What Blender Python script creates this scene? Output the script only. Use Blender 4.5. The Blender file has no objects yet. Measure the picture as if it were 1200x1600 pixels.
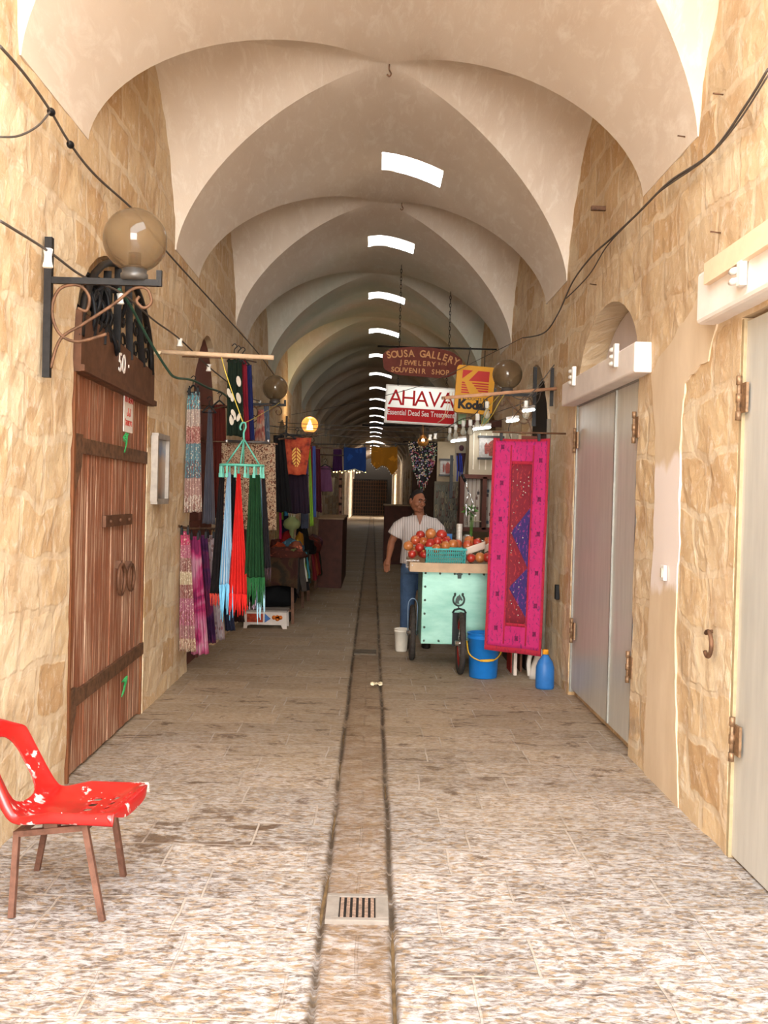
import bpy, bmesh, math, random
from mathutils import Vector, Matrix, noise
PI = math.pi
random.seed(7)
C = bpy.context.scene.collection
S = bpy.context.scene

# ------------------------------------------------------------------ camera
FPX = 1600.0
def camera_basis():
    a = Vector((-18 / FPX, 25 / FPX, -1)).normalized()          # +Y of the place, in camera axes
    b = Vector((0.025, 1, 0)); b = (b - a * b.dot(a)).normalized()
    c = a.cross(b)
    return Matrix((c, a, b))                                    # camera axes -> place axes
ROT = camera_basis()
EYE = Vector((0, 0, 1.6))
cam_data = bpy.data.cameras.new('camera')
cam_data.sensor_fit = 'VERTICAL'; cam_data.sensor_height = 32.0; cam_data.lens = 32.0
cam_data.clip_start = 0.05; cam_data.clip_end = 400
cam = bpy.data.objects.new('camera', cam_data); C.objects.link(cam)
cam.matrix_world = Matrix.Translation(EYE) @ ROT.to_4x4()
S.camera = cam
def ray(px, py): return ROT @ Vector(((px - 600) / FPX, (800 - py) / FPX, -1))
def at(px, py, d):                    # the point of the sight line through a pixel at depth d down the street
    r = ray(px, py); return EYE + r * (d / r.y)
def atx(px, py, x):                   # ... where it meets the plane x
    r = ray(px, py); return EYE + r * (x / r.x)
def atz(px, py, z=0.0):
    r = ray(px, py); return EYE + r * ((z - 1.6) / r.z)

# ------------------------------------------------------------------ world, light, exposure
S.view_settings.view_transform = 'Standard'; S.view_settings.look = 'None'
S.view_settings.exposure = 0.55; S.view_settings.gamma = 1.0; S.view_settings.use_curve_mapping = False
w = bpy.data.worlds.new('daylight'); S.world = w; w.use_nodes = True
bg = w.node_tree.nodes['Background']; bg.inputs['Color'].default_value = (0.93, 0.97, 1.0, 1); bg.inputs['Strength'].default_value = 6.5
def area_light(name, loc, target, sx, sy, power, color):
    l = bpy.data.lights.new(name, 'AREA'); l.shape = 'RECTANGLE'; l.size = sx; l.size_y = sy; l.energy = power; l.color = color
    o = bpy.data.objects.new(name, l); C.objects.link(o); o.location = loc
    o.rotation_euler = (Vector(target) - Vector(loc)).to_track_quat('-Z', 'Z').to_euler()
    return o
# bright open street behind the photographer, shining in through the mouth of the arcade
area_light('entrance_daylight', (0.1, -4.6, 2.9), (0, 12, 2.6), 4.0, 4.0, 590, (1.0, 0.96, 0.90))
# daylight down the roof openings at the far end
area_light('far_court_daylight', (0.0, 60.5, 5.2), (0, 60.5, 0), 1.4, 1.6, 25, (1.0, 0.97, 0.9))

# ------------------------------------------------------------------ material helpers
def hexc(r, g, b):                    # photo colour 0-255 -> linear
    f = lambda v: (v / 255 / 12.92) if v / 255 <= 0.04045 else ((v / 255 + 0.055) / 1.055) ** 2.4
    return (f(r), f(g), f(b), 1)
class NT:
    def __init__(s, name):
        s.m = bpy.data.materials.new(name); s.m.use_nodes = True
        s.t = s.m.node_tree; s.b = s.t.nodes['Principled BSDF']
        s.tc = s.t.nodes.new('ShaderNodeTexCoord')
    def n(s, ty, **k):
        x = s.t.nodes.new(ty)
        for a, v in k.items(): setattr(x, a, v)
        return x
    def put(s, sock, v):
        if hasattr(v, 'default_value') or hasattr(v, 'is_linked'): s.t.links.new(v, sock)
        else: sock.default_value = v
    def map(s, vec, scale=(1, 1, 1), loc=(0, 0, 0), rot=(0, 0, 0)):
        x = s.n('ShaderNodeMapping'); s.put(x.inputs[0], vec)
        x.inputs['Scale'].default_value = scale; x.inputs['Location'].default_value = loc; x.inputs['Rotation'].default_value = rot
        return x.outputs[0]
    def noise(s, vec, scale=5, detail=4, rough=0.55, dist=0.0):
        x = s.n('ShaderNodeTexNoise'); s.put(x.inputs['Vector'], vec)
        x.inputs['Scale'].default_value = scale; x.inputs['Detail'].default_value = detail
        x.inputs['Roughness'].default_value = rough; x.inputs['Distortion'].default_value = dist
        return x.outputs['Fac']
    def noisec(s, vec, scale=5, detail=2):
        x = s.n('ShaderNodeTexNoise'); s.put(x.inputs['Vector'], vec)
        x.inputs['Scale'].default_value = scale; x.inputs['Detail'].default_value = detail
        return x.outputs['Color']
    def voro(s, vec, scale=5, feature='F1', out='Distance', rnd=1.0):
        x = s.n('ShaderNodeTexVoronoi', feature=feature); s.put(x.inputs['Vector'], vec)
        x.inputs['Scale'].default_value = scale; x.inputs['Randomness'].default_value = rnd
        return x.outputs[out]
    def wave(s, vec, scale=5, dist=0, det=2, dirn='X', ds=1.0):
        x = s.n('ShaderNodeTexWave', bands_direction=dirn); s.put(x.inputs['Vector'], vec)
        x.inputs['Scale'].default_value = scale; x.inputs['Distortion'].default_value = dist
        x.inputs['Detail'].default_value = det; x.inputs['Detail Scale'].default_value = ds
        return x.outputs['Fac']
    def ramp(s, fac, stops, interp='LINEAR'):
        x = s.n('ShaderNodeValToRGB'); s.put(x.inputs[0], fac); r = x.color_ramp; r.interpolation = interp
        while len(r.elements) < len(stops): r.elements.new(0.5)
        for e, (p, c) in zip(r.elements, stops):
            e.position = p; e.color = (c, c, c, 1) if isinstance(c, (int, float)) else tuple(c)
        return x.outputs[0]
    def mix(s, fac, a, b, blend='MIX'):
        x = s.n('ShaderNodeMix', data_type='RGBA', blend_type=blend)
        s.put(x.inputs[0], fac); s.put(x.inputs[6], a); s.put(x.inputs[7], b); return x.outputs[2]
    def math(s, op, a, b=0.0, clamp=False):
        x = s.n('ShaderNodeMath', operation=op, use_clamp=clamp); s.put(x.inputs[0], a); s.put(x.inputs[1], b); return x.outputs[0]
    def vadd(s, a, b):
        x = s.n('ShaderNodeVectorMath', operation='ADD'); s.put(x.inputs[0], a); s.put(x.inputs[1], b); return x.outputs[0]
    def vscale(s, a, k):
        x = s.n('ShaderNodeVectorMath', operation='SCALE'); s.put(x.inputs[0], a); x.inputs['Scale'].default_value = k; return x.outputs[0]
    def sep(s, v):
        x = s.n('ShaderNodeSeparateXYZ'); s.put(x.inputs[0], v); return x.outputs
    def comb(s, x_, y_, z_=0.0):
        x = s.n('ShaderNodeCombineXYZ'); s.put(x.inputs[0], x_); s.put(x.inputs[1], y_); s.put(x.inputs[2], z_); return x.outputs[0]
    def bump(s, h, strength=0.5, dist=0.01):
        x = s.n('ShaderNodeBump'); x.inputs['Strength'].default_value = strength; x.inputs['Distance'].default_value = dist
        s.put(x.inputs['Height'], h); s.t.links.new(x.outputs[0], s.b.inputs['Normal'])
    def done(s, col=None, rough=None, metal=None):
        if col is not None: s.put(s.b.inputs['Base Color'], col)
        if rough is not None: s.put(s.b.inputs['Roughness'], rough)
        if metal is not None: s.b.inputs['Metallic'].default_value = metal
        return s.m
    @property
    def obj(s): return s.tc.outputs['Object']
    @property
    def uv(s): return s.tc.outputs['UV']
_cache = {}
def plain(name, rgb, rough=0.6, metal=0.0, vary=0.12, scale=14, bump=0.0, coat=0.0):
    """a surface of one colour with slight mottling"""
    if name in _cache: return _cache[name]
    t = NT(name); c = hexc(*rgb)
    nf = t.noise(t.obj, scale, 4, 0.6)
    d = tuple(v * (1 - vary * 1.6) for v in c[:3]) + (1,); l = tuple(min(1, v * (1 + vary)) for v in c[:3]) + (1,)
    col = t.ramp(nf, [(0.3, d), (0.7, l)])
    if bump: t.bump(nf, bump, 0.01)
    t.b.inputs['Specular IOR Level'].default_value = 0.5 if metal > 0.3 or rough < 0.35 else 0.22
    if coat: t.b.inputs['Coat Weight'].default_value = coat
    _cache[name] = t.done(col, rough, metal); return _cache[name]
def glow(name, rgb, strength):
    if name in _cache: return _cache[name]
    t = NT(name); c = hexc(*rgb)
    t.b.inputs['Emission Color'].default_value = c; t.b.inputs['Emission Strength'].default_value = strength
    _cache[name] = t.done(c, 0.5); return _cache[name]

# ------------------------------------------------------------------ mesh helpers
class MB:
    def __init__(s): s.v = []; s.f = []; s.m = []; s.uv = []; s.sm = []
    def add(s, vs, fs, mi=0, uvs=None, smooth=False):
        o = len(s.v); s.v += [Vector(p) for p in vs]
        for k, f in enumerate(fs):
            s.f.append([i + o for i in f]); s.m.append(mi); s.sm.append(smooth)
            s.uv.append([uvs[i] for i in f] if uvs else None)
        return s
    def box(s, c, size, rot=None, mi=0, taper=1.0):
        c = Vector(c); hx, hy, hz = (q / 2 for q in size); R = rot if rot is not None else Matrix.Identity(3)
        vs = []
        for z in (-1, 1):
            k = taper if z > 0 else 1.0
            for y in (-1, 1):
                for x in (-1, 1): vs.append(c + R @ Vector((x * hx * k, y * hy * k, z * hz)))
        return s.add(vs, [(0, 2, 3, 1), (4, 5, 7, 6), (0, 1, 5, 4), (2, 6, 7, 3), (0, 4, 6, 2), (1, 3, 7, 5)], mi)
    def bar(s, a, b, w, h, mi=0, up=(0, 0, 1)):
        a = Vector(a); b = Vector(b); d = b - a; L = d.length; y = d.normalized(); u = Vector(up)
        if abs(y.dot(u)) > 0.99: u = Vector((1, 0, 0))
        x = y.cross(u).normalized(); z = x.cross(y)
        return s.box((a + b) / 2, (w, L, h), Matrix((x, y, z)).transposed(), mi)
    def tube(s, pts, r, n=8, mi=0, closed=False):
        pts = [Vector(p) for p in pts]; N = len(pts); rs = r if isinstance(r, (list, tuple)) else [r] * N
        vs = []; prev = None
        for i, p in enumerate(pts):
            a = pts[(i - 1) % N] if (closed or i > 0) else p; b = pts[(i + 1) % N] if (closed or i < N - 1) else p
            t = (b - a).normalized() if (b - a).length > 1e-9 else Vector((0, 0, 1))
            if prev is None:
                u = Vector((0, 0, 1)) if abs(t.z) < 0.9 else Vector((1, 0, 0))
                x = t.cross(u).normalized()
            else:
                x = prev - t * prev.dot(t); x = x.normalized() if x.length > 1e-6 else t.orthogonal().normalized()
            prev = x; y = t.cross(x)
            for k in range(n):
                th = 2 * PI * k / n; vs.append(p + (x * math.cos(th) + y * math.sin(th)) * rs[i])
        fs = []
        for i in range(N if closed else N - 1):
            j = (i + 1) % N
            for k in range(n): fs.append((i * n + k, i * n + (k + 1) % n, j * n + (k + 1) % n, j * n + k))
        s.add(vs, fs, mi, smooth=True)
        if not closed:
            o = len(s.v) - len(vs)
            s.f.append([o + k for k in range(n)][::-1]); s.m.append(mi); s.uv.append(None); s.sm.append(False)
            s.f.append([o + (N - 1) * n + k for k in range(n)]); s.m.append(mi); s.uv.append(None); s.sm.append(False)
        return s
    def lathe(s, c, prof, n=24, mi=0, rot=None, sx=1.0, sy=1.0):     # prof: (radius, height)
        c = Vector(c); R = rot if rot is not None else Matrix.Identity(3); vs = []; fs = []
        for r, z in prof:
            for k in range(n):
                th = 2 * PI * k / n; vs.append(c + R @ Vector((r * math.cos(th) * sx, r * math.sin(th) * sy, z)))
        for i in range(len(prof) - 1):
            for k in range(n): fs.append((i * n + k, i * n + (k + 1) % n, (i + 1) * n + (k + 1) % n, (i + 1) * n + k))
        fs.append(tuple(range(n))[::-1]); fs.append(tuple((len(prof) - 1) * n + k for k in range(n)))
        return s.add(vs, fs, mi, smooth=True)
    def ball(s, c, r, n=16, mi=0, sc=(1, 1, 1), rot=None, fn=None):
        m = max(6, n // 2 + 2); prof = []; c = Vector(c); R = rot if rot is not None else Matrix.Identity(3)
        vs = [c + R @ Vector((0, 0, -r * sc[2]))]
        for i in range(1, m):
            ph = -PI / 2 + PI * i / m
            for k in range(n):
                th = 2 * PI * k / n; q = Vector((math.cos(ph) * math.cos(th), math.cos(ph) * math.sin(th), math.sin(ph)))
                if fn: q = fn(q)
                vs.append(c + R @ Vector((q.x * r * sc[0], q.y * r * sc[1], q.z * r * sc[2])))
        vs.append(c + R @ Vector((0, 0, r * sc[2]))); fs = []
        for k in range(n): fs.append((0, 1 + (k + 1) % n, 1 + k))
        for i in range(m - 2):
            for k in range(n): fs.append((1 + i * n + k, 1 + i * n + (k + 1) % n, 1 + (i + 1) * n + (k + 1) % n, 1 + (i + 1) * n + k))
        L = len(vs) - 1
        for k in range(n): fs.append((1 + (m - 2) * n + k, 1 + (m - 2) * n + (k + 1) % n, L))
        return s.add(vs, fs, mi, smooth=True)
    def prism(s, poly, fn, a, b, mi=0):            # poly: 2D points, fn(u, v, w) -> point, extruded w from a to b
        n = len(poly); vs = [fn(u, v, a) for u, v in poly] + [fn(u, v, b) for u, v in poly]
        fs = [tuple(range(n)), tuple(range(2 * n - 1, n - 1, -1))] + [(i, i + n, (i + 1) % n + n, (i + 1) % n) for i in range(n)]
        return s.add(vs, fs, mi)
    def sheet(s, fn, nu, nv, thick=0.006, mi=0, n=(0, 1, 0)):     # fn(u, v) -> point; closed solid with uv
        n = Vector(n); vs = []; uvs = []
        for side in (0, 1):
            for j in range(nv + 1):
                for i in range(nu + 1):
                    u = i / nu; v = j / nv; vs.append(Vector(fn(u, v)) + n * (thick * side)); uvs.append((u, v))
        W = nu + 1; O = W * (nv + 1); fs = []
        for j in range(nv):
            for i in range(nu):
                a = j * W + i; fs.append((a, a + 1, a + W + 1, a + W)); fs.append((O + a, O + a + W, O + a + W + 1, O + a + 1))
        for i in range(nu):
            fs.append((i, O + i, O + i + 1, i + 1)); a = nv * W + i; fs.append((a, a + 1, O + a + 1, O + a))
        for j in range(nv):
            a = j * W; fs.append((a, a + W, O + a + W, O + a)); a += nu; fs.append((a, O + a, O + a + W, a + W))
        return s.add(vs, fs, mi, uvs, smooth=True)
    def build(s, name, mats, parent=None, bevel=0.0, fix=True):
        me = bpy.data.meshes.new(name); me.from_pydata([tuple(p) for p in s.v], [], s.f)
        for m in (mats if isinstance(mats, (list, tuple)) else [mats]): me.materials.append(m)
        for p, mi, sm in zip(me.polygons, s.m, s.sm): p.material_index = mi; p.use_smooth = sm
        if any(u for u in s.uv):
            L = me.uv_layers.new(name='UVMap'); k = 0
            for p, us in zip(me.polygons, s.uv):
                for q, li in enumerate(p.loop_indices): L.data[li].uv = us[q] if us else (0, 0)
        if fix:
            bm = bmesh.new(); bm.from_mesh(me); bmesh.ops.recalc_face_normals(bm, faces=bm.faces)
            if bevel: bmesh.ops.bevel(bm, geom=list(bm.edges), offset=bevel, segments=2, affect='EDGES', profile=0.5)
            bm.to_mesh(me); bm.free()
        me.update()
        o = bpy.data.objects.new(name, me); C.objects.link(o)
        if parent:
            o.parent = parent
            o.matrix_parent_inverse = Matrix.Translation(-parent.location)   # parts are written in place coordinates
        return o
def tag(o, label=None, cat=None, group=None, kind=None):
    if label: o['label'] = label
    if cat: o['category'] = cat
    if group: o['group'] = group
    if kind: o['kind'] = kind
    return o
def thing(name, label, cat, loc=(0, 0, 0), group=None):
    o = bpy.data.objects.new(name, None); C.objects.link(o); o.location = loc; o.empty_display_size = 0.1
    return tag(o, label, cat, group)
def struct(o): o['kind'] = 'structure'; return o
def copy_tree(o, offset, label=None):
    c = o.copy(); C.objects.link(c); c.location = o.location + Vector(offset)
    if label: c['label'] = label
    for ch in list(o.children):
        d = ch.copy(); C.objects.link(d); d.parent = c
        for g in list(ch.children):
            e = g.copy(); C.objects.link(e); e.parent = d
    return c
def bez(pts, n=10):                    # smooth line through points (Catmull-Rom)
    P = [Vector(p) for p in pts]; out = []
    for i in range(len(P) - 1):
        a = P[max(i - 1, 0)]; b = P[i]; c = P[i + 1]; d = P[min(i + 2, len(P) - 1)]
        for k in range(n):
            t = k / n; out.append(0.5 * ((2 * b) + (c - a) * t + (2 * a - 5 * b + 4 * c - d) * t * t + (3 * b - 3 * c + d - a) * t ** 3))
    out.append(P[-1]); return out
def sag(a, b, drop, n=12):
    a = Vector(a); b = Vector(b)
    return [a.lerp(b, i / n) - Vector((0, 0, drop * 4 * (i / n) * (1 - i / n))) for i in range(n + 1)]
def text_mesh(txt, size, extrude=0.003, bold=0.0, align='CENTER', sx=1.0, spacing=1.0):
    cu = bpy.data.curves.new('t', 'FONT'); cu.body = txt; cu.size = size; cu.extrude = extrude; cu.offset = bold
    cu.align_x = align; cu.align_y = 'CENTER'; cu.space_character = spacing; cu.resolution_u = 3
    o = bpy.data.objects.new('t', cu); C.objects.link(o); bpy.context.view_layer.update()
    me = bpy.data.meshes.new_from_object(o.evaluated_get(bpy.context.evaluated_depsgraph_get()))
    vs = [Vector((v.co.x * sx, v.co.y, v.co.z)) for v in me.vertices]; fs = [tuple(p.vertices) for p in me.polygons]
    bpy.data.objects.remove(o); bpy.data.curves.remove(cu); bpy.data.meshes.remove(me)
    return vs, fs
def put_text(mb, txt, size, origin, X, Z, mi=0, **k):       # text laid in the plane of X (right) and Z (up)
    vs, fs = text_mesh(txt, size, **k); X = Vector(X).normalized(); Z = Vector(Z).normalized(); N = X.cross(Z)
    o = Vector(origin); mb.add([o + X * v.x + Z * v.y + N * v.z for v in vs], fs, mi)
# ------------------------------------------------------------------ setting materials
def mat_stone(name, ax):             # ax: which axes lie in the wall plane
    t = NT(name); xyz = t.sep(t.obj); p = t.comb(t.math('ADD', xyz[ax[0]], xyz[0]), xyz[ax[1]], 0.0)
    warp = t.vadd(t.vscale(t.noisec(p, 1.3, 2), 0.26), t.vscale(t.noisec(p, 7, 3), 0.07))
    q = t.vadd(p, warp)
    br = t.n('ShaderNodeTexBrick'); t.put(br.inputs['Vector'], q)
    br.offset = 0.43; br.inputs['Scale'].default_value = 1.0; br.inputs['Brick Width'].default_value = 0.47
    br.inputs['Row Height'].default_value = 0.29; br.inputs['Mortar Size'].default_value = 0.03; br.inputs['Mortar Smooth'].default_value = 0.6
    br.inputs['Color1'].default_value = (0.0, 0, 0, 1); br.inputs['Color2'].default_value = (1, 1, 1, 1); br.inputs['Mortar'].default_value = (0.5, 0.5, 0.5, 1)
    stone = t.ramp(br.outputs['Color'], [(0, hexc(196, 160, 116)), (0.35, hexc(222, 196, 156)), (0.65, hexc(206, 180, 144)), (1, hexc(230, 210, 176))])
    n1 = t.noise(p, 3.2, 6, 0.65); n2 = t.noise(p, 17, 6, 0.7); n3 = t.noise(t.map(p, (1, 0.75, 1)), 13, 7, 0.72, 0.5)
    col = t.mix(t.ramp(n1, [(0.48, 0), (0.62, 0.6)]), stone, hexc(190, 152, 110))
    col = t.mix(t.ramp(n3, [(0.52, 0), (0.66, 0.6)]), col, hexc(238, 226, 206))
    col = t.mix(t.ramp(n2, [(0.28, 0.5), (0.38, 0)]), col, hexc(156, 120, 88))
    col = t.mix(t.math('MULTIPLY', t.ramp(br.outputs['Fac'], [(0.1, 0), (0.9, 0.55)]), t.ramp(n1, [(0.35, 1), (0.65, 0.5)])), col, hexc(224, 208, 182))
    gr_ = t.math('MULTIPLY', t.ramp(t.noise(t.map(p, loc=(7, 2, 0)), 2.1, 4, 0.6), [(0.60, 0), (0.66, 0.55)]), t.ramp(xyz[2], [(0.0, 1), (1.0, 0.25)]))
    col = t.mix(gr_, col, hexc(160, 146, 128))
    big = t.noise(p, 0.9, 3, 0.5)
    col = t.mix(t.ramp(big, [(0.5, 0), (0.68, 0.35)]), col, hexc(186, 150, 108))
    h = t.math('ADD', t.math('MULTIPLY', br.outputs['Fac'], -0.25), t.math('ADD', t.math('MULTIPLY', n3, 0.9), t.math('MULTIPLY', n2, 0.5)))
    t.bump(h, 0.6, 0.02)
    return t.done(col, 0.92)
def mat_plaster():
    t = NT('lime_plaster'); n1 = t.noise(t.map(t.obj, (1.0, 0.5, 1.0)), 1.3, 5, 0.6); n2 = t.noise(t.map(t.obj, (4, 1, 2), rot=(0.3, 0.2, 0.6)), 3.0, 7, 0.72, 0.5)
    col = t.ramp(n1, [(0.3, hexc(220, 204, 186)), (0.7, hexc(234, 221, 205))])
    col = t.mix(t.ramp(n2, [(0.5, 0), (0.68, 0.6)]), col, hexc(246, 238, 226))
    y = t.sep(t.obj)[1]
    green_tint = t.math('MULTIPLY', t.ramp(t.math('DIVIDE', y, 60.0), [(0.2, 0), (0.27, 1), (0.36, 1), (0.5, 0.3)]), t.ramp(t.noise(t.obj, 0.8, 3), [(0.35, 0.2), (0.6, 0.8)]))  # uneven pale green over a middle stretch of the vault
    col = t.mix(green_tint, col, hexc(186, 200, 184))
    depth_shade = t.ramp(t.math('DIVIDE', y, 60.0), [(0.28, 0), (0.55, 0.85)])                       # light falloff put into the colour: vault browner and darker further down
    col = t.mix(depth_shade, col, hexc(168, 146, 120))
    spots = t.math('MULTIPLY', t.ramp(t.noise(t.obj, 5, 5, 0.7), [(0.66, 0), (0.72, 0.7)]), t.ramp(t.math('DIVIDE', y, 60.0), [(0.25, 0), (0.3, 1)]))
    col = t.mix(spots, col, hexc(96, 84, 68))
    t.bump(n2, 0.25, 0.015)
    return t.done(col, 0.85)
def mat_floor():
    t = NT('chiselled_paving'); xyz = t.sep(t.obj); p = t.comb(xyz[0], xyz[1], 0.0)
    q = t.vadd(p, t.vscale(t.noisec(p, 3, 2), 0.03))
    br = t.n('ShaderNodeTexBrick'); t.put(br.inputs['Vector'], q); br.offset = 0.37; br.offset_frequency = 2; br.squash = 0.8; br.squash_frequency = 3
    br.inputs['Scale'].default_value = 1; br.inputs['Brick Width'].default_value = 0.62; br.inputs['Row Height'].default_value = 0.31
    br.inputs['Mortar Size'].default_value = 0.006; br.inputs['Mortar Smooth'].default_value = 0.3
    br.inputs['Color1'].default_value = (0, 0, 0, 1); br.inputs['Color2'].default_value = (1, 1, 1, 1)
    a = t.noise(t.map(p, (1, 1.9, 1)), 11, 5, 0.68, 1.2)                     # chisel marks, long across the street
    b = t.noise(t.map(p, (1, 1.8, 1)), 30, 4, 0.65, 0.5)
    g = t.noise(p, 1.1, 4, 0.6); f = t.noise(t.map(p, (1, 1.6, 1)), 24, 3, 0.6, 0.4)
    marks = t.math('ADD', t.math('MULTIPLY', a, 0.6), t.math('MULTIPLY', b, 0.4))
    col = t.ramp(marks, [(0.37, hexc(92, 76, 66)), (0.45, hexc(132, 120, 112)), (0.50, hexc(172, 165, 162)), (0.60, hexc(206, 203, 204))])
    col = t.mix(t.ramp(f, [(0.52, 0), (0.6, 0.65)]), col, hexc(172, 142, 104))
    worn = t.mix(t.ramp(b, [(0.35, 0), (0.65, 1)]), hexc(160, 136, 106), hexc(184, 162, 130))
    # the worn, smoother stretch starts about six metres in
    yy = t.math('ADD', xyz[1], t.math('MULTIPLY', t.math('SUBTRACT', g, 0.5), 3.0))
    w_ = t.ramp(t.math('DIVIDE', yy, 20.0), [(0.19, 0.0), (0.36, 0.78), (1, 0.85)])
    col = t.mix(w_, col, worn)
    dark = t.ramp(t.math('DIVIDE', yy, 40.0), [(0.15, 0.0), (0.6, 0.6)])                    # fading light painted in: paving darkens down the street
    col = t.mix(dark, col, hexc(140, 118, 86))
    slab = t.ramp(br.outputs['Color'], [(0, 0.78), (1, 1.0)])
    col = t.mix(1.0, col, slab, 'MULTIPLY')
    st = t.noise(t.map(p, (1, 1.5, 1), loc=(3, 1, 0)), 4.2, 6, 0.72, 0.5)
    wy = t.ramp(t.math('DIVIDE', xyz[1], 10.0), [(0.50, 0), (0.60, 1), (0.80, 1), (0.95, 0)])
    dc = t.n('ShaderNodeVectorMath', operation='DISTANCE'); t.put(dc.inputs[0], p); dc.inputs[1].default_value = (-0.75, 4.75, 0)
    ch = t.ramp(dc.outputs['Value'], [(0.25, 1), (0.6, 0)])  # the chair's soft shadow, painted into the paving as a brown patch
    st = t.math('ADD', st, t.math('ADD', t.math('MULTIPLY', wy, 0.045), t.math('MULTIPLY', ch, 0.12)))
    stain_shade = t.ramp(st, [(0.60, 0), (0.68, 0.8)])
    col = t.mix(stain_shade, col, hexc(84, 60, 38))
    cx = t.ramp(t.math('ABSOLUTE', t.math('ADD', xyz[0], 0.02)), [(0.10, 1), (0.16, 0)])
    col = t.mix(t.math('MULTIPLY', cx, t.ramp(t.noise(p, 7, 5, 0.7), [(0.35, 0.15), (0.65, 0.75)])), col, hexc(122, 94, 64))
    for gx in (-0.150, 0.112):
        e = t.ramp(t.math('ABSOLUTE', t.math('SUBTRACT', t.math('ADD', xyz[0], t.math('MULTIPLY', t.math('SUBTRACT', g, 0.5), 0.03)), gx)), [(0.006, 1), (0.022, 0)])
        col = t.mix(t.math('MULTIPLY', e, t.ramp(t.noise(p, 3.3, 4, 0.7), [(0.38, 0.25), (0.52, 0.95)])), col, hexc(66, 50, 32))
    j = t.math('MULTIPLY', t.math('MULTIPLY', br.outputs['Fac'], t.math('SUBTRACT', 1.0, cx)), t.ramp(t.noise(p, 2.5, 3), [(0.4, 0.3), (0.6, 0.9)]))
    col = t.mix(j, col, hexc(186, 174, 162))
    h = t.math('SUBTRACT', marks, t.math('MULTIPLY', br.outputs['Fac'], 0.25))
    t.bump(h, 0.9, 0.016)
    return t.done(col, t.ramp(g, [(0.3, 0.55), (0.7, 0.8)]))
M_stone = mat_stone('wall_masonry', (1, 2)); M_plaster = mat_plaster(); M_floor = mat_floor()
M_dark = plain('dark_interior', (46, 38, 30), 0.9)
def mat_render():
    t = NT('plaster_patch'); n1 = t.noise(t.map(t.obj, (1, 1, 0.4)), 3, 5, 0.6)
    col = t.ramp(n1, [(0.3, hexc(206, 182, 150)), (0.7, hexc(226, 206, 178))])
    z = t.sep(t.obj)[2]
    pale = t.math('MULTIPLY', t.ramp(t.math('ADD', z, t.math('MULTIPLY', n1, 0.2)), [(0.0, 0), (1.0, 0)], 'LINEAR'), 1.0)
    zz = t.math('ADD', t.math('DIVIDE', z, 3.0), t.math('MULTIPLY', t.math('SUBTRACT', n1, 0.5), 0.12))
    pale = t.ramp(zz, [(0.36, 0), (0.375, 1), (0.60, 1), (0.615, 0)])
    col = t.mix(pale, col, hexc(238, 226, 220)); t.bump(n1, 0.3, 0.01)
    return t.done(col, 0.9)
M_render = mat_render()
M_white = plain('white_lime', (240, 232, 226), 0.8, vary=0.04, scale=6, bump=0.15)
M_lilac = plain('pale_niche_plaster', (214, 202, 198), 0.85, vary=0.05, scale=3)

# ------------------------------------------------------------------ vault
XL, XR = -1.61, 1.65; XM = (XL + XR) / 2; HW = (XR - XL) / 2
ZS, ZC, PITCH, YC0, LH, SK = 3.52, 4.82, 3.6, 7.32, 1.26, 0.233
def frise(u):
    u = min(abs(u), 1.0); return (1 - u ** 1.6) ** (1 / 1.6)
def fold(x):                           # half width of the side vault where the section is x out from the crown
    u = (x - XM) / HW; return min(1.0, abs(u)) * LH
def cz(k, x): return YC0 + PITCH * k + SK * (x - XM) + 0.36 * (1 - min(1, abs((x - XM) / HW)))
NX = 44; xs = []
for i in range(NX + 1):
    th = PI * i / NX; xs.append(XM - math.cos(th) * HW)
xs = [XL - 0.12] + xs + [XR + 0.12]
K0, K1 = -1, 22
def barrel(x): return ZS + (ZC - ZS) * frise((x - XM) / HW)
mb = MB(); NA, NB = 14, 8
for k in range(K0, K1):
    grid = []
    for x in xs:
        u = min(1.0, abs((x - XM) / HW)); g = max(u * LH, 0.004); c = cz(k, x)
        row = []
        for j in range(NA + 1):
            s_ = -math.cos(PI * j / NA); v = s_ * u
            row.append(Vector((x, c + s_ * g, ZS + (ZC - ZS) * frise(v) - 0.10 * u * (1 - s_ * s_))))
        c2 = cz(k + 1, x) - g
        for j in range(1, NB + 1):
            row.append(Vector((x, (c + g) + (c2 - c - g) * j / NB, barrel(x))))
        grid.append(row)
    R = len(grid[0]); vs = [p for row in grid for p in row]
    fs = [(i * R + j, (i + 1) * R + j, (i + 1) * R + j + 1, i * R + j + 1) for i in range(len(xs) - 1) for j in range(R - 1)]
    mb.add(vs, fs, smooth=True)
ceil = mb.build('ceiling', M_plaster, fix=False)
bm = bmesh.new(); bm.from_mesh(ceil.data); bmesh.ops.remove_doubles(bm, verts=bm.verts, dist=0.002)
bmesh.ops.recalc_face_normals(bm, faces=bm.faces)
skylights = []
for k in range(0, 20):
    y = 9.45 + 3.5 * k + (0.45 if k == 0 else 0)
    skylights.append((0.30 if k == 0 else 0.16 - 0.006 * k, y, 0.29, 0.26))
skylights.append((0.0, 60.5, 0.7, 0.9))
skylights = [s_ for s_ in skylights if not (58 < s_[1] < 63 and s_[2] < 0.5)]
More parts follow.
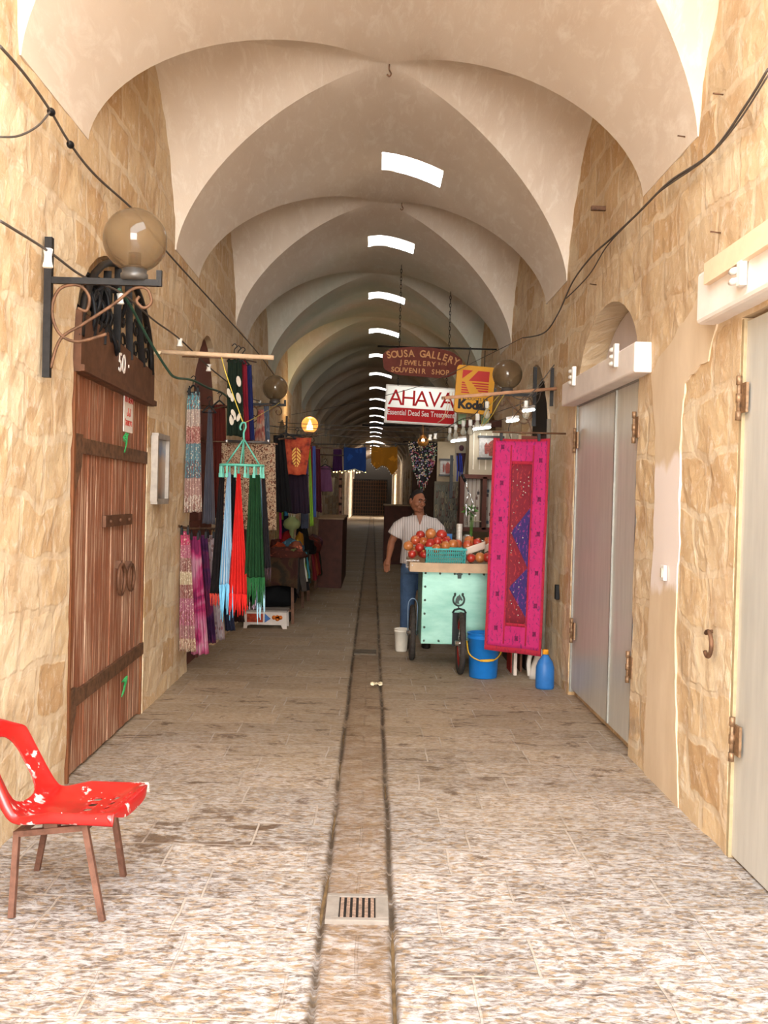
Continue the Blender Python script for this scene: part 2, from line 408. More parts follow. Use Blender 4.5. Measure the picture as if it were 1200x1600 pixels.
for (x, y, hx, hy) in skylights:
    for co, no in (((x - hx, 0, 0), (1, 0, 0)), ((x + hx, 0, 0), (1, 0, 0)), ((0, y - hy, 0), (0, 1, 0)), ((0, y + hy, 0), (0, 1, 0))):
        fcs = [f for f in bm.faces if abs(f.calc_center_median().x - x) < hx + 0.35 and abs(f.calc_center_median().y - y) < hy + 0.7 and f.calc_center_median().z > 4.3]
        geom = set(fcs)
        for f in fcs: geom.update(f.edges); geom.update(f.verts)
        bmesh.ops.bisect_plane(bm, geom=list(geom), plane_co=co, plane_no=no, dist=1e-5)
    dele = [f for f in bm.faces if abs(f.calc_center_median().x - x) < hx and abs(f.calc_center_median().y - y) < hy]
    bmesh.ops.delete(bm, geom=dele, context='FACES')
for e in bm.edges:
    if len(e.link_faces) == 2 and e.calc_face_angle(0) > 0.30: e.smooth = False
bm.to_mesh(ceil.data); bm.free(); struct(ceil)
for i, (x, y, hx, hy) in enumerate(skylights):         # plastered shafts through the thickness of the roof
    mb = MB()
    for (cx_, cy_, sx_, sy_) in ((x - hx - 0.02, y, 0.04, 2 * hy + 0.08), (x + hx + 0.02, y, 0.04, 2 * hy + 0.08), (x, y - hy - 0.02, 2 * hx, 0.04), (x, y + hy + 0.02, 2 * hx, 0.04)):
        mb.box((cx_, cy_, 4.90), (sx_, sy_, 0.16))
    struct(mb.build('window_%d' % (i + 1), M_white))

# ------------------------------------------------------------------ walls with their door recesses
def arch_poly(y0, y1, z0, zs, zt, n=16, pw=2.0):
    c = (y0 + y1) / 2; h = (y1 - y0) / 2; P = [(y0, z0)]
    for i in range(n + 1):
        th = PI * i / n; P.append((c - math.cos(th) * h, zs + (zt - zs) * math.sin(th) ** (2 / pw)))
    P.append((y1, z0)); return P
def wall(name, X, sgn, cuts, zt=4.9):
    ys = [-3.0]; y = 0.6
    while y < 15.5: ys.append(y); y += 0.07
    while y < 88: ys.append(y); y += 0.6
    ys.append(88.0); nz = 62; zz = [-0.15 + (zt + 0.15) * j / nz for j in range(nz + 1)]
    vs = []; fs = []
    for y in ys:
        for z in zz:
            a = 0.018 if y < 15 else 0.0
            d = a * (noise.noise(Vector((sgn * 3, y * 2.6, z * 3.2))) + 0.6 * noise.noise(Vector((sgn * 9, y * 8, z * 8))))
            vs.append(Vector((X + sgn * abs(d) * 1.0, y, z)))
    Z = nz + 1; n = len(ys)
    for i in range(n - 1):
        for j in range(nz): fs.append((i * Z + j, (i + 1) * Z + j, (i + 1) * Z + j + 1, i * Z + j + 1))
    B = len(vs); XB = X + sgn * 1.2
    # back and rim
    b0 = len(vs); vs += [Vector((XB, ys[0], zz[0])), Vector((XB, ys[0], zz[-1])), Vector((XB, ys[-1], zz[-1])), Vector((XB, ys[-1], zz[0]))]
    fs.append((b0, b0 + 1, b0 + 2, b0 + 3))
    fs.append(tuple(range(0, Z)) + (b0 + 1, b0)); fs.append(tuple((n - 1) * Z + j for j in range(nz, -1, -1)) + (b0 + 3, b0 + 2))
    fs.append(tuple(i * Z for i in range(n - 1, -1, -1)) + (b0, b0 + 3)); fs.append(tuple(i * Z + nz for i in range(n)) + (b0 + 2, b0 + 1))
    m = MB(); m.add(vs, fs); o = m.build(name, M_stone)
    cutters = []
    for poly, depth in cuts:
        c = MB(); c.prism(poly, lambda u, v, w_: Vector((w_, u, v)), X - sgn * 0.3, X + sgn * depth)
        co = c.build('cut', M_stone); cutters.append(co)
        mod = o.modifiers.new('b', 'BOOLEAN'); mod.operation = 'DIFFERENCE'; mod.solver = 'EXACT'; mod.object = co
    bpy.context.view_layer.update()
    me = bpy.data.meshes.new_from_object(o.evaluated_get(bpy.context.evaluated_depsgraph_get()))
    o.modifiers.clear(); o.data = me
    for c in cutters: bpy.data.objects.remove(c)
    return struct(o)
left_cuts = [(arch_poly(5.50, 7.34, -0.3, 2.42, 3.02), 0.10),
             (arch_poly(9.1, 10.7, -0.3, 2.25, 3.10, pw=1.6), 0.10),
             (arch_poly(12.7, 14.2, -0.3, 2.25, 3.15, pw=1.6), 0.10)]
right_cuts = [(arch_poly(6.42, 8.36, 2.3, 2.42, 3.02), 0.34), ([(6.42, -0.3), (6.42, 2.40), (8.42, 2.40), (8.42, -0.3)], 0.06),
              ([(2.6, -0.3), (2.6, 2.45), (4.64, 2.45), (4.64, -0.3)], 0.06),
              (arch_poly(9.75, 11.55, -0.3, 2.2, 3.0, pw=1.6), 0.7)]
for i in range(12):
    a = 17.0 + 3.6 * i
    left_cuts.append((arch_poly(a, a + 2.0, -0.3, 2.1, 2.9, n=8), 0.5))
    right_cuts.append((arch_poly(a - 3.2, a - 1.2, -0.3, 2.1, 2.9, n=8), 0.5))
right_cuts.append(([(72.0, -0.3), (72.0, 3.2), (78.5, 3.2), (78.5, -0.3)], 2.0))
wall('wall_left', XL, -1, left_cuts); wall('wall_right', XR, 1, right_cuts)

# ------------------------------------------------------------------ floor: two paved sides and the drain course between sunk joints
mb = MB(); fx = []
x = -3.2
gl, gr = -0.150, 0.112
cols = [-3.2, -1.7] + [-1.6 + 0.1 * i for i in range(15)] + [gl - 0.012, gl - 0.006, gl + 0.006, gl + 0.012, -0.08, 0, 0.05, gr - 0.012, gr - 0.006, gr + 0.006, gr + 0.012] + [0.2 + 0.1 * i for i in range(15)] + [1.8, 3.2]
ys = []; y = -14.0
while y < 2.4: ys.append(y); y += 2
y = 2.4
while y < 16: ys.append(y); y += 0.08
while y < 92: ys.append(y); y += 1.0
ys.append(92)
vs = []
for y in ys:
    for x in cols:
        near = abs(x) < 0.3
        wob = (0.012 * noise.noise(Vector((x > 0, y * 1.7, 5))) ) if near and abs(x) > 0.09 else 0
        z = 0.006 * noise.noise(Vector((x * 3, y * 3, 0)))
        if min(abs(x - gl), abs(x - gr)) < 0.0065: z -= 0.012
        vs.append(Vector((x + wob, y, z)))
W_ = len(cols)
mb.add(vs, [(i * W_ + j, i * W_ + j + 1, (i + 1) * W_ + j + 1, (i + 1) * W_ + j) for i in range(len(ys) - 1) for j in range(W_ - 1)], smooth=True)
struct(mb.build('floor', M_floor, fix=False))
# mouldy joint filling along both sides of the drain course
mb = MB()
for g in (gl, gr):
    pts = [(g + 0.012 * noise.noise(Vector((g > 0, y * 1.7, 5))), y, -0.02) for y in [2.4 + 0.2 * i for i in range(130)]]
    mb.tube(pts, [0.003 + 0.009 * max(0.0, noise.noise(Vector((g * 50, q[1] * 2.3, 1))) + 0.35) for q in pts], 5)
struct(mb.build('trim_1', plain('damp_joint', (110, 88, 60), 0.8, vary=0.3)))
# end wall
mb = MB(); mb.box((0, 88.3, 2.5), (6, 0.6, 5.4)); struct(mb.build('wall_back', plain('far_wall', (40, 33, 26), 0.9)))

# ------------------------------------------------------------------ wood and metal materials
def mat_oldwood():
    t = NT('weathered_brown_wood'); xyz = t.sep(t.obj); p = t.comb(xyz[1], xyz[2], xyz[0])
    g = t.noise(t.map(p, (26, 0.9, 26)), 1.6, 7, 0.72, 0.3); g2 = t.noise(t.map(p, (60, 1.6, 60)), 1.5, 5, 0.7)
    big = t.noise(t.map(p, (3, 1.1, 3)), 1.2, 4)
    col = t.ramp(g2, [(0.3, hexc(104, 58, 34)), (0.6, hexc(150, 92, 62))])
    low = t.math('ADD', t.math('MULTIPLY', xyz[2], -0.05), t.math('MULTIPLY', big, 0.5))
    m = t.math('ADD', g, t.math('MULTIPLY', low, 0.55))
    col = t.mix(t.ramp(m, [(0.60, 0), (0.72, 0.8)]), col, hexc(206, 176, 150))
    col = t.mix(t.ramp(g, [(0.3, 0.6), (0.4, 0)]), col, hexc(70, 38, 24))
    t.bump(t.math('ADD', g, g2), 0.5, 0.01); return t.done(col, 0.7)
M_wood = mat_oldwood()
M_rust = plain('brown_painted_iron', (104, 72, 54), 0.55, 0.3, 0.25, 9, 0.2)
M_iron = plain('black_iron', (30, 27, 26), 0.5, 0.4, 0.3, 30)
M_rustbar = plain('rusty_iron', (112, 80, 58), 0.65, 0.4, 0.35, 20, 0.3)
M_shutter = plain('oxblood_shutter_paint', (112, 66, 56), 0.6, 0.0, 0.12, 3)
M_porc = plain('white_porcelain', (240, 238, 232), 0.3, 0.0, 0.03)
M_pole = plain('pale_wooden_pole', (206, 176, 144), 0.6, 0.0, 0.1, 20)
M_cable = plain('grey_cable', (92, 84, 78), 0.6)
M_green = plain('green_hose', (58, 98, 82), 0.5)
M_chrome = plain('bright_metal', (200, 200, 200), 0.25, 0.9, 0.05)
M_black = plain('black_plastic', (22, 22, 24), 0.45)
def mat_steel(name, rgb):
    t = NT(name); n1 = t.noise(t.map(t.obj, (4, 4, 0.5)), 4, 5, 0.6); n2 = t.noise(t.obj, 1.2, 3)
    c = hexc(*rgb); d = tuple(v * 0.82 for v in c[:3]) + (1,)
    col = t.ramp(n1, [(0.3, d), (0.7, c)]); t.bump(n1, 0.06, 0.005)
    t.b.inputs['Metallic'].default_value = 0.1
    return t.done(col, t.ramp(n2, [(0.3, 0.28), (0.7, 0.42)]))
M_steel = mat_steel('grey_painted_steel', (206, 204, 196))

# ------------------------------------------------------------------ door_1: weathered plank door on the left, number 50
X0 = XL + 0.0
d1 = struct(thing('door_1', None, None, (XL, 6.4, 0))); del_lab = None
mb = MB(); yy = 5.585
rnd = random.Random(3)
while yy < 7.29:
    w_ = min(rnd.uniform(0.085, 0.13), 7.30 - yy)
    mb.box((XL - 0.05 + rnd.uniform(-0.004, 0.004), yy + w_ / 2, 1.13), (0.05, w_ - 0.004, 2.22)); yy += w_
mb.build('planks', M_wood, d1)
mb = MB(); mb.box((XL - 0.04, 5.545, 1.25), (0.08, 0.03, 2.5)); mb.box((XL - 0.05, 7.325, 1.2), (0.08, 0.03, 2.4))
tag(mb.build('jamb', plain('orange_stained_wood', (124, 76, 46), 0.6), d1), 'orange-brown wooden door jamb')
mb = MB()
mb.prism([(5.52, 2.23), (7.36, 2.20), (7.36, 2.44), (5.52, 2.56)], lambda u, v, w_: Vector((w_, u, v)), XL - 0.05, XL + 0.03)
mb.bar((XL + 0.035, 5.52, 2.25), (XL + 0.035, 7.36, 2.22), 0.03, 0.035)
mb.build('head_panel', M_rust, d1)
mb = MB(); put_text(mb, '50 ·', 0.17, (XL + 0.034, 6.45, 2.38), (0, 1, 0.0), (0, 0, 1), extrude=0.002, sx=1.1)
tag(mb.build('number', M_white, d1), 'number 50 chalked in white')
mb = MB()
for a, b in (((5.56, 1.84), (7.34, 1.83)), ((5.56, 0.43), (7.34, 0.47))):
    mb.bar((XL - 0.014, a[0], a[1]), (XL - 0.014, b[0], b[1]), 0.02, 0.085)
mb.prism([(5.56, 1.55), (5.56, 1.9), (5.70, 1.9), (5.68, 1.72), (5.60, 1.62)], lambda u, v, w_: Vector((w_, u, v)), XL - 0.02, XL + 0.0)
mb.prism([(5.56, 0.1), (5.56, 0.5), (5.68, 0.5), (5.67, 0.36), (5.60, 0.26)], lambda u, v, w_: Vector((w_, u, v)), XL - 0.02, XL + 0.0)
mb.build('iron_strap', M_rustbar, d1)
mb = MB(); a = atx(165, 815, XL); b = atx(206, 815, XL)
mb.box((XL - 0.008, (a.y + b.y) / 2, a.z), (0.02, b.y - a.y, 0.07))
for k in range(3): mb.ball((XL + 0.006, a.y + 0.1 + k * (b.y - a.y - 0.2) / 2, a.z), 0.012, 8)
mb.build('hasp', M_rust, d1)
for (px, py, r) in ((190, 905, 0.085), (205, 902, 0.075)):
    c = atx(px, py, XL + 0.015); mb = MB()
    mb.tube([(XL + 0.015, c.y + r * math.cos(q), c.z + r * 1.15 * math.sin(q)) for q in [2 * PI * k / 20 for k in range(20)]], 0.012, 8, closed=True)
    mb.box((XL - 0.005, c.y, c.z + r * 1.1), (0.035, 0.03, 0.05)); mb.build('ring_pull', M_rust, d1)
mb = MB(); c = atx(205, 626, XL)
mb.box((XL - 0.018, c.y, c.z), (0.006, 0.24, 0.42)); stc = c
def sticker_text():
    m = MB()
    for k, (s_, z) in enumerate((('בס"ד', 0.155), ('TO LET', 0.08), ('TO RENT', 0.0), ('ل ل', -0.075), ('להשכיר', -0.15))):
        put_text(m, s_, 0.058, (XL - 0.013, stc.y, stc.z + z), (0, 1, 0), (0, 0, 1), extrude=0.0015)
    return m
st = mb.build('notice', plain('notice_paper', (232, 222, 214), 0.7, vary=0.02), d1)
x_ = sticker_text().build('notice_lettering', plain('notice_red', (178, 60, 50), 0.6), st)
for (px, py) in ((192, 684), (190, 1065)):
    c = atx(px, py, XL); mb = MB(); rr = random.Random(px)
    for k in range(7):
        mb.tube(bez([(XL + 0.006, c.y - 0.02, c.z), (XL + 0.03, c.y + rr.uniform(-.05, .05), c.z + rr.uniform(-.03, .03)), (XL + 0.01, c.y + rr.uniform(-.04, .06), c.z - rr.uniform(0.0, .10))], 5), 0.004, 5)
    mb.build('tied_string', plain('green_twine', (60, 160, 90), 0.6), d1)

# fanlight above door 50: iron grille with bundled black hoses behind it
fl = thing('fanlight_grille', 'black iron scroll grille full of coiled hose above the number 50 door', 'grille', (XL, 6.2, 2.5))
mb = MB(); yc, hw = 6.42, 0.88
def archp(th, k=1.0): return Vector((XL + 0.02, yc - math.cos(th) * hw * k, 2.42 + 0.56 * k * math.sin(th)))
mb.tube([archp(PI * i / 16) for i in range(17)], 0.022, 6)
mb.build('arch_bar', M_iron, fl)
for (ya, yb) in ((5.72, 5.95), (5.95, 6.28), (6.28, 6.62), (6.62, 6.98), (6.98, 7.24)):
    mb = MB(); ymid = (ya + yb) / 2
    zt = lambda y: 2.42 + 0.56 * math.sqrt(max(0, 1 - ((y - yc) / hw) ** 2))
    mb.bar((XL + 0.02, ya + 0.03, 2.44), (XL + 0.02, ya + (yc - ya) * 0.25, zt(ya) - 0.01), 0.012, 0.045, up=(1, 0, 0))
    for s_ in range(2):
        zc = 2.52 + 0.14 * s_; r = 0.07
        if zc < zt(ymid) - 0.05:
            mb.tube([(XL + 0.02, ymid + (r - 0.004 * q) * math.cos(q * 0.5 + s_), zc + (r - 0.004 * q) * math.sin(q * 0.5 + s_)) for q in range(13)], 0.009, 6)
    mb.build('scroll', M_iron, fl)
mb = MB(); rr = random.Random(5)
for k in range(9):
    c = Vector((XL - 0.03 + rr.uniform(-.02, .03), 6.1 + rr.uniform(-.25, .25), 2.62 + rr.uniform(-.03, .05))); R = rr.uniform(.10, .2); tl = rr.uniform(-.5, .5)
    mb.tube([c + Vector((0.05 * math.sin(q * 2 + k), R * 0.75 * math.cos(q) + tl * 0.1 * math.sin(q), R * math.sin(q))) for q in [2 * PI * j / 24 for j in range(24)]], 0.014, 6, closed=True)
tag(mb.build('coiled_hose', M_black, fl), 'coils of black hose')
# small framed recess beside the door
pf = thing('notice_case', 'small metal-framed picture case set in the stone wall right of the number 50 door', 'frame', (XL, 7.62, 1.6))
a = atx(238, 700, XL); b = atx(254, 788, XL); y0, y1, z0, z1 = a.y, b.y, 1.52, 2.0
mb = MB()
for (c, s_) in (((y0 + y1) / 2, 0), ((y0 + y1) / 2, 1)): mb.box((XL + 0.02, c, (z0, z1)[s_]), (0.05, y1 - y0, 0.04))
mb.box((XL + 0.02, y0, (z0 + z1) / 2), (0.05, 0.035, z1 - z0)); mb.box((XL + 0.02, y1, (z0 + z1) / 2), (0.05, 0.035, z1 - z0))
mb.build('frame', plain('grey_case_metal', (170, 160, 150), 0.5, 0.3), pf)
t = NT('case_picture'); z = t.sep(t.obj)[2]; nz_ = t.noise(t.obj, 9, 4)
t.done(t.ramp(t.math('ADD', t.math('MULTIPLY', t.math('SUBTRACT', z, 1.52), 1.6), t.math('MULTIPLY', nz_, 0.3)), [(0.15, hexc(40, 38, 34)), (0.35, hexc(128, 92, 60)), (0.6, hexc(150, 120, 84)), (0.75, hexc(78, 110, 150)), (1, hexc(200, 190, 170))]), 0.3)
mb = MB(); mb.box((XL + 0.012, (y0 + y1) / 2, (z0 + z1) / 2), (0.012, y1 - y0 - 0.03, z1 - z0 - 0.04)); mb.build('picture', t.m, pf)

# arched oxblood shutters further along the left wall
def shutter(nm, ya, yb, zs, zt):
    s_ = struct(thing(nm, None, None, (XL, (ya + yb) / 2, 0)))
    P = arch_poly(ya + 0.01, yb - 0.01, 0.0, zs, zt - 0.01, pw=1.6); mid = (ya + yb) / 2
    L = [q for q in P if q[0] <= mid]; L += [(mid - 0.005, 0.0)]
    mb = MB(); mb.prism(P, lambda u, v, w_: Vector((w_, u, v)), XL - 0.09, XL - 0.06); mb.build('leaf', M_shutter, s_)
    mb = MB(); mb.box((XL - 0.05, mid, zs / 2), (0.02, 0.06, zs))
    for z in (0.5, 1.3, 2.1): mb.box((XL - 0.05, mid, z), (0.02, yb - ya - 0.06, 0.05))
    mb.build('batten', M_shutter, s_)
shutter('door_4', 9.1, 10.7, 2.25, 3.10); shutter('door_5', 12.7, 14.2, 2.25, 3.15)

for i in range(12):
    a_ = 17.0 + 3.6 * i
    for xx, y_ in ((XL - 0.25, a_ + 1.0), (XR + 0.25, a_ - 2.2)):
        P = arch_poly(y_ - 0.98, y_ + 0.98, 0.0, 2.1, 2.88, n=8); s_ = struct(thing('door_%d' % (6 + 2 * i + (xx > 0)), None, None, (xx, y_, 0)))
        mb = MB(); mb.prism(P, lambda u, v, w_: Vector((w_, u, v)), xx - 0.02, xx + 0.02); mb.build('leaf', plain('dark_shop_door', (74, 52, 40), 0.7, vary=0.2, scale=3), s_)
        mb = MB()
        for z in (0.4, 1.2, 2.0): mb.box((xx + (0.03 if xx < 0 else -0.03), y_, z), (0.03, 1.9, 0.06))
        mb.box((xx + (0.03 if xx < 0 else -0.03), y_, 1.1), (0.03, 0.05, 2.2)); mb.build('batten', M_dark, s_)
# ------------------------------------------------------------------ right side: door_2 and door_3, pale steel leaves under white lintels
def hinge(mb, x, y, z, h=0.26):
    mb.tube([(x, y, z - h / 2), (x, y, z + h / 2)], 0.010, 8)
    for k in (-1, 0, 1): mb.tube([(x, y, z + k * h * 0.42 - 0.02), (x, y, z + k * h * 0.42 + 0.02)], 0.014, 8)
    mb.box((x + 0.015, y - 0.03, z), (0.012, 0.07, h * 0.7))
d2 = struct(thing('door_2', None, None, (XR, 7.4, 0)))
for (ya, yb) in ((6.45, 7.05), (7.06, 8.39)):
    mb = MB(); mb.box((XR + 0.035, (ya + yb) / 2, 1.22), (0.03, yb - ya - 0.01, 2.32)); mb.build('leaf', M_steel, d2, bevel=0.003)
mb = MB(); mb.box((XR + 0.035, 6.435, 1.21), (0.05, 0.03, 2.36)); mb.box((XR + 0.015, 7.055, 1.22), (0.014, 0.025, 2.3)); mb.box((XR + 0.035, 8.405, 1.21), (0.05, 0.03, 2.36)); mb.box((XR + 0.035, 7.4, 2.385), (0.05, 1.95, 0.03))
mb.build('frame', plain('bare_steel_strip', (150, 148, 140), 0.45, 0.4), d2)
for (px, py) in ((991, 668), (981, 1042), (898, 688), (893, 985)):
    c = atx(px, py, XR - 0.01); mb = MB(); hinge(mb, XR - 0.012, c.y, c.z, 0.19); mb.build('hinge', plain('rusty_hinge', (150, 118, 88), 0.5, 0.5, 0.3, 40), d2)
mb = MB(); mb.box((XR + 0.03, 7.32, 2.475), (0.26, 2.36, 0.185)); struct(mb.build('trim_2', M_white, bevel=0.012))
P = arch_poly(6.44, 8.34, 2.40, 2.44, 3.0); mb = MB(); mb.prism(P, lambda u, v, w_: Vector((w_, u, v)), XR + 0.19, XR + 0.21); struct(mb.build('trim_3', M_lilac))
d3 = struct(thing('door_3', None, None, (XR, 3.6, 0)))
mb = MB(); mb.box((XR + 0.035, 3.62, 1.22), (0.03, 1.98, 2.42)); mb.build('leaf', M_steel, d3, bevel=0.003)
mb = MB(); mb.box((XR + 0.03, 4.622, 1.22), (0.05, 0.03, 2.44)); mb.build('frame', plain('ochre_edge', (176, 156, 122), 0.7), d3)
for (px, py) in ((1155, 622), (1144, 1155)):
    c = atx(px, py, XR - 0.01); mb = MB(); hinge(mb, XR - 0.012, c.y, c.z, 0.19); mb.build('hinge', plain('rusty_hinge', (150, 118, 88), 0.5, 0.5, 0.3, 40), d3)
mb = MB(); mb.box((XR + 0.03, 3.8, 2.60), (0.24, 2.42, 0.25)); struct(mb.build('trim_4', M_white, bevel=0.02))
mb = MB(); mb.box((XR - 0.105, 4.0, 2.68), (0.03, 1.62, 0.10)); tag(mb.build('conduit_board', plain('peach_board', (240, 212, 180), 0.6, vary=0.04)), 'peach-painted wiring board fixed along the white lintel at the right edge', 'board')
def insulators(name, pxy, x, n, label):
    c = atx(pxy[0], pxy[1], x); t_ = thing(name, label, 'insulator', c, 'porcelain insulators on the right-hand lintels')
    for k in range(n):
        mb = MB(); z = c.z + (k - (n - 1) / 2) * 0.045; mb.tube([(x + 0.02, c.y, z), (x, c.y + 0.05, z), (x, c.y + 0.08, z)], [0.012, 0.016, 0.012], 10); mb.build('knob', M_porc, t_)
    mb = MB(); mb.box((x + 0.015, c.y - 0.01, c.z), (0.03, 0.05, 0.045 * n + 0.015)); mb.build('block', M_porc, t_, bevel=0.004)
insulators('insulator_block', (958, 556), XR - 0.125, 3, 'white porcelain insulator block in the middle of the lintel over the double steel door')
insulators('insulator_block', (893, 588), XR - 0.125, 3, 'white porcelain insulator block at the far end of the lintel over the double steel door')
insulators('insulator_block', (1152, 428), XR - 0.125, 2, 'white porcelain insulator pair on the nearest lintel at the right edge')
# plaster patch between the doors: a thin skim standing proud of the stone
mb = MB(); P = [(6.02, -0.02), (6.02, 0.8), (5.96, 1.4), (5.98, 2.0), (6.12, 2.37), (5.85, 2.47), (5.5, 2.58), (5.02, 2.75), (4.95, 2.5), (5.08, 2.32), (5.45, 2.25), (5.50, 1.9), (5.46, 1.4), (5.50, 0.9), (5.42, 0.4), (5.34, -0.02)]
Q = []
for i, (u, v) in enumerate(P):
    a = Vector(P[i] + (0,)); b = Vector(P[(i + 1) % len(P)] + (0,)); n_ = max(1, int((b - a).length / 0.05))
    for k in range(n_):
        q = a.lerp(b, k / n_); j = 0.022 * noise.noise(q * 7) + 0.012 * noise.noise(q * 22); Q.append((q.x + j, max(-0.02, q.y + j)))
mb.prism(Q, lambda u, v, w_: Vector((w_, u, v)), XR - 0.004, XR + 0.05); struct(mb.build('trim_5', M_render))
mb = MB(); c = atx(1039, 895, XR - 0.012); mb.box((XR - 0.02, c.y, c.z), (0.02, 0.07, 0.085)); so = thing('wall_socket', 'small white electric plate on the plaster patch between the steel doors', 'socket', c)
mb.build('plate', M_porc, so, bevel=0.004); mb = MB(); mb.box((XR - 0.032, c.y, c.z), (0.008, 0.03, 0.05)); mb.build('opening', plain('beige_switch', (206, 196, 176), 0.5), so)
c = atx(1106, 1006, XR - 0.03); mb = MB(); mb.tube([(XR - 0.03, c.y + 0.05 * math.cos(q), c.z + 0.06 * math.sin(q)) for q in [0.9 + 4.6 * k / 14 for k in range(15)]], 0.011, 8); mb.bar((XR - 0.03, c.y + 0.03, c.z + 0.05), (XR + 0.03, c.y + 0.05, c.z + 0.06), 0.015, 0.015)
tag(mb.build('tethering_ring', M_rustbar), 'rusty iron ring hooked in the stone beside the nearest steel door', 'ring')
c = atx(945, 326, XR); mb = MB(); mb.box((XR - 0.04, c.y, c.z), (0.12, 0.035, 0.03)); tag(mb.build('wall_bracket', M_rustbar), 'short rusty iron stub sticking out high on the right wall under the vault', 'bracket')
c = atx(868, 925, XR - 0.02); mb = MB(); mb.box((XR - 0.0, c.y, c.z), (0.05, 0.06, 0.13)); tag(mb.build('meter_box', M_black, bevel=0.006), 'tiny black box on the right wall beside the pink cloth', 'box')
nails = [(932, 445, 'small nail high in the right wall beside the vault spring'), (1130, 148, 'small nail at upper right between vault and cable'), (1073, 214, 'small nail beside the vault tip on the right wall'), (1126, 364, 'small nail in the stone above the near lintel')]
for px, py, lb in nails:
    c = atx(px, py, XR); mb = MB(); mb.tube([c, c + Vector((-0.05, 0, 0.005))], 0.004, 6); tag(mb.build('nail', M_rustbar), lb, 'nail', 'nails in the right wall')

# ------------------------------------------------------------------ globe lamps on scroll brackets
def mat_smoke():
    t = NT('smoked_glass'); t.b.inputs['Base Color'].default_value = hexc(150, 120, 86); t.b.inputs['Roughness'].default_value = 0.02
    t.b.inputs['Transmission Weight'].default_value = 0.0; t.b.inputs['Alpha'].default_value = 0.72; t.b.inputs['Specular IOR Level'].default_value = 0.6
    nz_ = t.noise(t.obj, 4, 4); return t.done(t.ramp(nz_, [(0.3, hexc(96, 76, 54)), (0.7, hexc(124, 102, 74))]))
M_smoke = mat_smoke()
def lamp(px_post, zt, zb, gx, gpy, y, r, side, label, lit=False, scroll=True):
    xw = XL if side < 0 else XR; s_ = -side
    root = thing('globe_wall_lamp', label, 'lamp', (xw, y, zb), 'smoked globe lamps on scroll brackets')
    zarm = at(600, gpy, y).z - r - 0.07
    mb = MB(); mb.bar((xw + s_ * 0.03, y, zb), (xw + s_ * 0.03, y, zt), 0.035, 0.035); mb.build('back_bar', M_iron, root)
    mb = MB(); tip = gx + s_ * 0.12
    mb.bar((xw + s_ * 0.03, y, zarm), (tip, y, zarm), 0.03, 0.03); mb.bar((tip, y, zarm - 0.015), (tip, y, zarm + 0.06), 0.025, 0.025)
    mb.build('arm', M_iron, root)
    if scroll:
        L = abs(gx - xw)
        mb = MB(); X = lambda u: xw + s_ * (0.04 + u * L)
        pts = bez([(X(0.02), y, zarm - 0.42), (X(0.12), y, zarm - 0.28), (X(0.38), y, zarm - 0.20), (X(0.68), y, zarm - 0.11), (X(0.9), y, zarm - 0.03), (X(1.05), y, zarm - 0.03), (X(1.1), y, zarm - 0.09), (X(1.02), y, zarm - 0.12), (X(0.94), y, zarm - 0.09), (X(0.97), y, zarm - 0.065)], 6)
        mb.tube(pts, 0.008, 6); mb.build('scroll', M_rustbar, root)
        mb = MB(); pts = bez([(X(0.30), y, zarm - 0.13), (X(0.40), y, zarm - 0.14), (X(0.42), y, zarm - 0.07), (X(0.30), y, zarm - 0.02), (X(0.10), y, zarm - 0.04), (X(0.02), y, zarm - 0.14), (X(0.10), y, zarm - 0.25), (X(0.3), y, zarm - 0.29), (X(0.62), y, zarm - 0.25)], 6)
        mb.tube(pts, 0.008, 6); mb.build('scroll', M_rustbar, root)
    mb = MB(); mb.lathe((gx, y, zarm + 0.01), [(0.055, 0), (0.065, 0.01), (0.065, 0.03), (0.058, 0.035), (0.06, 0.06), (0.05, 0.065)], 20); mb.build('gallery', plain('dark_pewter', (96, 92, 88), 0.4, 0.5), root)
    gc = Vector((gx, y, zarm + 0.05 + r))
    if not lit:
        mb = MB(); mb.tube([gc + Vector((0, 0, -r + 0.01)), gc + Vector((0, 0, -r + 0.09))], 0.03, 12); mb.build('lamp_holder', M_black, root)
    mb = MB(); mb.ball(gc, r, 40)
    if lit:
        t = NT('lit_amber_globe'); lw = t.n('ShaderNodeLayerWeight'); lw.inputs[0].default_value = 0.35
        t.b.inputs['Emission Color'].default_value = hexc(255, 170, 90); t.b.inputs['Emission Strength'].default_value = 0.45
        t.b.inputs['Alpha'].default_value = 0.75
        g = mb.build('globe', t.done(hexc(220, 160, 90), 0.1), root)
        mb = MB(); mb.lathe(gc, [(0.06, -0.09), (0.05, -0.02), (0.025, 0.04), (0.005, 0.09)], 14); tag(mb.build('bulb', glow('lamp_glow', (255, 220, 150), 14), root), 'glowing bulb')
        pl = bpy.data.lights.new('lamp_light', 'POINT'); pl.energy = 9; pl.color = (1, 0.72, 0.38); pl.shadow_soft_size = 0.12
        po = bpy.data.objects.new('lamp_light', pl); C.objects.link(po); po.location = gc + Vector((0.0, 0, 0.2 + r))
    else: mb.build('globe', M_smoke, root)
    return root
g = at(211, 380, 4.95); lamp(72, 2.80, 2.13, g.x, 380, 4.95, 0.152, -1, 'largest smoked globe lamp on a black scroll bracket, beside the number 50 door')
g = at(430, 608, 12.2); lamp(0, 3.0, 2.35, g.x, 608, 12.2, 0.15, -1, 'smoked globe lamp further down the left wall above the hanging clothes')
g = at(484, 665, 18.5); lamp(0, 3.0, 2.35, g.x, 665, 18.5, 0.15, -1, 'lit amber globe lamp glowing on the left above the clothes', lit=True)
g = at(793, 577, 10.4); lamp(0, 2.95, 2.35, g.x, 577, 10.4, 0.152, 1, 'smoked globe lamp on the right wall beside the yellow sign')

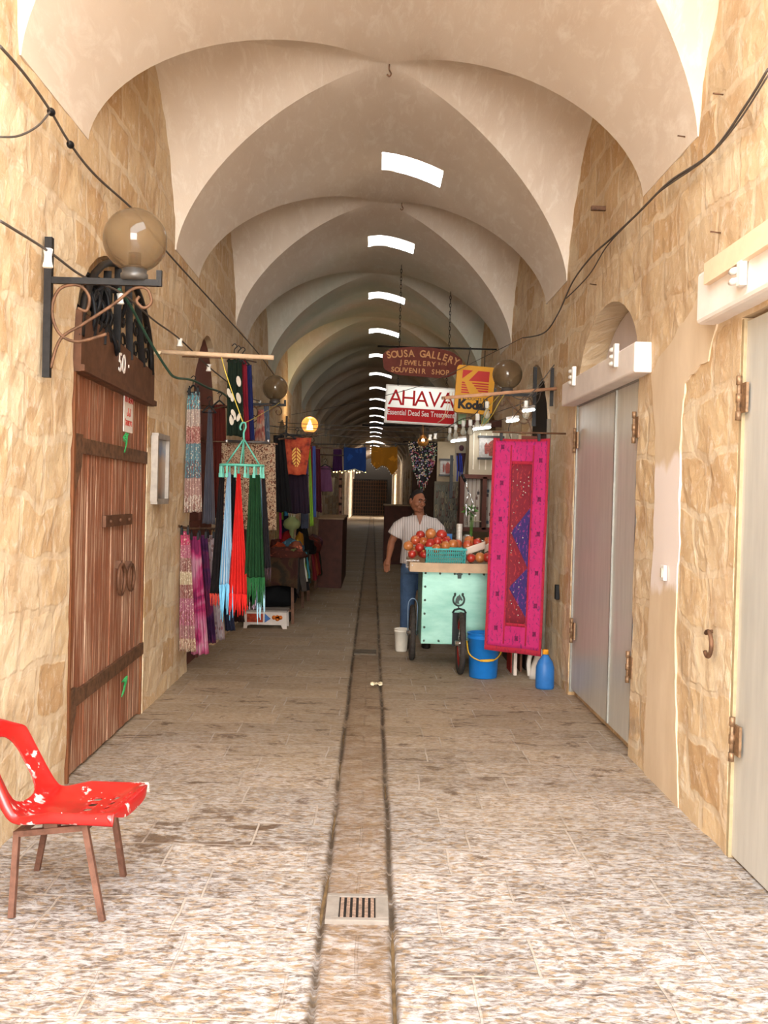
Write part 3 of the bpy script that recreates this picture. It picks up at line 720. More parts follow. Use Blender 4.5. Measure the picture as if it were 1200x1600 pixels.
# ------------------------------------------------------------------ cables
def cable(name, pts, r, mat, label, cat='cable', n=8):
    mb = MB(); mb.tube(bez(pts, n), r, 6); return tag(mb.build(name, mat), label, cat)
def wallpts(lst, x): return [atx(a, b, x) for a, b in lst]
cable('wall_cable', wallpts([(0, 72), (40, 118), (78, 172), (110, 225), (150, 275), (215, 335), (262, 395), (330, 470), (400, 548), (430, 588)], XL + 0.05), 0.007, M_cable, 'thick grey cable sloping along the left wall from the top corner')
cable('branch_cable', wallpts([(0, 214), (30, 212), (60, 196), (80, 172)], XL + 0.05), 0.005, M_cable, 'thin cable looping off the thick one at the upper left edge')
for (px, py, lb) in ((110, 226, 'lower black taped joint in the thick cable on the left wall'), (80, 175, 'upper black taped joint where the thin cable branches on the left wall')):
    mb = MB(); mb.ball(atx(px, py, XL + 0.05), 0.024, 12, sc=(0.8, 1.2, 0.8)); tag(mb.build('cable_joint', M_black), lb, 'cable joint')
fest = wallpts([(0, 345), (75, 392), (130, 432), (190, 458), (240, 500), (281, 530), (325, 572), (362, 602), (387, 620), (406, 627)], XL + 0.13)
cable('festoon_cable', fest, 0.006, M_cable, 'grey lamp string with white sockets running along the left wall')
def socket(c, label, h=0.075, grp='white sockets on the left lamp string'):
    mb = MB(); mb.lathe(c + Vector((0, 0, -h * 0.75)), [(0.02, 0), (0.024, 0.004), (0.018, h * 0.35), (0.0165, h * 0.6), (0.022, h * 0.98), (0.018, h)], 14)
    return tag(mb.build('lamp_socket', M_porc), label, 'socket', grp)
for (px, py, lb, h) in ((75, 396, 'white porcelain lamp socket hung on the first bracket\'s black back bar', 0.085), (188, 463, 'white porcelain lamp socket hanging under the big globe\'s bracket', 0.06),
                     (281, 532, 'white porcelain lamp socket just above the pale pole', 0.06), (326, 572, 'white porcelain lamp socket in front of the arched red-brown shutter', 0.062),
                     (362, 602, 'white porcelain lamp socket in front of the green leaf-print cloth', 0.062), (387, 619, 'white porcelain lamp socket in front of the red scarf', 0.062), (406, 628, 'white porcelain lamp socket left of the second globe lamp', 0.062)):
    c = atx(px, py, XL + 0.13); socket(c, lb, h)
cable('hose', wallpts([(186, 452), (205, 480), (235, 535), (262, 578), (275, 590), (300, 594), (325, 606), (350, 616), (372, 640)], XL + 0.10), 0.010, M_green, 'green hose drooping from the fanlight past the pale pole to the clothes', 'hose')
cable('wall_cable', wallpts([(1200, 108), (1165, 165), (1110, 240), (1045, 285), (1000, 330), (960, 368), (925, 400), (895, 440), (872, 490), (850, 520), (818, 528)], XR - 0.05), 0.007, M_cable, 'grey cable sloping along the right wall from the top corner')
cable('wall_cable', wallpts([(1200, 118), (1150, 195), (1100, 250), (1030, 300), (985, 345), (948, 385), (920, 430), (885, 466)], XR - 0.05), 0.005, M_cable, 'thin wire twisted round the cable on the right wall')
# ------------------------------------------------------------------ red plastic chair at the lower left
def red_chair():
    a = atz(160, 1440); b = atz(18, 1435); c = atz(193, 1370); d = atz(58, 1360)      # the four feet
    root = thing('plastic_chair', 'red plastic bucket chair splashed with white paint on rusty legs beside the left wall', 'chair', ((a + b + c + d) / 4))
    # local frame: F = towards the seat's front (to the right), L = across the seat
    F = ((a + c) / 2 - (b + d) / 2); W = F.length; F.normalize(); Lx = ((c + d) / 2 - (a + b) / 2); Lx = (Lx - F * Lx.dot(F)).normalized()
    O = (a + b + c + d) / 4; Z = Vector((0, 0, 1))
    P = lambda f, l, z: O + F * f + Lx * l + Z * z
    t = NT('red_shell_plastic'); sp = t.noise(t.obj, 16, 3, 0.6); bl = t.noise(t.map(t.obj, loc=(4.3, 0, 1)), 4.2, 4, 0.6)
    k = t.math('MULTIPLY', t.ramp(bl, [(0.56, 0), (0.6, 1)]), t.ramp(sp, [(0.52, 0), (0.55, 1)]))
    fl = t.ramp(t.noise(t.obj, 38, 2), [(0.72, 0), (0.74, 1)])
    dirt = t.ramp(t.noise(t.obj, 6, 4), [(0.52, 0), (0.68, 0.5)])
    col = t.mix(dirt, hexc(176, 16, 16), hexc(120, 34, 26)); col = t.mix(t.math('MAXIMUM', k, fl), col, hexc(240, 232, 226))
    t.b.inputs['Coat Weight'].default_value = 0.3
    M_red = t.done(col, 0.35)
    # shell: u along the profile from the front lip over the seat and up the back, v across
    prof = [(0.256, 0.352), (0.25, 0.385), (0.238, 0.396), (0.20, 0.376), (0.14, 0.352), (0.05, 0.342), (-0.05, 0.340), (-0.13, 0.350), (-0.185, 0.385), (-0.22, 0.44), (-0.257, 0.51), (-0.295, 0.585), (-0.325, 0.640), (-0.345, 0.665)]
    pp = bez([(x, 0, z) for x, z in prof], 6); n = len(pp) - 1
    ctr = []
    def width(i):
        u = i / n; return 0.215 if u < 0.45 else 0.215 - 0.045 * ((u - 0.45) / 0.55) ** 1.3
    NV = 38; bm = bmesh.new(); rows = []; n_ = 84
    def prof_at(u):
        k = min(u * n, n - 1e-6); i = int(k); return pp[i].lerp(pp[i + 1], k - i)
    def pos(u, v, skirt=0):
        q = prof_at(u); a_ = abs(v) ** 3.2; t_ = max(0, min(1, (u - 0.42) / 0.2)); wv = width(u * n)
        seat = max(0.0, 0.398 - q.z) * a_ * (1 - t_); back = 0.05 * a_ * t_ * (1 - max(0, (u - 0.9) / 0.1) * 0.7)
        fx = q.x - 0.035 * abs(v) ** 5 * max(0, 1 - u / 0.12); drop = 0.045 * skirt * min(1, 0.25 + u / 0.12)
        top = 0.05 * abs(v) ** 4 * max(0, (u - 0.88) / 0.12)
        return P(fx + back - drop * t_ * 0.8, v * (wv + 0.010 * skirt), q.z + seat - drop * (1 - t_ * 0.7) - top)
    for i in range(n_ + 1):
        u = i / n_; row = []
        for j in range(NV + 1):
            skirt = 1 if j in (0, NV) else 0
            v = (-1.0 if j == 0 else 1.0) if skirt else -1 + 2 * (j - 1) / (NV - 2)
            row.append([bm.verts.new(pos(u, v, skirt)), u, v])
        rows.append(row)
    hs = lambda u, v: ((abs(v) / 0.56) ** 3 + (abs(u - 0.735) / 0.135) ** 3) ** (1 / 3)
    moved = set()
    for i in range(n_):
        for j in range(NV):
            c4 = (rows[i][j], rows[i][j + 1], rows[i + 1][j + 1], rows[i + 1][j]); uc = (i + 0.5) / n_; vc = sum(q[2] for q in c4) / 4
            if hs(uc, vc) < 1:
                for q in c4: moved.add((q[0], q[1], q[2]))
                continue
            if 0.15 < uc < 0.43 and abs(vc) < 0.55 and i % 6 in (0, 1) and j % 5 not in (0, 1): continue
            bm.faces.new([q[0] for q in c4])
    for vt, u, v in moved:
        if vt.link_faces:
            s_ = hs(u, v); vt.co = pos(0.735 + (u - 0.735) / s_, v / s_)
    for vt in [q for q in bm.verts if not q.link_faces]: bm.verts.remove(vt)
    for f in bm.faces: f.smooth = True
    bmesh.ops.recalc_face_normals(bm, faces=bm.faces)
    me = bpy.data.meshes.new('shell'); bm.to_mesh(me); bm.free(); me.materials.append(M_red)
    o = bpy.data.objects.new('shell', me); C.objects.link(o); o.parent = root; o.matrix_parent_inverse = Matrix.Translation(-root.location)
    m = o.modifiers.new('s', 'SOLIDIFY'); m.thickness = 0.008; m.offset = 0
    m = o.modifiers.new('d', 'SUBSURF'); m.levels = 1; m.render_levels = 1
    mb = MB()
    for l in (-0.13, 0.13):
        mb = MB(); mb.box(P(-0.02, l, 0.315), (0.05, 0.05, 0.04)); mb.build('mount', plain('rust_brown_steel', (118, 84, 70), 0.6, 0.3, 0.25, 18, 0.2), root)
    M_leg = plain('rust_brown_steel', (118, 84, 70), 0.6, 0.3, 0.25, 18, 0.2)
    for foot, f, l in ((a, 0.115, -0.15), (b, -0.15, -0.15), (c, 0.115, 0.15), (d, -0.15, 0.15)):
        top = P(f, l, 0.325 if f > 0 else 0.285); mb = MB(); mb.bar(top, foot + Vector((0, 0, 0.002)), 0.022, 0.022, up=(F.x, F.y, 0)); mb.build('leg', M_leg, root)
    mb = MB()
    for l in (-0.15, 0.15): mb.bar(P(0.125, l, 0.325), P(-0.16, l, 0.285), 0.022, 0.022)
    mb.bar(P(-0.15, -0.15, 0.285), P(-0.15, 0.15, 0.285), 0.022, 0.022); mb.bar(P(0.11, -0.15, 0.32), P(0.11, 0.15, 0.32), 0.022, 0.022)
    mb.build('seat_frame', M_leg, root)
red_chair()

# ------------------------------------------------------------------ drain grate in the middle of the pavement
a = atz(507, 1442, 0.004); b = atz(606, 1402, 0.004); g = thing('drain_grate', 'rectangular concrete-framed drain grate set in the middle of the paving', 'grate', ((a + b) / 2))
mb = MB(); x0, x1, y0, y1 = a.x, b.x, a.y, b.y; zz_ = 0.002
M_conc = plain('grey_cement', (140, 132, 124), 0.85, 0, 0.1, 20, 0.3)
for (c, s_) in ((((x0 + x1) / 2, y0 + 0.014, zz_), (x1 - x0, 0.028, 0.03)), (((x0 + x1) / 2, y1 - 0.014, zz_), (x1 - x0, 0.028, 0.03)), ((x0 + 0.025, (y0 + y1) / 2, zz_), (0.05, y1 - y0 - 0.054, 0.0295)), ((x1 - 0.025, (y0 + y1) / 2, zz_), (0.05, y1 - y0 - 0.054, 0.0295))): mb.box(c, s_)
mb.build('frame', M_conc, g, bevel=0.003)
for k in range(6):
    x = x0 + 0.062 + (x1 - x0 - 0.124) * k / 5; mb = MB(); mb.box((x, (y0 + y1) / 2, zz_), (0.013, y1 - y0 - 0.05, 0.02)); mb.build('bar', plain('rusty_grate', (150, 126, 110), 0.8, 0.1, 0.3, 60), g)
mb = MB(); mb.box(((x0 + x1) / 2, (y0 + y1) / 2, 0.008), (x1 - x0 - 0.08, y1 - y0 - 0.04, 0.006)); mb.build('opening', plain('drain_dark', (34, 30, 28), 0.9), g)
a = atz(553, 1023, 0.004); b = atz(588, 1016, 0.004); mb = MB(); mb.box(((a.x + b.x) / 2, (a.y + b.y) / 2, 0.006), (b.x - a.x, 0.28, 0.016)); tag(mb.build('drain_grate', plain('dull_iron_cover', (110, 98, 84), 0.7, 0.3, 0.2)), 'small iron drain cover in the paving beyond the first grate', 'grate')
c = atz(588, 1072, 0.01); mb = MB(); rr = random.Random(2)
mb.sheet(lambda u, v: c + Vector(((u - .5) * 0.1, (v - .5) * 0.1, 0.02 + 0.03 * noise.noise(Vector((u * 3, v * 3, 4))))), 8, 8, 0.002, n=(0, 0, 1))
tag(mb.build('crumpled_paper', plain('pale_litter', (240, 226, 190), 0.7)), 'crumpled cream scrap of paper lying on the drain joint', 'litter')

# ------------------------------------------------------------------ cloth tools
def cloth_mat(name, kind, cols, scale=1.0):
    if name in _cache: return _cache[name]
    t = NT(name); uv = t.uv; cs = [tuple(q * 0.62 for q in hexc(*c)[:3]) + (1,) for c in cols]; weave = t.noise(t.map(t.obj, (1, 1, 1)), 90, 2)
    if kind == 'plain': col = t.ramp(t.noise(t.obj, 9, 4), [(0.3, tuple(v * 0.8 for v in cs[0][:3]) + (1,)), (0.7, cs[0])])
    elif kind == 'stripes':
        x = t.sep(uv)[0]; col = t.ramp(t.math('FRACT', t.math('MULTIPLY', x, scale)), [(i / len(cs), c) for i, c in enumerate(cs)], 'CONSTANT')
    elif kind == 'blobs': col = t.ramp(t.noise(t.obj, 10 * scale, 3, 0.5, 0.8), [(0.38 + 0.24 * i / max(1, len(cs) - 1), c) for i, c in enumerate(cs)], 'CONSTANT' if len(cs) < 3 else 'LINEAR')
    elif kind == 'dots':
        d = t.voro(t.obj, 22 * scale); k = t.ramp(d, [(0.0, 1), (0.32, 1), (0.38, 0)]); cc = t.ramp(t.voro(t.obj, 22 * scale, out='Color'), [(i / max(1, len(cs) - 1), c) for i, c in enumerate(cs[1:])] or [(0, cs[-1])], 'CONSTANT')
        col = t.mix(k, cs[0], cc)
    elif kind == 'tiers':                              # flounced tiers, each of its own print
        v = t.sep(uv)[1]; n = scale; row = t.ramp(v, [(i / len(cs), c) for i, c in enumerate(cs)], 'CONSTANT')
        pr = t.wave(t.obj, 14, 9, 3, 'X', 2.0); dk = t.voro(t.obj, 46)
        m = t.math('MULTIPLY', t.ramp(t.math('FRACT', t.math('MULTIPLY', v, len(cs) / 2)), [(0, 1), (0.5, 0.35)], 'CONSTANT'), t.ramp(pr, [(0.55, 0), (0.7, 0.75)]))
        col = t.mix(m, row, hexc(120, 66, 58)); col = t.mix(t.ramp(dk, [(0.25, 0.5), (0.32, 0)]), col, hexc(240, 222, 196))
    t.b.inputs['Specular IOR Level'].default_value = 0.2
    t.bump(weave, 0.12, 0.003)
    _cache[name] = t.done(col, 0.85); return _cache[name]
def hang(name, label, cat, tl, tr, bl, br, mat, folds=4, amp=0.015, thick=0.008, fringe=0.0, group=None, seed=0, nrm=(0, 1, 0), shape=None, nu=28, nv=22, parent=None, loc=None):
    """a hanging cloth between four corners, gathered in folds; fringe = length of separate strands at its hem"""
    tl, tr, bl, br = (Vector(p) for p in (tl, tr, bl, br)); nn = Vector(nrm); sd = seed * 3.7 + 1
    def f(u, v):
        if shape: u2 = shape(u, v)
        else: u2 = u
        p = tl.lerp(tr, u2).lerp(bl.lerp(br, u2), v)
        a = amp * (0.35 + 0.65 * v) * math.sin(2 * PI * folds * u + sd + 0.6 * math.sin(v * 2 + sd))
        p = p + nn * (a + 0.012 * noise.noise(Vector((u * 3, v * 4, sd)))) + (bl - tl).normalized() * (0.015 * v * noise.noise(Vector((u * 4, 0, sd))))
        return p
    mb = MB(); mb.sheet(f, nu, nv, thick, n=nn); o = mb.build(name, mat)
    if parent: o.parent = parent; o.matrix_parent_inverse = Matrix.Translation(-parent.location)
    elif label: tag(o, label, cat, group)
    return o, f
def strands(f, parent, mat, n, L, seed=1, r=0.005, dn=(0, 0, -1)):
    mb = MB(); rr = random.Random(seed)
    for i in range(n):
        u = (i + 0.5) / n; p = Vector(f(u, 0.985)); l = L * rr.uniform(0.55, 1.0); q = Vector((rr.uniform(-.012, .012), rr.uniform(-.01, .01), 0))
        mb.tube([p, p + q * 0.5 + Vector((0, 0, -l * 0.5)), p + q + Vector((0, 0, -l))], [r, r, r * 0.5], 5)
    o = mb.build('fringe', mat, parent if parent.type == 'EMPTY' else None)
    if parent.type != 'EMPTY': o.parent = parent
    return o
def line_quad(x0, x1, y0, y1, d): return at(x0, y0, d), at(x1, y0, d), at(x0, y1, d), at(x1, y1, d)

# ------------------------------------------------------------------ left stall: pole, hangers and clothes
p0 = atx(232, 548, XL + 0.05); p0 = at(234, 549, 7.38); p1 = at(428, 559, 7.38)
pole = thing('display_pole', 'pale wooden pole jutting from the left wall by the top of the number 50 door', 'pole', p0)
mb = MB(); mb.tube([p0, p1], 0.017, 10); mb.build('pole', M_pole, pole)
mb = MB(); mb.tube(bez([at(428, 557, 7.39) - Vector((0.9, 0, -0.015)), at(250, 551, 7.36), at(236, 554, 7.36), at(233, 570, 7.36), at(229, 590, 7.36), at(226, 650, 7.36)], 6), 0.011, 8); mb.build('pipe', plain('cream_pipe', (226, 206, 170), 0.5), pole)
hx = at(378, 727, 7.4); hc = thing('ring_hanger', 'turquoise plastic ring hanger with pegs, slung by yellow string from the pale pole', 'hanger', hx)
M_turq = plain('turquoise_plastic', (88, 166, 146), 0.4, vary=0.05)
mb = MB(); R = 0.155
mb.tube([hx + Vector((R * math.cos(q), 0.09 * math.sin(q), 0)) for q in [2 * PI * k / 28 for k in range(28)]], 0.009, 8, closed=True)
mb.tube([hx + Vector((-R, 0, 0)), hx + Vector((R, 0, 0))], 0.006, 6); mb.tube([hx + Vector((0, -0.09, 0)), hx + Vector((0, 0.09, 0))], 0.006, 6); mb.build('ring', M_turq, hc)
top = at(381, 686, 7.4); mb = MB()
for dx, dy in ((-0.12, 0.02), (0.13, 0.0), (0, 0.085), (0, -0.085)): mb.tube([top, hx + Vector((dx, dy, 0))], 0.006, 6)
mb.build('arm', M_turq, hc)
mb = MB(); hk = bez([top, at(381, 676, 7.4), at(384, 668, 7.4), at(383, 661, 7.4), at(378, 661, 7.4), at(375, 668, 7.4), at(377, 672, 7.4)], 5); mb.tube(hk, 0.007, 8); mb.build('hook', M_turq, hc)
for k in range(14):
    q = 2 * PI * k / 14; c = hx + Vector((R * math.cos(q), 0.09 * math.sin(q), -0.04)); mb = MB()
    mb.box(c, (0.012, 0.01, 0.075)); mb.box(c + Vector((0, 0, -0.035)), (0.02, 0.012, 0.03)); mb.build('peg', M_turq, hc)
cable('string', [at(345, 553, 7.38), at(352, 580, 7.39), at(366, 622, 7.4), at(380, 661, 7.4)], 0.0035, plain('yellow_string', (214, 190, 80), 0.6), 'yellow string tied round the pale pole and down to the turquoise hanger', 'string')
cable('string', [at(381, 661, 7.4), at(400, 652, 8.6), at(430, 634, 11), at(437, 629, 12.2)], 0.003, plain('yellow_string', (214, 190, 80), 0.6), 'yellow string running from the turquoise hanger back to the second globe lamp', 'string')
grp = 'scarves pegged to the turquoise ring hanger'
def scarf(label, xt, xb, yt, yb, d, mat, frL, fmat, n, seed, tw=None, group=grp):
    root = thing('fringed_scarf', label, 'scarf', at((xt[0] + xt[1]) / 2, yt, d), group)
    o, f = hang('cloth', None, None, at(xt[0], yt, d), at(xt[1], yt, d), at(xb[0], yb, d), at(xb[1], yb, d), mat, 3, 0.018, seed=seed, parent=root)
    strands(f, root, fmat, n, frL, seed); return root
scarf('sky-blue and white striped fringed scarf on the turquoise ring hanger', (355, 360), (343, 364), 738, 915, 7.36, cloth_mat('blue_white_stripe', 'stripes', [(120, 186, 222), (226, 236, 240), (90, 160, 206), (200, 222, 236)], 4), 0.28, plain('sky_fringe', (120, 190, 224), 0.8), 16, 1)
scarf('bright red fringed scarf on the turquoise ring hanger', (370, 375), (356, 387), 740, 930, 7.34, cloth_mat('scarlet_cloth', 'plain', [(236, 40, 34)]), 0.16, plain('scarlet_fringe', (214, 36, 30), 0.8), 22, 2)
scarf('dark green fringed scarf, widest on the turquoise ring hanger', (390, 406), (382, 414), 742, 905, 7.34, cloth_mat('bottle_green_cloth', 'plain', [(24, 66, 34)]), 0.22, plain('green_fringe', (30, 84, 44), 0.8), 26, 3)
scarf('pale lilac fringed scarf showing below the dark green one', (392, 400), (384, 402), 745, 905, 7.42, cloth_mat('lilac_cloth', 'plain', [(196, 170, 206)]), 0.24, plain('lilac_fringe', (206, 182, 214), 0.8), 9, 4)
scarf('blue-white fringed scarf behind the green one, hanging lowest', (402, 408), (400, 414), 745, 925, 7.46, cloth_mat('pale_blue_cloth', 'plain', [(140, 196, 222)]), 0.25, plain('pale_blue_fringe', (170, 214, 234), 0.8), 8, 5)
scarf('black scarf with red ends left of the sky-blue striped one', (343, 351), (328, 345), 742, 930, 7.44, cloth_mat('black_red_cloth', 'blobs', [(34, 26, 26), (170, 40, 34)], 0.25), 0.10, plain('dark_red_fringe', (190, 60, 46), 0.8), 10, 6)
scarf('black fringed scarf between the striped and red ones', (361, 368), (360, 372), 742, 900, 7.46, cloth_mat('black_cloth', 'plain', [(26, 24, 26)]), 0.12, plain('black_fringe', (26, 24, 26), 0.8), 8, 7)
scarf('charcoal fringed scarf at the right edge of the turquoise ring hanger', (409, 414), (412, 424), 742, 890, 7.44, cloth_mat('charcoal_cloth', 'blobs', [(46, 40, 44), (72, 44, 48)], 0.3), 0.14, plain('charcoal_fringe', (60, 44, 48), 0.8), 9, 8)
# clothes along the wall
def hanger(c, w_, mat=None, hook=0.09, yaw=0.0, label=None, group=None):
    mb = MB(); c = Vector(c); d = Vector((math.cos(yaw), math.sin(yaw), 0))
    mb.tube(bez([c - d * w_ / 2 + Vector((0, 0, -0.05)), c - d * w_ * 0.2 + Vector((0, 0, -0.01)), c + Vector((0, 0, 0.01)), c + d * w_ * 0.2 + Vector((0, 0, -0.01)), c + d * w_ / 2 + Vector((0, 0, -0.05))], 5), 0.008, 6)
    mb.tube([c - d * w_ / 2 + Vector((0, 0, -0.05)), c + d * w_ / 2 + Vector((0, 0, -0.05))], 0.005, 6)
    mb.tube(bez([c + Vector((0, 0, 0.01)), c + Vector((0, 0, hook * 0.5)), c + d * 0.02 + Vector((0, 0, hook * 0.8)), c + Vector((0, 0, hook)), c - d * 0.022 + Vector((0, 0, hook * 0.8))], 5), 0.004, 6)
    o = mb.build('clothes_hanger', mat or M_black); tag(o, label, 'hanger', group); return o
def sk(label, name, cat, xt, xb, yt, yb, d, mat, folds=3, amp=0.02, seed=0, group='clothes hung along the left wall', peg=True, **k):
    root = thing(name, label, cat, at(sum(xt) / 2, yt, d), group)
    hang('cloth', None, None, at(xt[0], yt, d), at(xt[1], yt, d), at(xb[0], yb, d), at(xb[1], yb, d), mat, folds, amp, seed=seed, parent=root, **k)
    if peg:
        for x in (xt[0] + 0.15 * (xt[1] - xt[0]), xt[1] - 0.15 * (xt[1] - xt[0])):
            mb = MB(); c = at(x, yt, d - 0.01); mb.box(c, (0.02, 0.03, 0.06)); mb.tube([c + Vector((0, 0, 0.02)), c + Vector((0, 0, 0.05))], 0.006, 6); mb.build('clip', M_black, root)
    return root
tq = [(120, 186, 196), (214, 196, 184), (206, 150, 140), (120, 160, 170), (110, 150, 160), (198, 160, 150), (226, 206, 190)]
sk('turquoise and rust tiered print skirt clipped highest beside the arched shutter', 'tiered_skirt', 'skirt', (293, 312), (288, 316), 612, 800, 8.75, cloth_mat('tiered_turquoise', 'tiers', tq), seed=1)
for x in (300,): hanger(at(302, 604, 8.75), 0.1, label='thin wire hanger holding the turquoise tiered skirt', group='hangers on the left stall')
sk('plain grey gathered trousers hanging right of the turquoise tiered skirt', 'grey_trousers', 'trousers', (325, 330), (315, 336), 640, 818, 8.9, cloth_mat('grey_jersey', 'plain', [(104, 102, 112)]), seed=2, peg=False)
hanger(at(327, 636, 8.9), 0.12, label='black hanger holding the grey trousers', group='hangers on the left stall')
sk('reddish-brown trousers hanging on the dark hanger behind the grey ones', 'brown_trousers', 'trousers', (333, 352), (334, 356), 632, 810, 9.3, cloth_mat('rust_velvet', 'blobs', [(110, 44, 34), (150, 74, 40)], 0.4), seed=3, peg=False)
hanger(at(343, 628, 9.3), 0.14, label='black hanger holding the reddish-brown trousers', group='hangers on the left stall')
pk = [(226, 196, 168), (190, 140, 140), (206, 130, 150), (200, 128, 148), (188, 140, 130), (226, 206, 170), (190, 150, 140), (210, 130, 150), (232, 92, 136)]
sk('pink and cream tiered print skirt, nearest of the low row by the wall', 'tiered_skirt', 'skirt', (282, 296), (279, 306), 830, 1018, 8.62, cloth_mat('tiered_pink', 'tiers', list(reversed(pk))), seed=4)
sk('magenta patchwork skirt second in the low row by the wall', 'patchwork_skirt', 'skirt', (297, 312), (298, 326), 838, 1022, 8.8, cloth_mat('magenta_patch', 'blobs', [(150, 50, 100), (206, 60, 120), (222, 120, 160), (226, 160, 180)], 0.45), seed=5)
sk('deep purple batik skirt third in the low row by the wall', 'purple_skirt', 'skirt', (310, 324), (322, 338), 836, 1005, 9.1, cloth_mat('purple_batik', 'blobs', [(66, 30, 70), (96, 48, 96), (130, 50, 90)], 0.6), seed=6)
sk('grey-pink floral skirt with the palest hem in the low row', 'floral_skirt', 'skirt', (323, 336), (336, 351), 836, 1000, 9.3, cloth_mat('pale_floral', 'dots', [(196, 176, 180), (176, 110, 120), (150, 120, 120), (214, 200, 200)], 1.0), seed=7)
sk('navy skirt with the lowest dark hem behind the striped scarf', 'navy_skirt', 'skirt', (338, 350), (352, 368), 830, 986, 9.8, cloth_mat('navy_cloth', 'plain', [(58, 62, 88)]), seed=8)
sk('dark brown skirt behind the red scarf near the low bench', 'brown_skirt', 'skirt', (352, 366), (366, 382), 830, 972, 10.4, cloth_mat('dark_brown_cloth', 'plain', [(62, 34, 28)]), seed=9)
cable('rail', [at(278, 822, 8.6), at(300, 826, 8.9), at(336, 826, 9.6), at(370, 826, 10.5)], 0.012, M_rustbar, 'low rail along the left wall carrying the row of clipped skirts', 'rail')
# high scarves
M_leaf = cloth_mat('green_leafprint', 'blobs', [(30, 46, 34), (30, 46, 34)], 1)
root = sk('long dark green cloth printed with pale leaves hanging from black hangers', 'printed_cloth', 'cloth', (356, 378), (354, 380), 562, 682, 8.6, M_leaf, 3, 0.015, seed=11, peg=False)
mb = MB(); rr = random.Random(4)
for (px, py, r_) in ((373, 596, .035), (358, 614, .03), (363, 621, .028), (373, 622, .035), (365, 648, .035), (362, 656, .035), (373, 652, .028)):
    c = at(px, py, 8.565); an = rr.uniform(-.3, .3); mb = MB()
    mb.prism([(r_ * .55 * math.sin(q), r_ * 1.3 * math.cos(q)) for q in [2 * PI * k / 12 for k in range(12)]], lambda u, v, w_: c + Vector((u + an * v, w_, v)), -0.006, 0.0)
    mb.build('leaf_print', plain('leaf_white', (206, 196, 180), 0.8), root)
sk('crimson scarf hanging between the green leaf-print cloth and the blue one', 'scarf', 'scarf', (377, 385), (382, 390), 562, 688, 8.75, cloth_mat('crimson_cloth', 'plain', [(150, 32, 52)]), 2, 0.012, seed=12, peg=False)
sk('royal blue scarf hanging highest beside the crimson one', 'scarf', 'scarf', (386, 393), (388, 398), 570, 688, 8.9, cloth_mat('royal_cloth', 'dots', [(44, 52, 110), (44, 52, 110), (200, 196, 210)], 0.35), 2, 0.012, seed=13, peg=False)
for k, (px, py, lb) in enumerate(((363, 548, 'left'), (369, 551, 'middle'), (376, 553, 'right'))):
    hanger(at(px + 3, py + 8, 8.6 + 0.08 * k), 0.12, hook=0.10, label='black clothes hanger, %s of the three hooked over the cable above the leaf-print cloth' % lb, group='hangers on the left stall')
sk('salmon pink tie-dyed cloth hanging under the second globe lamp', 'tie_dye_cloth', 'cloth', (404, 412), (396, 414), 640, 690, 9.6, cloth_mat('salmon_tiedye', 'blobs', [(170, 90, 90), (200, 130, 110), (214, 180, 160)], 1.0), seed=14, peg=False)
sk('pale blue mottled cloth beside the salmon tie-dyed one', 'tie_dye_cloth', 'cloth', (412, 420), (412, 422), 634, 690, 9.9, cloth_mat('pale_tiedye', 'blobs', [(120, 130, 150), (180, 186, 196)], 1.2), seed=15, peg=False)
# brown floral dress on a clip bar behind the ring hanger
root = sk('brown and cream floral cloth on a steel clip bar behind the turquoise hanger', 'floral_cloth', 'cloth', (346, 430), (346, 432), 692, 828, 9.2, cloth_mat('brown_floral', 'blobs', [(92, 54, 40), (214, 186, 154), (120, 66, 48)], 4.5), 5, 0.02, seed=16, peg=False)
mb = MB(); mb.tube([at(352, 689, 9.17), at(422, 692, 9.17)], 0.012, 8); mb.build('clip_bar', plain('dull_steel', (110, 108, 110), 0.35, 0.7), root)
for px in (354, 419):
    mb = MB(); mb.ball(at(px, 689, 9.15), 0.014, 10); mb.build('end_knob', plain('knob_steel', (214, 214, 214), 0.25, 0.7), root)
# dresses further on
hanger(at(446, 678, 10.6), 0.22, label='black hanger at the neck of the long black dress', group='hangers on the left stall')
sk('long black dress hanging left of the orange tie-dyed top', 'black_dress', 'dress', (427, 444), (428, 456), 680, 800, 10.6, cloth_mat('black_dress_cloth', 'plain', [(28, 26, 28)]), 3, 0.02, seed=17, peg=False, group='clothes on the second rail')
def mat_tree():
    t = NT('orange_tiedye'); u = t.sep(t.uv); n1 = t.noise(t.obj, 14, 5, 0.6)
    col = t.ramp(n1, [(0.35, hexc(92, 26, 16)), (0.5, hexc(156, 54, 26)), (0.7, hexc(176, 80, 40))])
    dx = t.math('MULTIPLY', t.math('SUBTRACT', u[0], 0.48), 3.6); dy = t.math('MULTIPLY', t.math('SUBTRACT', u[1], 0.52), 2.6)
    rr_ = t.math('ADD', t.math('MULTIPLY', dx, dx), t.math('MULTIPLY', dy, dy))
    ribs = t.math('SINE', t.math('MULTIPLY', t.math('ADD', dy, t.math('MULTIPLY', t.math('ABSOLUTE', dx), -0.5)), 26.0))
    k = t.math('MULTIPLY', t.ramp(rr_, [(0.42, 1), (0.5, 0)]), t.ramp(t.math('ADD', t.math('MULTIPLY', ribs, 0.5), 0.5), [(0.25, 0), (0.4, 1)]))
    k = t.math('MULTIPLY', k, t.ramp(t.math('ABSOLUTE', dx), [(0.05, 0), (0.1, 1)]))
    return t.done(t.mix(k, col, hexc(222, 176, 84)), 0.85)
sk('orange tie-dyed blouse with a yellow leaf tree motif', 'tie_dye_blouse', 'blouse', (441, 487), (449, 478), 684, 742, 10.9, mat_tree(), 2, 0.012, seed=18, peg=False, group='clothes on the second rail')
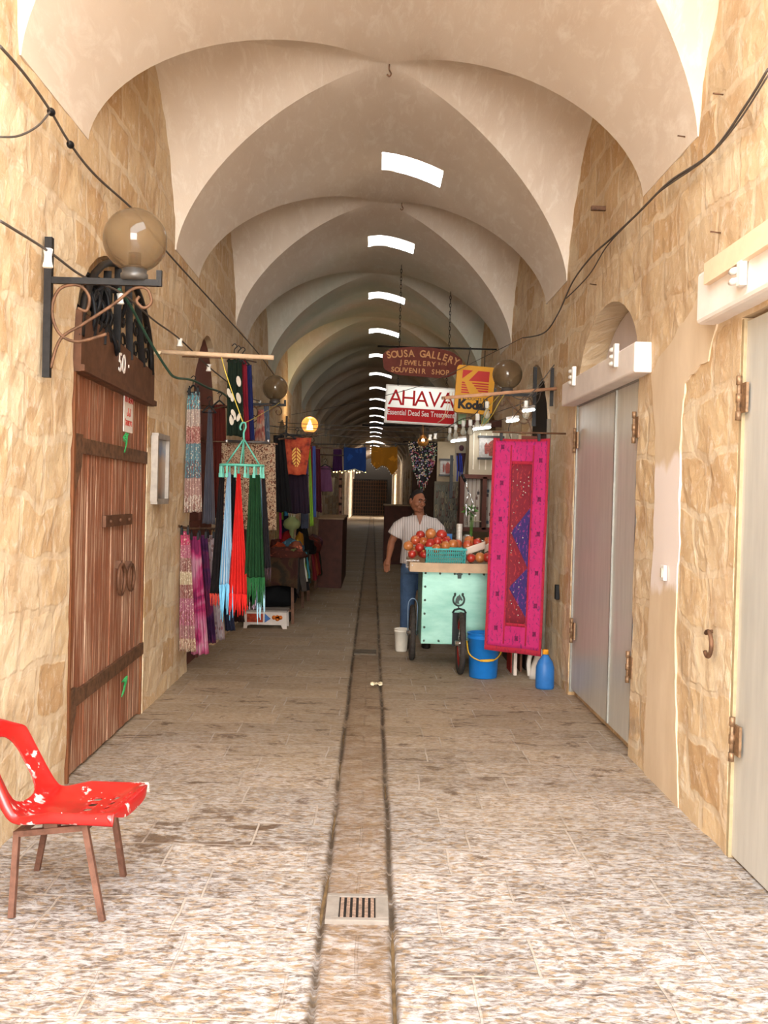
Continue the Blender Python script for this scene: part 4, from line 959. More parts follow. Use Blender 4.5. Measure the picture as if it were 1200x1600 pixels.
hanger(at(464, 682, 10.92), 0.3, label='black hanger inside the orange tie-dyed top', group='hangers on the left stall')
sk('long dark purple fringed skirt below the orange tie-dyed top', 'purple_skirt', 'skirt', (450, 480), (448, 484), 740, 802, 11.1, cloth_mat('aubergine_cloth', 'plain', [(46, 30, 46)]), 4, 0.02, seed=19, peg=False, group='clothes on the second rail')
for lb, xt, xb, y0_, y1_, dd, c in (('lime green scarf falling beside the orange top', (482, 485), (484, 490), 697, 822, 11.3, (150, 196, 60)), ('narrow crimson scarf between the lime and blue ones', (485.5, 488), (488, 491), 697, 805, 11.45, (190, 50, 70)),
                                    ('spotted blue scarf right of the lime green one', (488, 493), (489, 494), 697, 808, 11.4, (80, 104, 176)), ('lavender scarf half behind the orange top', (478, 482), (476, 481), 702, 790, 11.35, (130, 104, 160))):
    sk(lb, 'scarf', 'scarf', xt, xb, y0_, y1_, dd, cloth_mat('scarf_%d_%d' % (c[0], c[1]), 'plain', [c]), 2, 0.012, seed=int(c[0]), peg=False, group='narrow scarves beside the orange top')
sk('mauve blouse on a black hanger further down the left side', 'mauve_blouse', 'blouse', (499, 516), (495, 520), 728, 768, 14.0, cloth_mat('mauve_cloth', 'plain', [(128, 78, 112)]), 2, 0.015, seed=23, peg=False, group='clothes on the third rail')
hanger(at(508, 727, 14.0), 0.2, label='black hanger of the mauve blouse', group='hangers on the left stall')
sk('dark violet blouse hung beside the blue coin cloth', 'violet_blouse', 'blouse', (521, 534), (519, 535), 702, 736, 15.6, cloth_mat('violet_cloth', 'plain', [(76, 34, 80)]), 2, 0.012, seed=24, peg=False, group='clothes on the third rail')
sk('long plum dress hanging behind the blue spotted scarf', 'plum_dress', 'dress', (493, 500), (494, 503), 700, 800, 13.0, cloth_mat('plum_cloth', 'plain', [(96, 34, 50)]), 2, 0.012, seed=25, peg=False, group='clothes on the third rail')
sk('cream shawl under the mauve blouse', 'cream_shawl', 'shawl', (500, 524), (503, 520), 745, 774, 14.5, cloth_mat('cream_shawl_cloth', 'plain', [(168, 150, 120)]), 3, 0.015, seed=26, peg=False, group='clothes on the third rail')
for k, (x0_, y0_, x1_, y1_, d0, d1_, r_, lb) in enumerate(((436, 700, 497, 694, 10.4, 11.6, .006, 'iron rail carrying the black dress and orange top'), (497, 724, 540, 726, 13.2, 16, .006, 'iron rail carrying the mauve blouse'))):
    cable('clothes_rail', [at(x0_, y0_ - 14, d0), at((x0_ + x1_) / 2, (y0_ + y1_) / 2 - 14, (d0 + d1_) / 2), at(x1_, y1_ - 14, d1_)], 0.01, M_rustbar, lb, 'rail')
for pts, lb in (([(350, 559, 8.5), (378, 561, 8.68), (400, 566, 9.0)], 'iron rod holding the leaf-print cloth and the crimson and blue scarves'), ([(400, 636, 9.5), (424, 632, 10.0)], 'short rod under the second globe lamp holding the tie-dyed cloths'),
                ([(476, 696, 11.25), (496, 697, 11.5)], 'short rod holding the narrow scarves beside the orange top'), ([(492, 701, 13.0), (502, 701, 13.0)], 'hook rod holding the plum dress'), ([(498, 744, 14.5), (526, 746, 14.5)], 'rod holding the cream shawl'), ([(517, 700, 15.6), (536, 701, 15.6)], 'rod holding the dark violet blouse'), ([(322, 641, 8.9), (356, 634, 9.3)], 'rod behind the grey and brown trousers'), ([(344, 690, 9.25), (434, 694, 9.25)], 'long rod behind the brown floral cloth')):
    p = [at(*q) for q in pts]; wallp = p[0].copy(); wallp.x = XL + 0.01
    mb = MB(); mb.tube([wallp] + p, 0.007, 6); tag(mb.build('clothes_rod', M_rustbar), lb, 'rod', 'thin rods of the left stall')
# coin cloths on a wire across the street
def coin_cloth(label, x0_, x1_, y0_, y1_, d, rgb, seed, pts):
    root = thing('coin_shawl', label, 'shawl', at((x0_ + x1_) / 2, y0_, d), 'coin-trimmed shawls on the wire across the street')
    n = len(pts) - 1
    A = at(x0_, y0_, d); B = at(x1_, y0_, d)
    def f(u, v):
        i = min(int(u * n), n - 1); fr = u * n - i; hh = pts[i] * (1 - fr) + pts[i + 1] * fr
        p = A.lerp(B, u); bot = at(x0_ + (x1_ - x0_) * u, y0_ + (y1_ - y0_) * hh, d)
        q = p.lerp(bot, v); q.z -= 0.02 * math.sin(PI * u) * (1 - v)
        return q + Vector((0, 0.02 * math.sin(u * 11 + seed + v * 2) * (0.4 + v), 0))
    mb = MB(); mb.sheet(f, 24, 14, 0.006); mb.build('cloth', cloth_mat('coin_cloth_%d' % seed, 'blobs', [tuple(int(c * 0.8) for c in rgb), rgb], 0.8), root)
    mb = MB()
    for k in range(17):
        p = f(k / 16, 1.0) + Vector((0, -0.01, -0.012)); mb.lathe(p, [(0.002, -0.002), (0.011, 0), (0.002, 0.002)], 8, rot=Matrix.Rotation(PI / 2, 3, 'X'))
    tag(mb.build('coins', plain('coin_metal', (230, 226, 210), 0.25, 0.8), root), 'row of small metal coins')
    for u in (0.05, 0.93):
        mb = MB(); mb.box(f(u, 0) + Vector((0, -0.005, 0.02)), (0.02, 0.03, 0.06)); mb.build('clip', M_black, root)
coin_cloth('royal blue coin-trimmed shawl hanging over the street', 537, 572, 698, 736, 15.5, (40, 82, 160), 3, [1.0, 0.95, 0.9, 0.98, 1.05])
coin_cloth('orange coin-trimmed shawl with a ragged hem hanging over the street', 580, 621, 697, 735, 15.5, (214, 138, 26), 5, [0.7, 0.95, 0.8, 0.85, 1.2, 0.95])
wy = [(434, 660, 14, 776, 668, 14, 'highest'), (400, 664, 14.2, 768, 676, 14.2, 'second'), (404, 676, 14.6, 764, 683, 14.6, 'third')]
for i, (a0, b0, d0, a1, b1, d1_, w_) in enumerate(wy):
    mb = MB(); mb.tube(sag(at(a0, b0, d0), at(a1, b1, d1_), 0.03), 0.0045, 5); tag(mb.build('overhead_wire', M_cable), '%s of the thin wires strung across the street below the white sign' % w_, 'wire', 'wires across the street')
mb = MB(); mb.tube(sag(Vector((XL, 15.5, at(480, 695, 15.5).z)), at(665, 695, 15.5), 0.0), 0.007, 6); tag(mb.build('clothes_line', M_iron), 'black line across the street carrying the blue and orange shawls', 'line')
mb = MB(); mb.tube(sag(at(412, 664, 15.3), at(640, 694, 15.3), 0.02), 0.005, 6); tag(mb.build('overhead_wire', M_cable), 'wire slanting down behind the lit amber globe', 'wire', 'wires across the street')
# ------------------------------------------------------------------ juice cart
CY = 9.5
M_mint = None
def mat_mint():
    t = NT('mint_painted_sheet'); n1 = t.noise(t.map(t.obj, (1, 1, 2.5)), 3, 5, 0.6)
    t.b.inputs['Metallic'].default_value = 0.25
    return t.done(t.ramp(n1, [(0.3, hexc(112, 162, 146)), (0.7, hexc(150, 194, 178))]), 0.38)
M_mint = mat_mint()
bx0 = at(659, 940, CY).x; bx1 = bx0 + 0.74; bz0, bz1 = 0.235, 0.915
cart = thing('juice_cart', 'mint green juice cart on bicycle wheels with a plywood tray', 'cart', ((bx0 + bx1) / 2, CY + 0.4, 0))
mb = MB(); mb.box(((bx0 + bx1) / 2, CY + 0.42, (bz0 + bz1) / 2), (bx1 - bx0, 0.80, bz1 - bz0)); mb.build('body', M_mint, cart, bevel=0.006)
M_rivet = plain('steel_rivet', (96, 110, 100), 0.4, 0.6)
for x, z in [(bx0 + 0.03 + k * (bx1 - bx0 - 0.06) / 5, z) for k in range(6) for z in (bz1 - 0.02, bz0 + 0.03)] + [(bx0 + 0.03, bz0 + 0.03 + k * (bz1 - bz0 - 0.05) / 5) for k in range(1, 5)]:
    mb = MB(); mb.ball((x, CY + 0.018, z), 0.011, 8); mb.build('rivet', M_rivet, cart)
M_ply = plain('plywood', (190, 162, 132), 0.7, 0, 0.1, 8)
tx0 = at(642, 884, 9.4).x; tx1 = tx0 + 0.92; ty0, ty1 = 9.38, 10.32
mb = MB(); mb.box(((tx0 + tx1) / 2, (ty0 + ty1) / 2, 0.925), (tx1 - tx0, ty1 - ty0, 0.02))
for c, s_ in ((((tx0 + tx1) / 2, ty0, 0.958), (tx1 - tx0, 0.02, 0.085)), (((tx0 + tx1) / 2, ty1, 0.958), (tx1 - tx0, 0.02, 0.085)), ((tx0, (ty0 + ty1) / 2, 0.958), (0.02, ty1 - ty0, 0.085)), ((tx1, (ty0 + ty1) / 2, 0.958), (0.02, ty1 - ty0, 0.085))): mb.box(c, s_)
mb.build('tray', M_ply, cart)
mb = MB(); mb.lathe((tx0 + 0.012, ty0 - 0.013, 0.975), [(0.007, -0.002), (0.007, 0.002)], 10, rot=Matrix.Rotation(PI / 2, 3, 'X')); mb.build('screw', M_white, cart)
def wheel(x, y, r=0.27, fork=True, col=(150, 40, 36)):
    root_mb = MB(); R_ = Matrix.Rotation(PI / 2, 3, 'Y')
    mb = MB(); mb.tube([(x, y + (r - 0.022) * math.cos(q), r + (r - 0.022) * math.sin(q)) for q in [2 * PI * k / 40 for k in range(40)]], 0.026, 10, closed=True); w_ = mb.build('wheel', plain('worn_tyre', (64, 58, 54), 0.85, 0, 0.2, 30, 0.3), cart)
    mb = MB(); mb.tube([(x, y + (r - 0.055) * math.cos(q), r + (r - 0.055) * math.sin(q)) for q in [2 * PI * k / 36 for k in range(36)]], 0.014, 8, closed=True); a = mb.build('rim', plain('rim_%d' % col[0], col, 0.5, 0.3), w_)
    a.matrix_parent_inverse = Matrix.Identity(4)
    mb = MB(); mb.tube([(x - 0.05, y, r), (x + 0.05, y, r)], 0.022, 10); a = mb.build('hub', M_chrome, w_)
    mb = MB()
    for k in range(16):
        q = 2 * PI * k / 16; mb.tube([(x + 0.02 * (-1) ** k, y, r), (x, y + (r - 0.06) * math.cos(q), r + (r - 0.06) * math.sin(q))], 0.002, 4)
    mb.build('spokes', M_chrome, w_)
    mb = MB()
    for s_ in (-0.045, 0.045): mb.tube(bez([(x + s_, y, r - 0.03), (x + s_, y - 0.01, r + 0.12), (x + s_, y, r + 0.27), (x + s_ * 0.6, y, r + 0.32), (x, y, r + 0.335)], 6), 0.006, 6)
    if fork: mb.build('fork', plain('blue_grey_fork', (120, 140, 160), 0.4, 0.5), cart)
    return w_
wheel(at(644, 985, 10.05).x, 10.05, fork=True, col=(90, 86, 84))
wxx = at(719, 1000, 9.35).x; wheel(wxx, 9.30, 0.28, fork=False)
mb = MB(); mb.box((wxx, CY + 0.012, 0.38), (0.125, 0.05, 0.31)); mb.tube([(wxx - 0.063, CY + 0.01, 0.53), (wxx - 0.045, CY + 0.01, 0.56), (wxx, CY + 0.01, 0.572), (wxx + 0.045, CY + 0.01, 0.56), (wxx + 0.063, CY + 0.01, 0.53)], 0.01, 6)
tag(mb.build('wheel_well', M_black, cart), 'black slot behind the front wheel')
mb = MB(); mb.bar((wxx, 9.3, 0.28), (wxx, 10.3, 0.28), 0.03, 0.03); mb.bar((tx0 - 0.0, 10.05, 0.27), (bx1, 10.05, 0.27), 0.03, 0.03); mb.build('axle', M_iron, cart)
# hand amulet and horseshoe emblem, dark metal reliefs on the front
ec = at(718, 899, CY); M_relief = plain('dark_relief', (52, 62, 58), 0.45, 0.5)
mb = MB(); fn = lambda u, v, w_: Vector((ec.x + u, w_, ec.z + v))
mb.prism([(-.016, -.03), (.016, -.03), (.018, .0), (.03, .008), (.026, .018), (.014, .018), (.012, .035), (.004, .05), (0, .055), (-.004, .05), (-.012, .035), (-.014, .018), (-.026, .018), (-.03, .008), (-.018, 0)], fn, CY - 0.0, CY + 0.022)
mb.tube([(ec.x, CY + 0.012, ec.z + 0.05), (ec.x, CY + 0.012, ec.z + 0.10)], 0.003, 5)
tag(mb.build('hand_amulet', M_relief, cart), 'small dark hand amulet')
hc_ = at(717, 936, CY); mb = MB()
mb.tube([(hc_.x + 0.052 * math.sin(q), CY + 0.012, hc_.z - 0.008 - 0.055 * math.cos(q)) for q in [-2.5 + 5.0 * k / 22 for k in range(23)]], 0.0085, 8)
for s_ in (-1, 1): mb.ball((hc_.x + s_ * 0.036, CY + 0.01, hc_.z + 0.045), 0.012, 10)
mb.tube([(hc_.x, CY + 0.012, hc_.z - 0.06), (hc_.x, CY + 0.012, hc_.z - 0.09)], 0.006, 6)
fh = lambda u, v, w_: Vector((hc_.x + u, w_, hc_.z + v))
mb.prism([(-.034, -.042), (.006, -.046), (.0, -.022), (.012, -.008), (.030, -.018), (.036, -.008), (.022, .018), (.012, .030), (.006, .044), (.0, .032), (-.016, .022), (-.028, .0)], fh, CY - 0.0, CY + 0.022)
tag(mb.build('horseshoe_emblem', M_relief, cart), 'dark horseshoe with a horse head inside')

# ------------------------------------------------------------------ fruit and gear on the cart
def mat_pom(name, a, b):
    t = NT(name); n1 = t.noise(t.obj, 9, 4, 0.55); a, b = [tuple(v * 0.86 for v in q) for q in (a, b)]; t.b.inputs['Coat Weight'].default_value = 0.2
    z = t.sep(t.obj)[2]
    return t.done(t.ramp(n1, [(0.35, hexc(*a)), (0.62, hexc(*b))]), 0.35)
PM = [mat_pom('pomegranate_orange', (206, 110, 50), (226, 150, 84)), mat_pom('pomegranate_red', (186, 34, 28), (214, 70, 50)), mat_pom('pomegranate_blush', (204, 60, 40), (226, 130, 74))]
def pom(px, py, d, r, k, label, tilt):
    c = at(px, py, d); R = Matrix.Rotation(tilt[0], 3, 'X') @ Matrix.Rotation(tilt[1], 3, 'Y')
    root = thing('pomegranate', label, 'pomegranate', c, 'pomegranates heaped on the cart')
    def fn(q):
        return q * (1 + 0.018 * math.cos(5 * math.atan2(q.y, q.x)) * (1 - q.z * q.z) - 0.05 * max(0, q.z - 0.8) * 5 * 0.3)
    mb = MB(); mb.ball(c, r, 20, sc=(1, 1, 0.93), rot=R, fn=fn); mb.build('fruit', PM[k], root)
    mb = MB(); mb.lathe(c, [(r * 0.32, r * 0.84), (r * 0.22, r * 0.94), (r * 0.27, r * 1.06), (r * 0.22, r * 1.05), (r * 0.12, r * 0.93)], 10, rot=R); mb.build('crown', PM[0], root)
rr = random.Random(11)
P_ = [(638, 853, 9.9, 8.2, 0, 'pale orange pomegranate at the far left end of the heap'), (649, 844, 9.95, 8, 2, 'blush pomegranate second from the left in the heap'),
 (656, 856, 9.75, 8, 1, 'red and yellow pomegranate low on the left above the wire punnet'), (657, 836, 10.1, 7.5, 1, 'red pomegranate behind, just left of the topmost one'), (662, 846, 9.95, 7.5, 0, 'orange pomegranate tucked in the middle left of the heap'),
 (673, 834, 9.95, 9, 0, 'large orange pomegranate topmost on the heap'), (690, 836, 9.95, 9, 1, 'deep red pomegranate at the top right of the heap'), (672, 850, 9.75, 9, 1, 'large red pomegranate below the topmost orange one'),
 (684, 846, 9.8, 8.2, 1, 'red pomegranate in the middle of the heap over the basket'), (698, 846, 9.8, 8, 1, 'red pomegranate at the right slope of the heap'), (696, 853, 9.68, 8, 0, 'orange pomegranate resting on the back edge of the turquoise basket'),
 (682, 857, 9.66, 7.5, 0, 'pale pomegranate half sunk in the turquoise basket'), (708, 851, 9.72, 8.5, 0, 'orange pomegranate with its crown forward at the right of the basket'), (715, 850, 9.9, 7.5, 2, 'pomegranate beside the first white tray'),
 (733, 845, 9.85, 8.2, 0, 'orange pomegranate upper one behind the tilted white tray'), (731, 852, 9.75, 8.5, 2, 'reddish pomegranate lower one behind the tilted white tray'), (746, 848, 9.8, 7.5, 1, 'red pomegranate in the tilted white tray'),
 (736, 872, 9.5, 7.5, 1, 'small red pomegranate at the front right of the turquoise basket'), (750, 871, 9.5, 8.5, 0, 'orange pomegranate at the front of the tray below the white tray'), (762, 871, 9.5, 8, 1, 'red pomegranate at the front right corner of the tray'),
 (764, 847, 9.8, 8.5, 2, 'large pomegranate at the right, half behind the pink cloth'), (644, 866, 9.62, 7, 1, 'red pomegranate inside the clear punnet at the left corner'), (663, 866, 9.6, 7, 1, 'red pomegranate against the left side of the turquoise basket')]
for px, py, d, r, k, lb in P_: pom(px, py, d, r * d / 1600 * 0.98, k, lb, (rr.uniform(-1.2, 1.2), rr.uniform(-1.2, 1.2)))
# hidden lower fruit that carries the heap
for i, (px, py, d) in enumerate(((648, 862, 10.0), (660, 864, 9.95), (674, 862, 9.98), (688, 864, 9.98), (700, 864, 9.98), (690, 852, 10.05), (657, 857, 10.12))):
    pom(px, py, d, 0.05, i % 3, 'pomegranate at the hidden bottom of the heap, almost covered by the others', (0.2 * i, 0))
M_bask = plain('turquoise_basket', (52, 166, 160), 0.4, vary=0.05)
a = at(666, 857, 9.5); b = at(727, 857, 9.5); bc = thing('plastic_basket', 'turquoise perforated plastic basket at the front of the cart tray', 'basket', ((a.x + b.x) / 2, 9.55, 0.94))
x0, x1, y0, y1, z0, z1 = a.x, b.x, 9.44, 9.68, 0.938, a.z
mb = MB()
for (yy_) in (y0, y1):
    for k in range(6): mb.box(((x0 + x1) / 2, yy_, z0 + 0.005 + (z1 - z0 - 0.01) * k / 5), (x1 - x0 - 0.012 * (1 - k / 5), 0.005, 0.010))
    for k in range(19): mb.box((x0 + 0.006 + (x1 - x0 - 0.012) * k / 18, yy_, (z0 + z1) / 2), (0.007, 0.005, z1 - z0))
for (xx) in (x0 + 0.004, x1 - 0.004):
    for k in range(6): mb.box((xx, (y0 + y1) / 2, z0 + 0.005 + (z1 - z0 - 0.01) * k / 5), (0.005, y1 - y0, 0.010))
    for k in range(13): mb.box((xx, y0 + (y1 - y0) * k / 12, (z0 + z1) / 2), (0.005, 0.007, z1 - z0))
mb.box(((x0 + x1) / 2, (y0 + y1) / 2, z0), (x1 - x0 - 0.01, y1 - y0, 0.006)); mb.build('walls', M_bask, bc)
mb = MB()
for c, s_ in ((((x0 + x1) / 2, y0 - .004, z1), (x1 - x0 + .02, .016, .014)), (((x0 + x1) / 2, y1 + .004, z1), (x1 - x0 + .02, .016, .014)), ((x0 - .004, (y0 + y1) / 2, z1), (.016, y1 - y0 + .02, .014)), ((x1 + .004, (y0 + y1) / 2, z1), (.016, y1 - y0 + .02, .014))): mb.box(c, s_)
mb.build('rim', M_bask, bc)
t = NT('clear_punnet'); t.b.inputs['Alpha'].default_value = 0.35; M_clear = t.done(hexc(220, 210, 200), 0.15)
c = at(645, 866, 9.55); mb = MB()
for k in range(5): mb.box((c.x - 0.045 + k * 0.022, 9.52, 0.975), (0.004, 0.003, 0.07))
mb.box((c.x, 9.52, 1.01), (0.12, 0.006, 0.012)); mb.box((c.x, 9.58, 0.945), (0.12, 0.12, 0.005)); mb.box((c.x - 0.058, 9.58, 0.975), (0.004, 0.12, 0.07)); mb.box((c.x + 0.058, 9.58, 0.975), (0.004, 0.12, 0.07))
tag(mb.build('punnet', M_clear), 'clear slotted plastic punnet at the left corner of the tray', 'punnet')
for (pa, pb, lb, dd) in (((728, 868), (758, 858), 'white polystyrene tray tilted beside the turquoise basket', 9.6), ((757, 864), (772, 856), 'white polystyrene tray half behind the pink cloth', 9.7)):
    p0 = at(pa[0], pa[1], dd); p1 = at(pb[0], pb[1], dd); mb = MB()
    mb.sheet(lambda u, v: p0.lerp(p1, u) + Vector((0, 0.16 * v, 0.055 + 0.02 * (1 - v))) + Vector((0, 0, -0.05 * math.sin(PI * u) ** 0.3 * math.sin(PI * v) ** 0.3)), 16, 10, 0.006, n=(0, 0, -1))
    mb.sheet(lambda u, v: p0.lerp(p1, u) + Vector((0, -0.002 + 0.012 * v, 0.072 - 0.07 * v)), 8, 4, 0.005, n=(0, 1, 0))
    tag(mb.build('foam_tray', plain('foam_white', (226, 206, 190), 0.7, vary=0.04)), lb, 'tray', 'foam trays on the cart')
# cups, juicer and jar
def cups(px, pyt, pyb, d, r, label, mat):
    b_ = at(px, pyb, d); t_ = at(px, pyt, d); mb = MB(); n = 9; h = t_.z - b_.z; prof = []
    for k in range(n): prof += [(r, h * k / n), (r * 1.06, h * k / n + 0.004), (r * 1.02, h * (k + 0.9) / n)]
    mb.lathe(b_, prof, 16); tag(mb.build('cup_stack', mat), label, 'cups', 'stacks of cups on the cart')
M_cup = plain('translucent_cup', (206, 200, 190), 0.3, 0.1, 0.05)
cups(717, 818, 862, 10.1, 0.028, 'narrow stack of pale plastic cups behind the heap of pomegranates', M_cup)
j = at(730, 850, 10.15); ju = thing('juice_press', 'steel lever juice press at the back of the cart', 'juicer', (j.x, 10.15, 0.94))
mb = MB(); mb.lathe((j.x, 10.15, 0.936), [(0.075, 0), (0.07, 0.02), (0.03, 0.05), (0.025, 0.08)], 20); mb.build('base', M_chrome, ju)
mb = MB(); mb.lathe((j.x, 10.15, 1.0), [(0.03, 0), (0.05, 0.03), (0.055, 0.10), (0.04, 0.13), (0.045, 0.22), (0.03, 0.24)], 20); mb.build('press_cup', plain('satin_steel', (190, 186, 180), 0.35, 0.8), ju)
p = at(729, 820, 10.15); q = at(728, 788, 10.15); mb = MB(); mb.tube([p, q], 0.012, 10); mb.build('column', M_chrome, ju)
p0_, p1_, p2_, p3_ = at(722, 742, 10.15), at(727, 752, 10.15), at(732, 768, 10.15), at(739, 785, 10.15)
mb = MB(); mb.tube([p0_, p1_], 0.015, 10); tag(mb.build('grip', M_black, ju), 'black lever grip')
mb = MB(); mb.tube([p1_, p2_], 0.009, 10); mb.tube([p2_, p3_, at(741, 805, 10.15)], 0.007, 8); mb.tube([at(741, 805, 10.15), q], 0.008, 8); mb.tube([p2_, q], 0.007, 8); mb.build('lever', M_chrome, ju)
for px, py in ((740, 791), (739, 797), (743, 806)):
    mb = MB(); mb.ball(at(px, py, 10.14), 0.012, 12); mb.build('pivot', plain('polished_knob', (246, 246, 240), 0.2, 0.2), ju)
jb = at(751, 850, 10.2); jr = thing('glass_jar', 'glass jar of green leaves behind the tilted white tray', 'jar', (jb.x, 10.2, 0.94))
mb = MB(); mb.lathe((jb.x, 10.2, 0.936), [(0.07, 0), (0.08, 0.02), (0.08, 0.20), (0.07, 0.23), (0.07, 0.25)], 24); mb.build('glass', M_clear, jr)
def leaves(name, c, n, R, rgb, parent=None, L=0.07, seed=1, label=None, cat=None):
    mb = MB(); rr = random.Random(seed); c = Vector(c)
    for k in range(n):
        d = Vector((rr.uniform(-1, 1), rr.uniform(-1, 1), rr.uniform(-.3, 1.1))).normalized(); o = c + d * R * rr.uniform(0.2, 0.8); s_ = d.orthogonal().normalized(); w_ = L * 0.22
        mb.add([o, o + d * L * .5 + s_ * w_, o + d * L + Vector((0, 0, -.01)), o + d * L * .5 - s_ * w_, o + d * L * .5 + Vector((0, 0, .006)), o + d * L * .5 - Vector((0, 0, .004))], [(0, 1, 4), (1, 2, 4), (2, 3, 4), (3, 0, 4), (0, 5, 1), (1, 5, 2), (2, 5, 3), (3, 5, 0)])
    o = mb.build(name, plain('leaf_%d' % rgb[1], rgb, 0.6), parent, fix=False); return tag(o, label, cat)
leaves('leaves', (jb.x, 10.2, 1.05), 60, 0.055, (64, 92, 44), jr, 0.05, 3)
leaves('herb_bunch', at(735, 800, 10.4), 50, 0.05, (80, 124, 50), None, 0.07, 5, 'bunch of green leaves standing behind the juice press', 'herbs')
hb = at(735, 800, 10.4); mb = MB()
for k in range(4): mb.tube([Vector((hb.x + .01 * k, 10.4 - .02 * k, hb.z)), Vector((hb.x - .01, 10.26, .94))], .003, 5)
hs_ = mb.build('stems', plain('leaf_124', (80, 124, 50), 0.6)); hs_.parent = bpy.data.objects['herb_bunch']

# ------------------------------------------------------------------ the man behind the cart
def fuse(mb, name, mat, voxel, parent, smooth=3):
    o = mb.build(name, mat, parent, fix=True); m = o.modifiers.new('r', 'REMESH'); m.mode = 'VOXEL'; m.voxel_size = voxel; m.use_smooth_shade = True
    s_ = o.modifiers.new('s', 'SMOOTH'); s_.iterations = smooth; s_.factor = 0.5
    bpy.context.view_layer.update(); me = bpy.data.meshes.new_from_object(o.evaluated_get(bpy.context.evaluated_depsgraph_get())); o.modifiers.clear(); o.data = me
    if not me.materials: me.materials.append(mat)
    return o
def loft(mb, secs, n=24, pw=2.3):
    vs = []; fs = []
    for c, hx, hy in secs:
        for k in range(n):
            q = 2 * PI * k / n; cx_, sx_ = math.cos(q), math.sin(q)
            vs.append(Vector(c) + Vector((hx * math.copysign(abs(cx_) ** (2 / pw), cx_), hy * math.copysign(abs(sx_) ** (2 / pw), sx_), 0)))
    for i in range(len(secs) - 1):
        for k in range(n): fs.append((i * n + k, i * n + (k + 1) % n, (i + 1) * n + (k + 1) % n, (i + 1) * n + k))
    fs.append(tuple(range(n))[::-1]); fs.append(tuple((len(secs) - 1) * n + k for k in range(n))); mb.add(vs, fs, smooth=True)
MX, MY = at(653, 900, 10.8).x, 10.8
man = thing('person', 'man in a pale striped short-sleeved shirt and blue jeans standing behind the juice cart', 'person', (MX, MY, 0))
M_skin = plain('skin', (132, 84, 60), 0.5, 0, 0.06, 6)
B = lambda x, y, z: Vector((MX + x, MY + y, z))
mb = MB()
loft(mb, [(B(0, 0, 0.86), .16, .11), (B(0, 0, 0.95), .165, .115), (B(0, -.005, 1.08), .145, .10), (B(0, -.01, 1.25), .16, .105), (B(0, -.005, 1.33), .155, .09), (B(0, 0, 1.375), .10, .065)])
mb.tube([B(0, 0, 1.36), B(-.004, .0, 1.42), B(-.008, .0, 1.48), B(-.008, .0, 1.53)], [.07, .054, .050, .04], 14)
SL, SR = B(-.175, 0, 1.345), B(.175, 0, 1.345)
EL, WL = at(610, 848, 10.78), at(608, 868, 10.72)
EL = at(612, 846, 10.82); WL = at(607, 872, 10.72)
mb.tube([SL + Vector((.02, 0, -.03)), SL.lerp(EL, .5), EL, EL.lerp(WL, .35), WL], [.046, .047, .039, .04, .026], 12)
ER = B(.25, -.02, 1.08); WR = B(.28, -.24, 1.06)
mb.tube([SR + Vector((-.02, 0, -.03)), SR.lerp(ER, .5), ER, ER.lerp(WR, .35), WR], [.046, .047, .039, .04, .027], 12)
def hand(mb, w_, d, side, palmn, curl):
    d = Vector(d).normalized(); pn = Vector(palmn); pn = (pn - d * pn.dot(d)).normalized(); s_ = d.cross(pn) * side
    mb.tube([w_ - d * .02, w_ + d * .02, w_ + d * .05, w_ + d * .085], [.024, .028, .034, .030], 12)
    for k, (off, L) in enumerate(((-.030, .072), (-.010, .080), (.010, .075), (.030, .060))):
        b_ = w_ + d * .08 + s_ * off; d1 = (d + pn * .25 * curl).normalized(); d2_ = (d + pn * .9 * curl).normalized(); d3_ = (d + pn * 1.6 * curl).normalized()
        a1 = b_ + d1 * L * .45; a2 = a1 + d2_ * L * .32; a3 = a2 + d3_ * L * .25; mb.tube([b_ - d * .01, b_, a1, a2, a3], [.0088, .0085, .008, .0074, .0065], 8)
    b_ = w_ + d * .025 - s_ * .026; t1 = b_ + (d * .7 - s_ * .6 + pn * .4).normalized() * .04; t2 = t1 + (d + pn * .3 - s_ * .1).normalized() * .03
    mb.tube([b_ + s_ * .012, b_, t1, t2], [.014, .013, .011, .009], 8)
hand(mb, WL, (WL - EL) + Vector((-.01, 0, -.06)), 1, (0.5, 0.8, 0), 0.5)
hand(mb, WR, (0.1, -1, -.1), -1, (0, 0, -1), 0.7)
# head, turned to the viewer's right and down
HR = Matrix.Rotation(math.radians(34), 3, 'Z') @ Matrix.Rotation(math.radians(14), 3, 'X'); HC = at(652, 783, 10.76)
H = lambda x, y, z: HC + HR @ Vector((x, y, z))
def headfn(q):
    x, y, z = q
    w_ = 1 - 0.22 * max(0, -z) ** 1.3 - 0.04 * max(0, z)
    fx = x * w_; fy = y * (1 - 0.12 * max(0, -z) if y < 0 else 1 - 0.25 * max(0, -z))
    if y < 0: fy = fy * (0.96 + 0.05 * (1 - z * z))
    return Vector((fx, fy, z))
mb.ball(HC, 1, 32, sc=(.074, .094, .113), rot=HR, fn=headfn)
mb.ball(H(0, -.066, -.084), .030, 12, sc=(1.1, .8, .7), rot=HR); mb.ball(H(0, -.064, -.052), .036, 14, sc=(1.1, .85, .9), rot=HR)                                 # chin
mb.ball(H(0, -.02, -.07), .055, 14, sc=(1.0, 1.0, .7), rot=HR)                                    # jaw
mb.tube([H(0, -.088, .022), H(0, -.100, -.002), H(0, -.113, -.022)], [.008, .011, .014], 10); mb.ball(H(0, -.103, -.026), .015, 10, sc=(1.2, .8, .7), rot=HR)
mb.tube([H(-.042, -.080, .036), H(-.02, -.092, .040), H(0, -.094, .036), H(.02, -.092, .040), H(.042, -.080, .036)], .010, 8)   # brow
